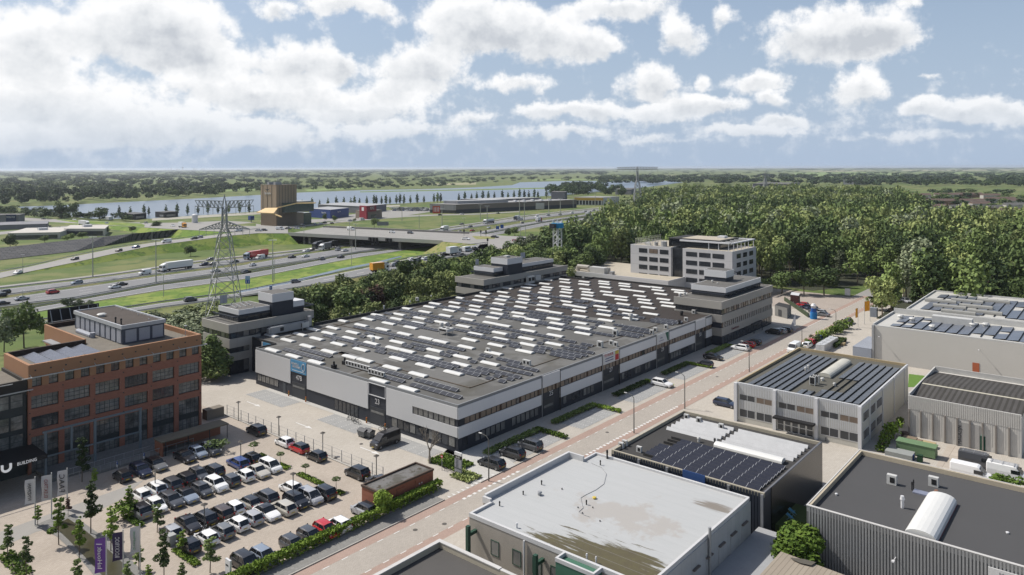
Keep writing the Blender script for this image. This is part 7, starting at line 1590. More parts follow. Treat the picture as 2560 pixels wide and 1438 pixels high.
for s_ in (0.0,1.0):
    P0=lerp(A,B_,s_); P1=lerp(D_,C_,s_); d_=Vector(P1[:2])-Vector(P0[:2]); n=Vector((-d_.y,d_.x)).normalized()*1.0
    P0=Vector(P0[:2]);P1=Vector(P1[:2]); q=MB(); q.prism([(P0-n)[:],(P1-n)[:],(P1+n)[:],(P0+n)[:]],0,5.4,0); q.build('abutment',[BRD],BG)
e_=(Vector(B_[:2])-Vector(A[:2])).normalized()
for px in (899,910,921,959,970):
    P0=Vector(G(px,600,6.2)[:2]); t=(P0-Vector(A[:2])).dot(e_); P0=Vector(A[:2])+e_*t; n=Vector((e_.y,-e_.x))*.9; 
    if (P0+n).length>P0.length: n=-n
    P0=P0+n; q=MB(); q.box(P0.x-.75,P0.x+.75,P0.y-.75,P0.y+.75,4.9,6.9); q.build('matrix_sign',[BLACK],BG)
# ---------------------------------------------------------------- guard rails
def rail(P,d,lab,zf=Z0,xs=XA):
    T=[G(x,interp(P,x)+d*(interp(P,x)-417)/300,zf(x)) for x in xs]; q=MB()
    for i in range(len(T)-1):
        p=Vector(T[i]);r=Vector(T[i+1]); n=Vector((-(r-p).y,(r-p).x,0)).normalized()*.08
        a,c=p+Vector((0,0,.45)),r+Vector((0,0,.45)); q.add([a-n,c-n,c+n,a+n,a-n+Vector((0,0,.33)),c-n+Vector((0,0,.33)),c+n+Vector((0,0,.33)),a+n+Vector((0,0,.33))],[(0,1,5,4),(1,2,6,5),(2,3,7,6),(3,0,4,7),(4,5,6,7),(3,2,1,0)])
        k=max(1,int((r-p).length/8))
        for j in range(k): e=p.lerp(r,j/k); q.bar(e,e+Vector((0,0,.5)),.12)
    tag(q.build('guard_rail',[STEEL]),lab,'guard rail','guard rails along the motorway')
rail(c1t,-1,'steel guard rail along the outer edge of the farthest motorway carriageway'); rail(c1b,1.2,'steel guard rail between far carriageway and yellowish verge'); rail(c2b,1.2,'steel guard rail between middle carriageway and grass median'); rail(c3t,-1.4,'steel guard rail on the edge of the nearest carriageway')
rail(s1t,-1,'steel guard rail along the upper edge of the far slip road',zs,XS); rail(r1t,-1.2,'steel guard rail along the upper edge of the near slip road',zr,XR); rail(r1b,1.5,'steel guard rail along the lower edge of the near slip road',zr,XR)
# ---------------------------------------------------------------- solar covered bank
tp=[(-60,626),(0,620),(200,598),(330,585),(480,570),(500,567.5)]; bt=[(-60,657),(0,650),(190,628),(330,602),(480,585),(545,577)]
SOLB=tiles('dark_slatted_panels',(.07,.07,.073),(.15,.147,.14),5,1.6,.3,(.03,.03,.032),wear=.3,wearscale=.15,amt=.4,rough=.6)
xs_=[-60,0,60,120,190,260,330,400,480,498]; Tz=[G(x,interp(tp,x),5.0) for x in xs_]; Bz=[G(x,interp(bt,x),0.2) for x in xs_]; q=MB()
for i in range(len(xs_)-1):
    q.add([Bz[i],Bz[i+1],Tz[i+1],Tz[i]],[(0,1,2,3)])
    bk=[Vector(Tz[i])+Vector((Fx,Fy,0))*2,Vector(Tz[i+1])+Vector((Fx,Fy,0))*2]; q.add([Tz[i],Tz[i+1],bk[1],bk[0],(bk[0].x,bk[0].y,0),(bk[1].x,bk[1].y,0)],[(0,1,2,3),(3,2,5,4)])
tag(q.build('solar_noise_bank',[SOLB]),'long dark bank of slatted panels above the far slip road','noise barrier')
# ---------------------------------------------------------------- far buildings
def q4(cn,lf,rt,z=0):
    C=Vector(G(*cn,z)[:2]);L_=Vector(G(*lf,z)[:2]);Q=Vector(G(*rt,z)[:2]); return C,L_,Q,L_+Q-C
def bld(name,lab,cat,cn,lf,rt,h,mw,mr,z0=0,roof=.4,group=None):
    C,L_,Q,O=q4(cn,lf,rt); t=thing(name,(C.x,C.y,0),lab,cat,group); b=MB(); b.prism([C[:],Q[:],O[:],L_[:]],z0,h,0); b.build('wall',[mw],t)
    c=(C+O)/2; b=MB(); b.prism([((p-c)*1.01+c)[:] for p in (C,Q,O,L_)],h,h+roof,0,1); b.build('roof',[mw,mr],t); return t,C,L_,Q,O
def face(t,name,P,Q,a,c,z0,z1,mat,out=.15):
    """a panel on the wall running from P to Q between fractions a,c"""
    p=P.lerp(Q,a);r=P.lerp(Q,c); n=Vector((-(Q-P).y,(Q-P).x)).normalized()
    if (p+n).length>p.length: n=-n
    b=MB(); b.prism([p[:],r[:],(r+n*out)[:],(p+n*out)[:]],z0,z1,0,bot=True); return b.build(name,[mat],t)
def facetext(t,s,P,Q,f,z,h,mat,width=None,out=.3,name='lettering'):
    p=P.lerp(Q,f); n=Vector((-(Q-P).y,(Q-P).x)).normalized()
    if (p+n).length>p.length: n=-n
    d=(Q-P).normalized(); 
    if d.x*Rx+d.y*Ry<0: d=-d
    return text(s,h,mat,t,(p.x+n.x*out,p.y+n.y*out,z),(d.x,d.y,0),(0,0,1),name,thick=.1,width=width)
BRZ=tiles('bronze_cladding',(.40,.31,.235),(.43,.335,.25),40,40,.02,(.33,.26,.2),wear=.05); GOLD=M('gold_canopy',(.95,.68,.36),rough=.5,amt=.05)
t,C,L_,Q,O=bld('skydiving_tower','tall bronze-clad tower with gold wave canopy and lettering beside the motorway','tower',(691,566),(652,563),(742,562),35.5,BRZ,ROOFG)
b=MB(); e1=(Q-C); b.prism([(C+e1*.0)[:],(C+e1*1.35)[:],(C+e1*1.35+(L_-C))[:],(L_)[:]],0,10.5,0); b.build('podium',[BRZ],t)
cp=[G(641,531,13.4),G(684,533,12.9),G(695,519.5,16.6),G(664,520,16.2)]; b=MB(); b.add(cp+[(p[0],p[1],p[2]-.7) for p in cp],[(0,1,2,3),(7,6,5,4),(0,4,5,1),(1,5,6,2),(2,6,7,3),(3,7,4,0)])
cq=[G(684,533,12.9),G(695,518,17.0),G(742,507,20.7),G(790,506,21.2)]; 
for i in range(1,3):
    p,r=Vector(cq[i]),Vector(cq[i+1]); n3=Vector((-Fx,-Fy,0))*3; b.add([p+n3,r+n3,r,p,p+n3-Vector((0,0,.9)),r+n3-Vector((0,0,.9)),r-Vector((0,0,.9)),p-Vector((0,0,.9))],[(0,1,2,3),(7,6,5,4),(0,4,5,1),(1,5,6,2),(2,6,7,3),(3,7,4,0)])
p,r=Vector(G(684,533,12.6)),Vector(G(705,541,10.4)); n3=Vector((-Fx,-Fy,0))*2; b.add([p+n3,r+n3,r,p,p+n3-Vector((0,0,.8)),r+n3-Vector((0,0,.8)),r-Vector((0,0,.8)),p-Vector((0,0,.8))],[(0,1,2,3),(7,6,5,4),(0,4,5,1),(1,5,6,2),(2,6,7,3),(3,7,4,0)])
b.build('canopy',[GOLD],t)
face(t,'glass_storey',C,C+e1*1.75,.15,1.0,11.5,20,M('green_tinted_glass',(.07,.10,.10),rough=.1,spec=.8,amt=.3),3.5); b=MB(); b.prism([(C+e1*1.0)[:],(C+e1*1.75)[:],(C+e1*1.75+(L_-C))[:],(C+e1+(L_-C))[:]],20.0,20.6,0,bot=True); b.build('glass_roof',[M('pale_roof_sheet',(.45,.46,.44))],t)
b=MB(); b.prism([(C+e1*1.35)[:],(C+e1*1.75)[:],(C+e1*1.75+(L_-C))[:],(C+e1*1.35+(L_-C))[:]],0,10,0); b.build('podium',[MATS['green_tinted_glass']],t)
facetext(t,'City Skydive',L_,C,.45,28.4,2.3,LETW,width=9.5)
b=MB(); p=L_.lerp(C,.45); d=(C-L_).normalized(); nn=Vector((-d.y,d.x)); nn=-nn if (p+nn).length>p.length else nn; p=p+nn*.4
b.add([(*(p-d*4.5)[:],32.6),(*(p)[:],30.6),(*(p+d*4.5)[:],32.6),(*(p)[:],31.6)],[(0,1,3),(1,2,3)]); b.v+=[]; b.build('emblem',[ANTH2],t)
for k in range(1,7): face(t,'cladding_joint',C,Q,k/7-.004,k/7+.004,10.5,35.4,DKF,.2); face(t,'cladding_joint',L_,C,k/7-.004,k/7+.004,15,35.4,DKF,.2) if k%2 else 0
for k in range(2): b=MB(); cc=L_.lerp(C,.35+.4*k)+(Q-C)*.25; b.box(cc.x-3,cc.x+3,cc.y-1.5,cc.y+1.5,35.9,38.2); b.build('roof_unit',[STEEL],t)
BLU=M('shop_blue',(.025,.06,.24),rough=.5)
t,C,L_,Q,O=bld('blue_shop','low dark blue shop building with white lettering right of the tower','shop',(826,547),(773,543),(872,541),8.5,BLU,M('silver_roof',(.42,.43,.44)))
facetext(t,'Basic-Fit',L_,C,.7,5.6,1.7,LETW,width=7); facetext(t,'Basic-Fit',C,Q,.45,6.0,1.4,LETW,width=6)
t,C,L_,Q,O=bld('retail_shed','grey shop hall with flat pale roof behind the blue shop','shop',(908,534),(795,528),(966,527),7.5,M('shed_grey',(.20,.20,.22)),MATS['silver_roof'])
t,C,L_,Q,O=bld('restaurant','beige restaurant with tall red sign block and white letters','restaurant',(918,548),(889,545.5),(955,544),7.5,M('sand_render',(.27,.22,.17)),ROOFG)
FR=M('fastfood_red',(.28,.02,.035),rough=.5); face(t,'sign_block',L_,C,.45,1.05,0,13,FR,1.5); face(t,'sign_block',C,Q,-.02,.55,7,13,FR,1.2)
facetext(t,'KFC',C,Q,.25,10.4,2.9,LETW,width=6.5,out=1.7); b=MB(); pp=L_.lerp(C,.72); face(t,'sign_emblem',L_,C,.66,.84,8,11.5,LETW,1.7); face(t,'window',C,Q,.25,.6,1,4,GLASS,.2)
SILV=tiles('silver_facade',(.36,.36,.37),(.40,.40,.41),3,60,.1,(.28,.28,.29),rough=.4)
t,C,L_,Q,O=bld('shopping_hall','very long brown and silver retail hall beyond the motorway','shop',(1140,534),(1075,532),(1441,519),9.5,M('taupe_facade',(.21,.175,.14),rough=.6),M('pale_gravel_roof',(.36,.36,.36)))
face(t,'facade_panel',L_,C,0,1,3.5,9.6,SILV,.4); face(t,'plinth',C,Q,0,1,0,4.2,M('dark_slate_wall',(.06,.065,.075)),.3); face(t,'plinth',L_,C,0,1,0,3.4,GLASS,.3)
b=MB(); e1=(Q-C);e2=(L_-C); b.prism([(C+e1*.08+e2*.35)[:],(C+e1*.42+e2*.1)[:],(C+e1*.42+e2*.9)[:],(C+e1*.08+e2*.9)[:]],9.9,13.0,0,1); b.build('upper_hall',[SILV,MATS['silver_roof']],t)
b=MB(); b.prism([(C+e1*.5+e2*1.2)[:],(C+e1*.95+e2*1.2)[:],(C+e1*.95+e2*2.4)[:],(C+e1*.5+e2*2.4)[:]],0,12.0,0,1); b.build('rear_hall',[MATS['shed_grey'],MATS['silver_roof']],t)
for k in range(24): f_=.3+.6*k/24; b=MB(); p=C+e1*f_+e2*(.3+.4*(k%3)/3); b.box(p.x-2,p.x+2,p.y-1.2,p.y+1.2,9.9,11.2); b.build('roof_unit',[WHT],t)
YLW=M('shop_yellow',(.62,.40,.06),rough=.5)
t,C,L_,Q,O=bld('yellow_shop','yellow-banded shop with glass front right of the long brown retail hall','shop',(1508,513.5),(1436,512.5),(1548,510.5),10,WHT,MATS['pale_gravel_roof'])
face(t,'fascia',L_,C,0,1,6.3,9.8,YLW,.5); face(t,'shopfront',L_,C,.02,.98,.5,6,GLASS,.3)
for k in range(9): face(t,'pillar',L_,C,.05+k*.11,.075+k*.11,0,6.2,WHT,.8)
facetext(t,'SHELL',L_,C,.45,8,1.6,RED,width=9) if 0 else None
b=MB(); p=L_.lerp(C,.35); b.cyl(p.x,p.y,8.2,8.3,1,0,8); 
t,C,L_,Q,O=bld('portal_building','grey open portal building behind the retail hall','building',(1412,503),(1378,502),(1418,500),13,M('slate_blue',(.09,.10,.12)),ROOFG)
t,C,L_,Q,O=bld('car_dealer','grey car dealership with dark blue sign panel at the left edge','building',(48,560),(-60,561),(62,556),8,M('mid_grey_clad',(.20,.205,.22)),ROOFG)
face(t,'sign_panel',L_,C,.71,.93,.5,8.6,M('dealer_navy',(.012,.03,.09)),1.0); facetext(t,'VOLVO',L_,C,.82,6.4,1.6,LETW,width=7.5,out=1.2)
t,C,L_,Q,O=bld('low_depot','long low grey depot roof in front of the car dealership','building',(118,571),(-60,577),(122,563),3.6,M('depot_grey',(.22,.22,.24)),M('streaked_roof',(.24,.24,.26),amt=.3,scale=.05))
WR2=M('white_membrane_far',(.60,.57,.52),amt=.12,scale=.1)
for (cn,lf,rt,h,lb) in (((150,597),(20,600),(185,583),4.5,'white flat-roofed building with cars in front, left part'),((262,590),(160,590),(272,580),5.2,'white flat-roofed building with roof boxes, right part')):
    t,C,L_,Q,O=bld('white_flat_building',lb,'building',cn,lf,rt,h,WR2,WR2,roof=.3); face(t,'shopfront',L_,C,.05,.95,.5,h-1.5,GLASS,.3); b=MB(); p=(C+O)/2; b.box(p.x-3,p.x+3,p.y-2,p.y+2,h+.3,h+2); b.build('roof_unit',[WHT],t)
for (cn,lf,rt,lb) in (((334,550),(303,547),(366,546.5),'dark flat-roofed pavilion before the lake, left of two'),((411,545),(388,543),(445,542),'dark flat-roofed pavilion before the lake, right of two')):
    t,C,L_,Q,O=bld('pavilion',lb,'building',cn,lf,rt,5.2,M('black_timber',(.022,.024,.028)),M('grey_green_roof',(.12,.12,.12))); face(t,'window',C,Q,.15,.8,1,3.2,GLASSW,.2); face(t,'window',L_,C,.5,.9,1,3,GLASSW,.2)
p=G(487,557); b=MB(); b.cyl(p[0],p[1],0,7.2,2.6,0,14); b.cyl(p[0],p[1],7.2,8.0,2.6,0,14,1.2); tag(b.build('silo',[WHT]),'white upright silo tank beside the upper road','silo')
for i in range(3):
    pass
b=MB(); p=G(273,551); b.box(p[0]-2,p[0]+2,p[1]-4,p[1]+4,.8,3.6,0); b.cyl(p[0]-2.1,p[1],1.6,2.8,.1,1,8); tag(b.build('white_kiosk',[WHT,RED]),'small white kiosk box left of the dark pavilions','kiosk')
b=MB(); p=G(628,556); b.box(p[0]-2,p[0]+2,p[1]-2,p[1]+2,2.2,6,0); b.bar((p[0],p[1],0),(p[0],p[1],2.2),.5); tag(b.build('blue_sign_box',[BLU]),'blue sign box on a post left of the bronze tower','sign')
IND=M('industrial_grey',(.13,.135,.15)); 
for (cn,lf,rt,h,lb) in (((1880,484),(1755,482),(1905,478),9,'long grey industrial hall beyond the wood, left'),((1985,480),(1882,478),(2000,474),15,'taller grey industrial hall beyond the wood, right'),((1578,487),(1538,486),(1590,482),9,'dark low hall with pale ledges right of the yellow shop'),((2160,462),(2108,461.5),(2165,459),12,'pale hall in front of the dark far wood at the right')):
    bld('industrial_hall',lb,'building',cn,lf,rt,h,IND if '2160' not in str(cn) else M('pale_hall',(.3,.31,.33)),ROOFG)
HB=M('house_brick',(.26,.17,.12)); HR=M('brown_tile_roof',(.17,.12,.10)); HW_=M('house_white',(.5,.48,.45))
hs=[(2215,497,62),(2285,496,70),(2365,495,50),(2420,494,58),(2478,497,40),(2225,508,56),(2300,507,42),(2350,512,60),(2430,512,50),(2500,507,60),(2545,512,40),(2330,528,70),(2405,530,52),(2470,531,60),(2530,540,60),(2290,520,40),(2540,524,50),(2450,520,40)]
hs.sort()
for i,(px,py,wpx) in enumerate(hs):
    c=Vector(G(px,py)[:2]); L2=wpx/F*c.length/2; d=Vector((Rx,Ry)); e=Vector((Fx,Fy)); t=thing('terraced_house',(c.x,c.y,0),'row of low terraced houses, %s from left in the housing at the right'%ORD(i+1),'houses','terraced houses at the right'); b=MB()
    P=[(c-d*L2-e*4.5),(c+d*L2-e*4.5),(c+d*L2+e*4.5),(c-d*L2+e*4.5)]; b.prism([p[:] for p in P],0,5.2,0); b.build('wall',[HW_ if i%3 else HB],t)
    b=MB(); r1=c-d*L2; r2=c+d*L2; b.add([(*P[0],5.2),(*P[1],5.2),(*r2,8.0),(*r1,8.0),(*P[3],5.2),(*P[2],5.2)],[(0,1,2,3),(3,2,5,4),(0,3,4),(1,5,2)]); b.build('roof',[HR if i%4 else ROOFG],t)
# low distant skyline
for i,(px,h,lb) in enumerate([(457,95,'thin church spire on the far left horizon'),(445,40,'broad low block beside the spire on the horizon'),(487,55,'second faint tower right of the spire on the horizon'),(507,40,'small block on the horizon right of the second tower'),(428,60,'thin mast left of the spire on the horizon')]):
    p=G(px,426.5-px*.0033); b=MB(); w_=18 if 'spire' in lb[:18] or 'mast' in lb else 60; b.prism([(p[0]-w_,p[1]-w_),(p[0]+w_,p[1]-w_),(p[0]+w_,p[1]+w_),(p[0]-w_,p[1]+w_)],0,h*1.3,0); tag(b.build('distant_building',[M('hazy_grey',(.2,.21,.23))]),lb,'building')
# ---------------------------------------------------------------- pylons, masts, lamps
def pylon(px,py,Ht,base,lab,ang,arms,w=.3):
    x,y,_=G(px,py); t=thing('electricity_pylon',(x,y,0),lab,'pylon'); ca,sa=math.cos(ang),math.sin(ang)
    def T(u,v,z): return (x+u*ca-v*sa,y+u*sa+v*ca,z)
    def wd(z): return base*(1-z/Ht)**1.15+base*.11 if z<Ht*.7 else base*.11+base*.25*(1-(z/Ht))*.9
    b=MB(); zs_=[0,.17,.32,.45,.56,.66,.74,.82,.9]; zs_=[Ht*z for z in zs_]
    for i in range(len(zs_)-1):
        z0,z1=zs_[i],zs_[i+1]; a,c=wd(z0)/2,wd(z1)/2; cs=[(-1,-1),(1,-1),(1,1),(-1,1)]
        for j,(sx,sy) in enumerate(cs):
            b.bar(T(sx*a,sy*a,z0),T(sx*c,sy*c,z1),w); tx,ty=cs[(j+1)%4]
            b.bar(T(sx*a,sy*a,z0),T(tx*c,ty*c,z1),w*.75); b.bar(T(tx*a,ty*a,z0),T(sx*c,sy*c,z1),w*.75); b.bar(T(sx*c,sy*c,z1),T(tx*c,ty*c,z1),w*.5)
    a=wd(zs_[-1])/2
    for sx in (-1,1):
        for sy in (-1,1): b.bar(T(sx*a,sy*a,zs_[-1]),T(0,0,Ht),w*.7)
    b.build('lattice_body',[STEEL],t)
    for (z,span,rise) in arms:
        for s in (-1,1):
            b=MB(); a=wd(z)/2; n=7; tip=T(s*span,0,z+rise)
            for sy in (-1,1):
                b.bar(T(s*a,sy*a,z),T(s*span,0,z+rise*.25),w*1.2); b.bar(T(s*a,sy*a,z+Ht*.055),tip if rise>0 else T(s*span,0,z+rise*.25),w*1.1)
                for k in range(n):
                    f0=k/n; f1=(k+1)/n; lo=lambda f:T(s*(a+(span-a)*f),sy*a*(1-f),z+rise*.25*f); hi=lambda f:T(s*(a+(span-a)*f),sy*a*(1-f),z+Ht*.055+((rise if rise>0 else rise*.25)-Ht*.055)*f)
                    b.bar(lo(f0),hi(f1),w*.75); b.bar(hi(f0),lo(f0),w*.6)
            for k in (.35,.7,1.0): b.bar(T(s*(a+(span-a)*k),0,z+rise*.25*k),T(s*(a+(span-a)*k),0,z+rise*.25*k-Ht*.055),w*.5)
            b.build('cross_arm',[STEEL],t)
    return t
pylon(562,800,41.5,9.2,'large steel lattice pylon with two wide cross-arms behind the left office block',-math.pi/2+YAW+.12,[(37,9.3,2.6),(30.2,8.0,-.8)],.2)
pylon(1594,545,51,10.5,'lattice pylon rising out of the wood with a wide top cross-arm',-math.pi/2+YAW,[(47.5,20,2.5)],.42)
pylon(1913,492,42,9,'distant lattice pylon beyond the wood before the industrial halls',-math.pi/2+YAW,[(36,13,1.5)],.6)
x,y,_=G(1394,682); t=thing('lattice_mast',(x,y,0),'white square lattice mast with bright blue drum top behind the middle office block','mast'); b=MB(); hh=24.5; a=1.45
for sx in (-1,1):
    for sy in (-1,1): b.bar((x+sx*a,y+sy*a,0),(x+sx*a,y+sy*a,hh),.3)
for k in range(13):
    z0=k*hh/13; z1=(k+1)*hh/13
    for (p,q_) in (((-1,-1),(1,-1)),((1,-1),(1,1)),((1,1),(-1,1)),((-1,1),(-1,-1))):
        if k%2: p,q_=q_,p
        b.bar((x+p[0]*a,y+p[1]*a,z0),(x+q_[0]*a,y+q_[1]*a,z1),.18)
b.build('lattice_body',[WHT],t); b=MB(); b.cyl(x,y,hh-3.2,hh-.9,3.0,0,8); b.build('sign_drum',[M('signal_blue',(.02,.25,.5))],t)
b=MB(); b.box(x-4.4,x-3.0,y-1.5,y+1.5,hh-3.1,hh-1,0); b.build('sign_drum',[ANTH2],t)
for s in (-1.6,0,1.6): b=MB(); b.bar((x+s,y-s,hh-.9),(x+s,y-s,hh+.6),.3); b.build('antenna',[WHT],t)
HWL=[(232,692,592),(390,707,599),(409,742,685),(57,684,637),(57,762,726),(380,614,576),(682,706,600),(686,702,650),(874,615,555),(889,625,560),(879,664,617),(1105,572,522),(1201,550,512),(1218,562,515),(1299,537,496),(1311,555,505),(1372,532,487),(1401,542,496),(1433,520,484),(1488,515,479),(1540,512,476),(1465,555,535),(1301,598,562),(1314,597,562),(1639,570,529),(1833,575,534),(2041,590,538),(2273,592,543),(760,612,568),(1048,572,538),(1160,578,545),(1005,553,520)]
HWL.sort()
def lamp_proto():
    t=thing('motorway_lamp',(0,0,0),'x','street lamp'); b=MB(); b.bar((0,0,0),(0,0,1),.022,0,6,.013); b.build('pole',[M('pale_lamp_pole',(.42,.44,.38))],t); b=MB(); b.box(-.09,.09,-.02,.02,.99,1.0); b.build('lamp_head',[WHT],t); return t
lp=lamp_proto()
for i,(px,yb_,yt) in enumerate(HWL):
    o=copy_tree(lp); x,y,_=G(px,yb_); d=x*Fx+y*Fy; h=(yb_-yt)*d/F; o.location=(x,y,0); k=max(h,8); o.scale=(k*(1 if d<500 else 1.5),k*(1 if d<500 else 1.5),h); o['label']='tall motorway lamp post, %s from left across the interchange'%ORD(i+1); o['group']='tall lamp posts of the interchange'; o.rotation_euler=(0,0,-.7)
for c in list(lp.children): bpy.data.objects.remove(c)
bpy.data.objects.remove(lp)
def stlamp():
    t=thing('street_lamp',(0,0,0),'x','street lamp'); b=MB(); b.bar((0,0,0),(0,0,6.6),.16,0,6,.1); b.bar((0,0,6.6),(0,.5,7.1),.1,0,6); b.bar((0,.5,7.1),(0,1.6,7.25),.08,0,6); b.build('pole',[M('dark_lamp_pole',(.14,.14,.13))],t); b=MB(); b.box(-.12,.12,1.5,2.1,7.2,7.32); b.build('lamp_head',[ROOFK],t); return t
lp=stlamp()
for i,(px,py) in enumerate([(1222,1203),(1585,1083),(1712,1022),(1873,930),(2005,884),(2090,835)]):
    o=copy_tree(lp); x,y,_=G(px,py); o.location=(x,y,0); o['label']='curved-arm street lamp, %s from the near end of the street'%ORD(i+1); o['group']='street lamps along the street'
for c in list(lp.children): bpy.data.objects.remove(c)
bpy.data.objects.remove(lp)
def pklamp():
    t=thing('parking_lamp',(0,0,0),'x','lamp post'); b=MB(); b.bar((0,0,0),(0,0,3.7),.11,0,6); b.build('pole',[MATS['dark_lamp_pole']],t); b=MB(); b.cyl(0,0,3.35,3.65,.12,1,8,.16); b.cyl(0,0,3.68,3.9,.48,0,12,.06); b.build('lamp_head',[M('lamp_brown',(.10,.09,.08)),ROOFK],t); return t
lp=pklamp()
for i,(px,py) in enumerate(sorted([(697,1092),(807,1135),(941,1197),(596,1052),(388,1237),(733,1245),(511,1328),(602,1158)])):
    o=copy_tree(lp); x,y,_=G(px,py); o.location=(x,y,0); o['label']='mushroom-shaped parking lamp, %s from left between brick office and hall'%ORD(i+1); o['group']='mushroom lamps of the parking lot'
for c in list(lp.children): bpy.data.objects.remove(c)
bpy.data.objects.remove(lp)
# signs by the motorway and junction
SB2=M('traffic_sign_blue',(.02,.10,.38),rough=.5)
def board(px,py,ht,w_,h_,mat,lab,name='road_sign',z=0,posts=2,ptop=None):
    x,y,_=G(px,py,z); t=thing(name,(x,y,z),lab,'sign'); dx_,dy_=Rx,Ry; b=MB()
    b.prism([(x-dx_*w_/2,y-dy_*w_/2),(x+dx_*w_/2,y+dy_*w_/2),(x+dx_*w_/2+Fx*.15,y+dy_*w_/2+Fy*.15),(x-dx_*w_/2+Fx*.15,y-dy_*w_/2+Fy*.15)],z+ht-h_,z+ht,0,bot=True); b.build('sign_face',[mat],t)
    b=MB()
    for s in ((-.3,.3) if posts==2 else (0,)): b.bar((x+dx_*w_*s+Fx*.25,y+dy_*w_*s+Fy*.25,z),(x+dx_*w_*s+Fx*.25,y+dy_*w_*s+Fy*.25,z+ht),.14)
    b.build('post',[STEEL],t); return t,x,y
t,x,y=board(619,724,5.6,1.9,3.2,SB2,'blue and white exit sign beside the nearest carriageway'); b=MB(); b.prism([(x-Rx*.95-Fx*.05,y-Ry*.95-Fy*.05),(x+Rx*.95-Fx*.05,y+Ry*.95-Fy*.05),(x+Rx*.95,y+Ry*.95),(x-Rx*.95,y-Ry*.95)],4.0,5.55,0); b.build('sign_patch',[M('pale_sign_blue',(.3,.45,.6))],t)
text('11',1.2,LETW,t,(x-Fx*.1,y-Fy*.1,3.1),(Rx,Ry,0),(0,0,1))
t,x,y=board(677,738,3.6,1.1,1.5,SB2,'small blue sign with white arrow beside the near slip road',posts=1); text('4',.9,LETW,t,(x-Fx*.06,y-Fy*.06,2.9),(Rx,Ry,0),(0,0,1))
board(1244,583,5.4,2.5,2.4,SB2,'blue direction board over the nearest carriageway, left of two'); board(1255,581,6.0,2.5,2.8,SB2,'blue direction board over the nearest carriageway, right of two')
board(957,582,8.5,9,3.0,M('sign_back_grey',(.25,.26,.27)),'grey back of a wide gantry sign behind the bridge'); board(1350,527,9,10,7,M('white_board',(.5,.5,.5)),'white board on the verge in front of the long brown hall')
board(551,747,0,1,1,LETW,'x').__class__ if 0 else None
for i,(px,py) in enumerate([(1219,614),(1202,592),(1215,592),(1160,590)]):
    x,y,_=G(px,py,6.5); t=thing('traffic_light',(x,y,6.5),'black traffic light at the bridge junction, %s of four'%ORD(i+1),'traffic light','traffic lights at the bridge junction'); b=MB(); b.bar((x,y,6.5),(x,y,9.2),.15); b.build('pole',[DKF],t); b=MB(); b.box(x-.35,x+.35,y-.35,y+.35,9.0,10.6); b.build('signal_head',[BLACK],t)
t=thing('chevron_board',(*G(1292,606,6.5)[:2],6.5),'row of red and white chevron boards at the junction curve','road sign')
for k in range(4):
    x,y,_=G(1283+k*5.5,605.5+k*.2,6.5); b=MB(); b.prism([(x-Rx*.7,y-Ry*.7),(x+Rx*.7,y+Ry*.7),(x+Rx*.7+Fx*.1,y+Ry*.7+Fy*.1),(x-Rx*.7+Fx*.1,y-Ry*.7+Fy*.1)],6.9,8.3,0); b.build('board',[LETW if k%2 else RED],t); b=MB(); b.bar((x-Rx*.4,y-Ry*.4,7.0),(x+Rx*.4,y+Ry*.4,7.6),.35); b.bar((x+Rx*.4,y+Ry*.4,7.6),(x-Rx*.4,y-Ry*.4,8.2),.35); b.build('chevron',[RED if k%2 else LETW],t)
t,x,y=board(1091,536,9,8,8,M('banner_red',(.5,.08,.03)),'red and white banner panel at the left end of the brown retail hall'); text('IIII',5,LETW,t,(x-Fx*.1,y-Fy*.1,5),(Rx,Ry,0),(0,0,1),width=5.5)
# dark slatted noise screen in front of the wood
P0=Vector(G(1478,560)[:2]); P1=Vector(G(1538,536)[:2]); t=thing('noise_screen',(P0.x,P0.y,0),'dark slatted noise screen along the motorway at the edge of the wood','noise barrier')
for k in range(12):
    a=P0.lerp(P1,k/12); c=P0.lerp(P1,(k+.92)/12); b=MB(); n=Vector((Fx,Fy))*.3; b.prism([a[:],c[:],(c+n)[:],(a+n)[:]],0,4.5,0); b.build('panel',[M('screen_dark',(.05,.052,.06))],t)
# ---------------------------------------------------------------- flags
def flag(px,py,ytop,mat,fh,fw,s,tm,lab,mirror=True,side=-1,size=.55,emb=None,cat='flag'):
    x,y,_=G(px,py); d=x*Fx+y*Fy; h=(py-ytop)*d/F; t=thing('flag_pole',(x,y,0),lab,cat); b=MB(); b.bar((x,y,0),(x,y,h),.13,0,6,.09); b.cyl(x,y,h,h+.12,.08,0,6); b.build('pole',[ROOFK],t)
    u=Vector((Rx,Ry,0))*side; b=MB(); n=8; nf=Vector((Fx,Fy,0)); cols=6
    Pn=[]
    for i in range(n+1):
        for j in range(cols+1):
            a=j/cols; z=h-.15-fh*i/n-a*.25; w=math.sin(i*.9+a*3)*.10*a; Pn.append(Vector((x,y,z))+u*(.08+fw*a)+nf*w)
    b.v=[tuple(p) for p in Pn]
    for i in range(n):
        for j in range(cols): k=i*(cols+1)+j; b.f.append([k,k+1,k+cols+2,k+cols+1]); b.m.append(0)
    b.build('cloth',[mat],t)
    c=Vector((x,y,h-.3-fh*.5))+u*(fw*.55)-nf*.16
    if s: text(s,size,tm,t,c,(0,0,1),-u if mirror else u,width=fh*.72,thick=.02)
    return t,c,u
FWH=M('white_flag_cloth',(.62,.61,.62),rough=.8,amt=.06); FPU=M('purple_flag_cloth',(.17,.07,.33),rough=.8,amt=.12); FDP=M('dark_violet_cloth',(.06,.045,.10),rough=.8,amt=.12)
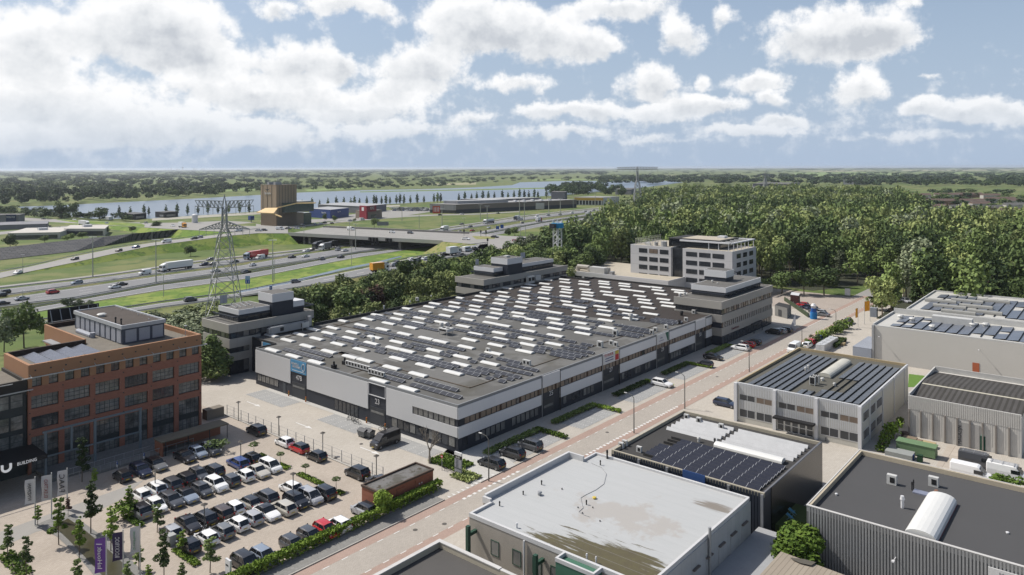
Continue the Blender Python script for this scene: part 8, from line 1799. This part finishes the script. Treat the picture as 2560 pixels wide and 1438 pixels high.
flag(88,1312,1194,FWH,3.4,1.35,'WINDMAN',ANTH2,'white flag with dark vertical letters, leftmost of three by the brick office'); flag(129,1297,1184,FWH,3.6,1.35,'ELEKTRO',M('faded_red',(.35,.12,.12)),'white flag with pale red and grey print, middle of three by the brick office'); flag(168,1270,1172,FWH,3.6,1.35,'FAAC',ANTH2,'white flag with large dark vertical letters, right of three by the brick office',size=.85)
flag(266,1470,1340,FPU,4.1,1.3,'InHoudt |',LETW,'purple flag with white vertical letters beside the pond'); flag(308,1450,1326,FDP,3.4,1.2,'ROCKYROC',LETW,'dark violet flag with white vertical letters beside the pond'); flag(350,1440,1312,FWH,3.2,1.1,'GreenHouse',M('faded_green',(.15,.35,.2)),'white flag with small green vertical letters right of the violet one',size=.3)
ORF=M('orange_flag_cloth',(.75,.33,.02),rough=.7)
flag(2145,818,769,ORF,2.9,.7,None,None,'narrow orange flag, left of three poles by the white warehouse'); flag(2175,803,751,ORF,3.2,1.7,None,None,'large orange flag, right of three poles by the white warehouse')
x,y,_=G(2161,811); b=MB(); b.bar((x,y,0),(x,y,6.2),.13,0,6); tag(b.build('flag_pole',[ROOFK]),'bare white flag pole between the two orange flags','flag pole')
# totem sign, no-entry sign
x,y,_=G(1146,1186); t=thing('totem_sign',(x,y,0),'grey and black totem sign with tenant list at the hall corner','sign'); boxp('panel',M('totem_grey',(.36,.37,.41),rough=.5),t,x-.12,x+.12,y-.75,y+.75,0,3.35); boxp('top_panel',BLACK,t,x-.14,x+.13,y-.76,y+.76,2.55,3.1); boxp('cap',LETW,t,x-.14,x+.13,y-.78,y+.78,3.1,3.6)
text('23-33',.28,LETW,t,(x-.17,y,2.8),(0,-1,0),(0,0,1))
for k in range(6): boxp('text_line',DKF,t,x-.15,x-.125,y-.1,y+.5,2.3-k*.22,2.36-k*.22)
boxp('text_band',DKF,t,x-.15,x-.125,y-.74,y+.74,.95,1.05)
x,y,_=G(1105,1176); t=thing('traffic_sign',(x,y,0),'round no-entry sign on a thin post in the planted corner','sign'); b=MB(); b.bar((x,y,0),(x,y,2.3),.07); b.build('post',[STEEL],t); b=MB()
A_=[(x-.06,y+.3*math.cos(i*.628),2.3+.3*math.sin(i*.628)) for i in range(10)]; b.poly(A_); b.poly([(x-.02,p[1],p[2]) for p in A_[::-1]]); b.build('disc',[RED],t); boxp('bar',LETW,t,x-.09,x-.065,y-.2,y+.2,2.25,2.36)
for i,(px,py) in enumerate([(293,1187),(360,1165)]):
    x,y,_=G(px,py); t=thing('parking_sign',(x,y,0),'small blue and white disabled-parking sign, %s of two before the brick office'%ORD(i+1),'sign'); b=MB(); b.bar((x,y,0),(x,y,2.2),.06); b.build('post',[STEEL],t); boxp('sign_face',SB2,t,x-.05,x-.02,y-.25,y+.25,1.7,2.2); boxp('plate',LETW,t,x-.05,x-.02,y-.25,y+.25,1.25,1.68); text('P',.35,LETW,t,(x-.07,y,1.95),(0,-1,0),(0,0,1))
# fence along the yard road
t=thing('wire_fence',(76.9,92,0),'thin wire mesh fence between parking lot and yard road','fence')
for k in range(19): b=MB(); b.bar((76.95,92+k*2.7,0),(76.95,92+k*2.7,2.0),.09); b.build('post',[STEEL],t)
for z in (.6,1.3,1.95):
    b=MB(); b.bar((76.95,92,z),(76.95,140.6,z),.025); b.build('wire',[STEEL],t)
x0,y0,_=G(1985,785); 
t=thing('mesh_fence',(*G(1990,760)[:2],0),'dark green mesh fence with hedge beside the row of cars in the far yard','fence'); a=Vector(G(1962,752)[:2]); c=Vector(G(2022,794)[:2])
for k in range(9): p=a.lerp(c,k/8); b=MB(); b.bar((p.x,p.y,0),(p.x,p.y,1.8),.1); b.build('post',[STEEL],t)
n=Vector((-(c-a).y,(c-a).x)).normalized()*.25; b=MB(); b.prism([(a-n)[:],(c-n)[:],(c+n)[:],(a+n)[:]],0,1.3,0); b.build('mesh',[M('fence_green',(.05,.07,.035),amt=.3)],t)
# ---------------------------------------------------------------- pond and its rims
sheet('pond_rim',[(118,1300),(168,1284),(208,1306),(262,1345),(330,1402),(375,1445),(240,1445),(190,1385),(140,1340),(85,1314)],SIDEW,.03,True)
sheet('pond_water',[(150,1306),(170,1296),(205,1320),(255,1360),(310,1410),(345,1445),(262,1445),(215,1395),(170,1348),(138,1318)],M('pond_green_water',(.06,.055,.025),rough=.3,amt=.3,scale=.5,spec=.5),.06,True)
sheet('entrance_paving',[(0,1330),(165,1270),(300,1222),(360,1200),(300,1250),(200,1300),(90,1330),(0,1370)],M('grey_paving_band',(.36,.345,.32),amt=.08),.002,True)
# ---------------------------------------------------------------- small things in the yards
WCM=M('container_grey',(.20,.21,.215),rough=.6,amt=.1)
for px,py,lb in ((908,1092,'grey wheeled waste container by the hall, left of two'),(923,1093,'grey wheeled waste container by the hall, right of two')):
    x,y,_=G(px,py); t=thing('waste_container',(x,y,0),lb,'waste container','waste containers by the hall'); b=MB(); b.add([(x-.55,y-.85,.25),(x+.55,y-.85,.25),(x+.55,y+.85,.25),(x-.55,y+.85,.25),(x-.7,y-1.0,1.25),(x+.7,y-1.0,1.25),(x+.7,y+1.0,1.25),(x-.7,y+1.0,1.25)],[(0,1,5,4),(1,2,6,5),(2,3,7,6),(3,0,4,7),(3,2,1,0)]); b.build('tub',[WCM],t)
    b=MB(); b.add([(x-.75,y-1.05,1.25),(x+.75,y-1.05,1.25),(x+.75,y+1.05,1.25),(x-.75,y+1.05,1.25),(x,y-1.0,1.6),(x,y+1.0,1.6)],[(0,4,5,3),(1,2,5,4),(0,1,4),(2,3,5)]); b.build('lid',[ANTH2],t)
    for sx in (-.4,.4):
        for sy in (-.7,.7): b=MB(); b.cyl(x+sx,y+sy,0,.22,.12,0,8); b.build('wheel',[TYR],t)
def bicycle(px,py,ang,lab,group,z=0):
    x,y,_=G(px,py,z); t=thing('bicycle',(x,y,z),lab,'bicycle',group); c,s=math.cos(ang),math.sin(ang); T=lambda u,w_:(x+u*c,y+u*s,z+w_)
    for u in (-.52,.52):
        b=MB()
        for i in range(12): a0=i*math.pi/6; a1=(i+1)*math.pi/6; b.bar(T(u+.33*math.cos(a0),.34+.33*math.sin(a0)),T(u+.33*math.cos(a1),.34+.33*math.sin(a1)),.05)
        b.build('wheel',[TYR],t)
    b=MB()
    for p,q_ in (((-.52,.34),(-.15,.8)),((-.15,.8),(.4,.85)),((.4,.85),(-.05,.3)),((-.05,.3),(-.52,.34)),((-.15,.8),(-.05,.3)),((.4,1.0),(.52,.34))): b.bar(T(*p),T(*q_),.05)
    b.build('frame',[STEEL],t); b=MB(); b.bar(T(-.3,.92),T(-.05,.92),.12); b.build('saddle',[BLACK],t); b=MB(); p=T(.38,1.05); b.bar((p[0]-s*.28,p[1]+c*.28,p[2]),(p[0]+s*.28,p[1]-c*.28,p[2]),.04); b.build('handlebar',[BLACK],t)
for i,(px,py) in enumerate([(872,1048),(879,1051),(886,1054),(893,1060),(957,1076),(966,1080)]): bicycle(px,py,.5+i*.5,'bicycle leaning by the hall wall between doors 47B and 23, %s from left'%ORD(i+1) if i<4 else 'bicycle by the wall right of door 23, %s of two'%ORD(i-3),'bicycles along the hall')
for i,(px,py) in enumerate([(2067,1101),(2075,1101),(2082,1103)]): bicycle(px,py,.8*i,'bicycle by the white ribbed office, %s from left'%ORD(i+1),'bicycles by the ribbed office')
bicycle(600,1178,.4,'bicycle locked to the lamp among the cars, upper one','bicycles in the parking lot'); bicycle(512,1330,.3,'bicycle locked to the lamp among the cars, lower one','bicycles in the parking lot')
x,y,_=G(2112,1112); t=thing('scooter',(x,y,0),'black scooter parked before the white ribbed office','scooter'); b=MB(); b.box(x-.16,x+.16,y-.6,y+.35,.3,.65); b.box(x-.14,x+.14,y-.55,y+.0,.65,.8); b.box(x-.2,x+.2,y+.35,y+.5,.3,1.0); b.bar((x-.3,y+.4,1.05),(x+.3,y+.4,1.05),.06); b.build('body',[BLACK],t)
for yy in (-.55,.55): b=MB(); b.cyl(x,y+yy,0,.4,.2,0,10); b.v=[(x+(p[2]-.2)*.3,p[1],.2+(p[0]-x)) for p in b.v]; b.build('wheel',[TYR],t)
# yard of the ribbed warehouse
sheet('slab_path',[(2370,1112),(2437,1124),(2405,1187),(2340,1165)],tiles('pale_slabs',(.50,.44,.37),(.54,.48,.41),2.0,2.0,.05,(.36,.31,.26),wear=.08,off=0),.01,True)
x,y,_=G(2292,1135); t=thing('skip_container',(x,y,0),'long pale green skip container in the yard of the ribbed warehouse','skip'); GRS=M('skip_green',(.17,.27,.14),rough=.6,amt=.1); b=MB(); b.box(x-1.1,x-.95,y-3,y+3,.2,1.9);b.box(x+.95,x+1.1,y-3,y+3,.2,1.9);b.box(x-.95,x+.95,y-3,y-2.85,.2,1.9);b.box(x-.95,x+.95,y+2.85,y+3,.2,1.9);b.box(x-.95,x+.95,y-2.85,y+2.85,.2,1.3); b.build('tub',[GRS],t)
b=MB(); b.box(x-1.2,x+1.2,y-3.1,y+3.1,1.9,1.98); b.build('lid',[GRS],t)
def crate(px,py,w,l,h,mat,name,lab,cat,z=0):
    x,y,_=G(px,py); b=MB(); n=max(1,int(h/.3)) if cat=='stack' else 1
    for k in range(n): o=.04*((k*7)%3-1); b.box(x-w/2+o,x+w/2+o,y-l/2,y+l/2,z+h*k/n+.02,z+h*(k+1)/n-.02)
    return tag(b.build(name,[mat]),lab,cat)
crate(2250,1142,2.6,4.2,1.0,M('grey_tarp',(.33,.345,.33),amt=.1),'covered_pallet','flat grey-green tarpaulin-covered pallet load by the green skip','pallet load')
crate(2275,1107,1.4,2.2,1.0,M('brown_timber',(.26,.2,.14)),'timber_stack','brown stack of timber blocks behind the green skip','stack'); crate(2292,1112,1.3,1.6,.9,MATS['brown_timber'],'timber_stack','smaller brown block stack next to the pale planks','stack'); crate(2312,1115,1.5,3.4,.8,M('pale_timber',(.48,.38,.22)),'timber_stack','pale yellow stack of planks at the right of the stacks','stack')
x,y,_=G(2280,1150); b=MB(); b.cyl(x,y,0,.95,.35,0,12); tag(b.build('plastic_drum',[M('drum_blue',(.03,.06,.25))]),'blue plastic drum between tarpaulin pallet and green bin','drum'); x,y,_=G(2300,1155); b=MB(); b.box(x-.35,x+.35,y-.4,y+.4,.1,1.15); b.box(x-.38,x+.38,y-.43,y+.43,1.15,1.22); tag(b.build('wheelie_bin',[M('bin_green',(.02,.06,.03))]),'dark green wheelie bin at the near end of the skip','bin')
x,y,_=G(2262,1092); b=MB(); b.cyl(x,y,0,.9,.6,0,12); tag(b.build('planter_drum',[M('rust_brown',(.13,.09,.07))]),'rusty brown round tub beside the timber stacks','tub')
# wrapped bales and planks by the white warehouse
t=thing('wrapped_bales',(*G(2062,872)[:2],0),'long stack of white plastic-wrapped bales beside the roadside bushes','bales'); a=Vector(G(2045,880)[:2]); WRP=M('white_wrap',(.60,.61,.62),rough=.3,amt=.15,scale=1.5)
for k in range(8):
    for j in range(2): b=MB(); x=a.x+k*1.55; b.box(x,x+1.45,a.y-j*1.15-.5,a.y-j*1.15+.6,0,2.0+.1*((k+j)%2)); b.build('bale',[WRP],t)
crate(2100,862,1.6,2.6,.7,MATS['pale_timber'],'timber_stack','low pale plank stack right of the white wrapped bales','stack')
# portable cabin, containers, inflatable in the far yard
t,C,L_,Q,O=bld('cabin','small grey cabin with flat roof behind the beige office block','cabin',(1968,797),(1937,789),(1978,789),3.1,M('cabin_grey',(.25,.25,.24)),ROOFC); face(t,'window',L_,C,.3,.55,.3,2.4,GLASS,.1)
t,C,L_,Q,O=bld('open_container','white container with dark red open front in the far yard','container',(1997,763),(1976,760),(2000,756),3.0,M('dark_red_inside',(.06,.02,.02)),WHT)
x,y,_=G(2034,797); t=thing('inflatable_column',(x,y,0),'blue and white inflatable column with round white top in the far yard','inflatable'); b=MB(); b.cyl(x,y,0,2.2,1.1,0,16); b.build('lower_tube',[M('inflatable_blue',(.03,.22,.55))],t); b=MB(); b.cyl(x,y,2.2,3.4,.85,0,16); b.build('middle_tube',[SB2],t); b=MB(); b.cyl(x,y,3.4,4.3,.6,0,14,.95); b.cyl(x,y,4.3,5.0,.95,0,14,.35); b.build('top_ball',[WHT],t)
x,y,_=G(1983,826); b=MB(); b.add([(x,y-.8,0),(x,y+1.1,0),(x+.1,y-.6,5.2),(x+.15,y-.8,0),(x+.15,y+1.1,0),(x+.25,y-.6,5.2)],[(0,1,2),(5,4,3),(0,2,5,3),(1,4,5,2),(0,3,4,1)]); tag(b.build('sail_sign',[M('sail_white',(.5,.52,.58))]),'tall pale triangular sail sign at the parking row by the beige office','sign')
b=MB(); x,y,_=G(2119,741); b.box(x-.1,x+.1,y-1,y+1,.3,3.0); tag(b.build('notice_board',[LETW]),'white notice board at the edge of the wood beyond the far yard','sign')
x,y,_=G(2185,792); b=MB(); b.box(x-.8,x+.8,y-1,y+1,0,3.0); tag(b.build('grey_cabinet',[M('blue_grey_cab',(.25,.28,.33))]),'blue-grey cabinet box under the light green shrub','cabinet')
# electrical cabinet, white totem at the bottom, terrace furniture
x,y,_=G(427,1362); b=MB(); b.box(x-.45,x+.45,y-.6,y+.6,0,1.35); b.box(x-.48,x+.48,y-.63,y+.63,1.35,1.42); tag(b.build('electrical_cabinet',[M('cabinet_grey',(.42,.43,.42))]),'pale grey electrical cabinet among the shrubs at the lower-left of the lot','cabinet')
x,y,_=G(571,1452); t=thing('entrance_totem',(x,y,0),'white entrance totem cut by the bottom edge beside the hedge','sign'); boxp('panel',WHT,t,x-.12,x+.12,y-.55,y+.55,0,2.6); boxp('text_line',DKF,t,x-.14,x-.125,y-.2,y+.4,1.8,2.0)
x,y,_=G(1985,1290,1.5); t=thing('roof_deck',(x,y,0),'small artificial-grass terrace in the gap between the navy shed and grey shed','terrace'); boxp('deck',M('artificial_grass',(.07,.11,.03)),t,x-4,x+4,y-1.8,y+1.8,0,1.5); 
for k,(dx_,dy_) in enumerate(((-1.5,0),(.2,.3))):
    tt_=thing('deck_chair',(x+dx_,y+dy_,1.5),'light blue folding deck chair on the small terrace, %s of two'%ORD(k+1),'chair','deck chairs on the small terrace'); X_=x+dx_;Y_=y+dy_
    b=MB(); b.bar((X_-.3,Y_-.5,1.55),(X_-.3,Y_+.5,2.3),.06); b.bar((X_+.3,Y_-.5,1.55),(X_+.3,Y_+.5,2.3),.06); b.bar((X_-.3,Y_+.4,1.55),(X_-.3,Y_-.3,2.1),.06); b.bar((X_+.3,Y_+.4,1.55),(X_+.3,Y_-.3,2.1),.06); b.build('frame',[M('pale_turquoise',(.3,.5,.5))],tt_)
    b=MB(); b.add([(X_-.28,Y_-.35,1.85),(X_+.28,Y_-.35,1.85),(X_+.28,Y_+.45,2.3),(X_-.28,Y_+.45,2.3)],[(0,1,2,3)]); b.build('cloth',[M('chair_blue',(.08,.3,.5))],tt_)
# manhole covers, bollards
for i,(px,py) in enumerate([(1038,1325),(1111,1310),(1518,1081),(1793,942),(839,1145),(903,1110),(1062,1202),(1420,1038)]):
    x,y,_=G(px,py); b=MB(); b.cyl(x,y,.005,.02,.35,0,10); tag(b.build('manhole_cover',[M('iron_cover',(.12,.11,.10))]),'round iron manhole cover in the paving, %s of eight'%ORD(i+1),'manhole cover','manhole covers')
ORB=M('bollard_orange',(.5,.16,.04))
for i,(yy) in enumerate((135.2,141.6,109.2,114.8)):
    b=MB(); b.cyl(91.9,yy,0,1.1,.14,0,8); b.cyl(91.9,yy,.5,.7,.145,1,8); tag(b.build('bollard',[ORB,YEL]),'orange bollard beside a numbered yard door of the hall, %s of four'%ORD(i+1),'bollard','orange bollards by the yard doors')
# ---------------------------------------------------------------- air
b=MB(); b.box(-2500,30000,-12500,30500,-1.2,62)
hz_=b.build('haze',[]) ; tag(hz_,kind='stuff')
m=bpy.data.materials.new('haze_air'); m.use_nodes=True; t=m.node_tree; t.nodes.remove(t.nodes['Principled BSDF']); v=t.nodes.new('ShaderNodeVolumePrincipled'); v.inputs['Color'].default_value=(.82,.9,1,1); v.inputs['Density'].default_value=.00005; v.inputs['Anisotropy'].default_value=.3
t.links.new(v.outputs[0],t.nodes['Material Output'].inputs['Volume']); hz_.data.materials.append(m)
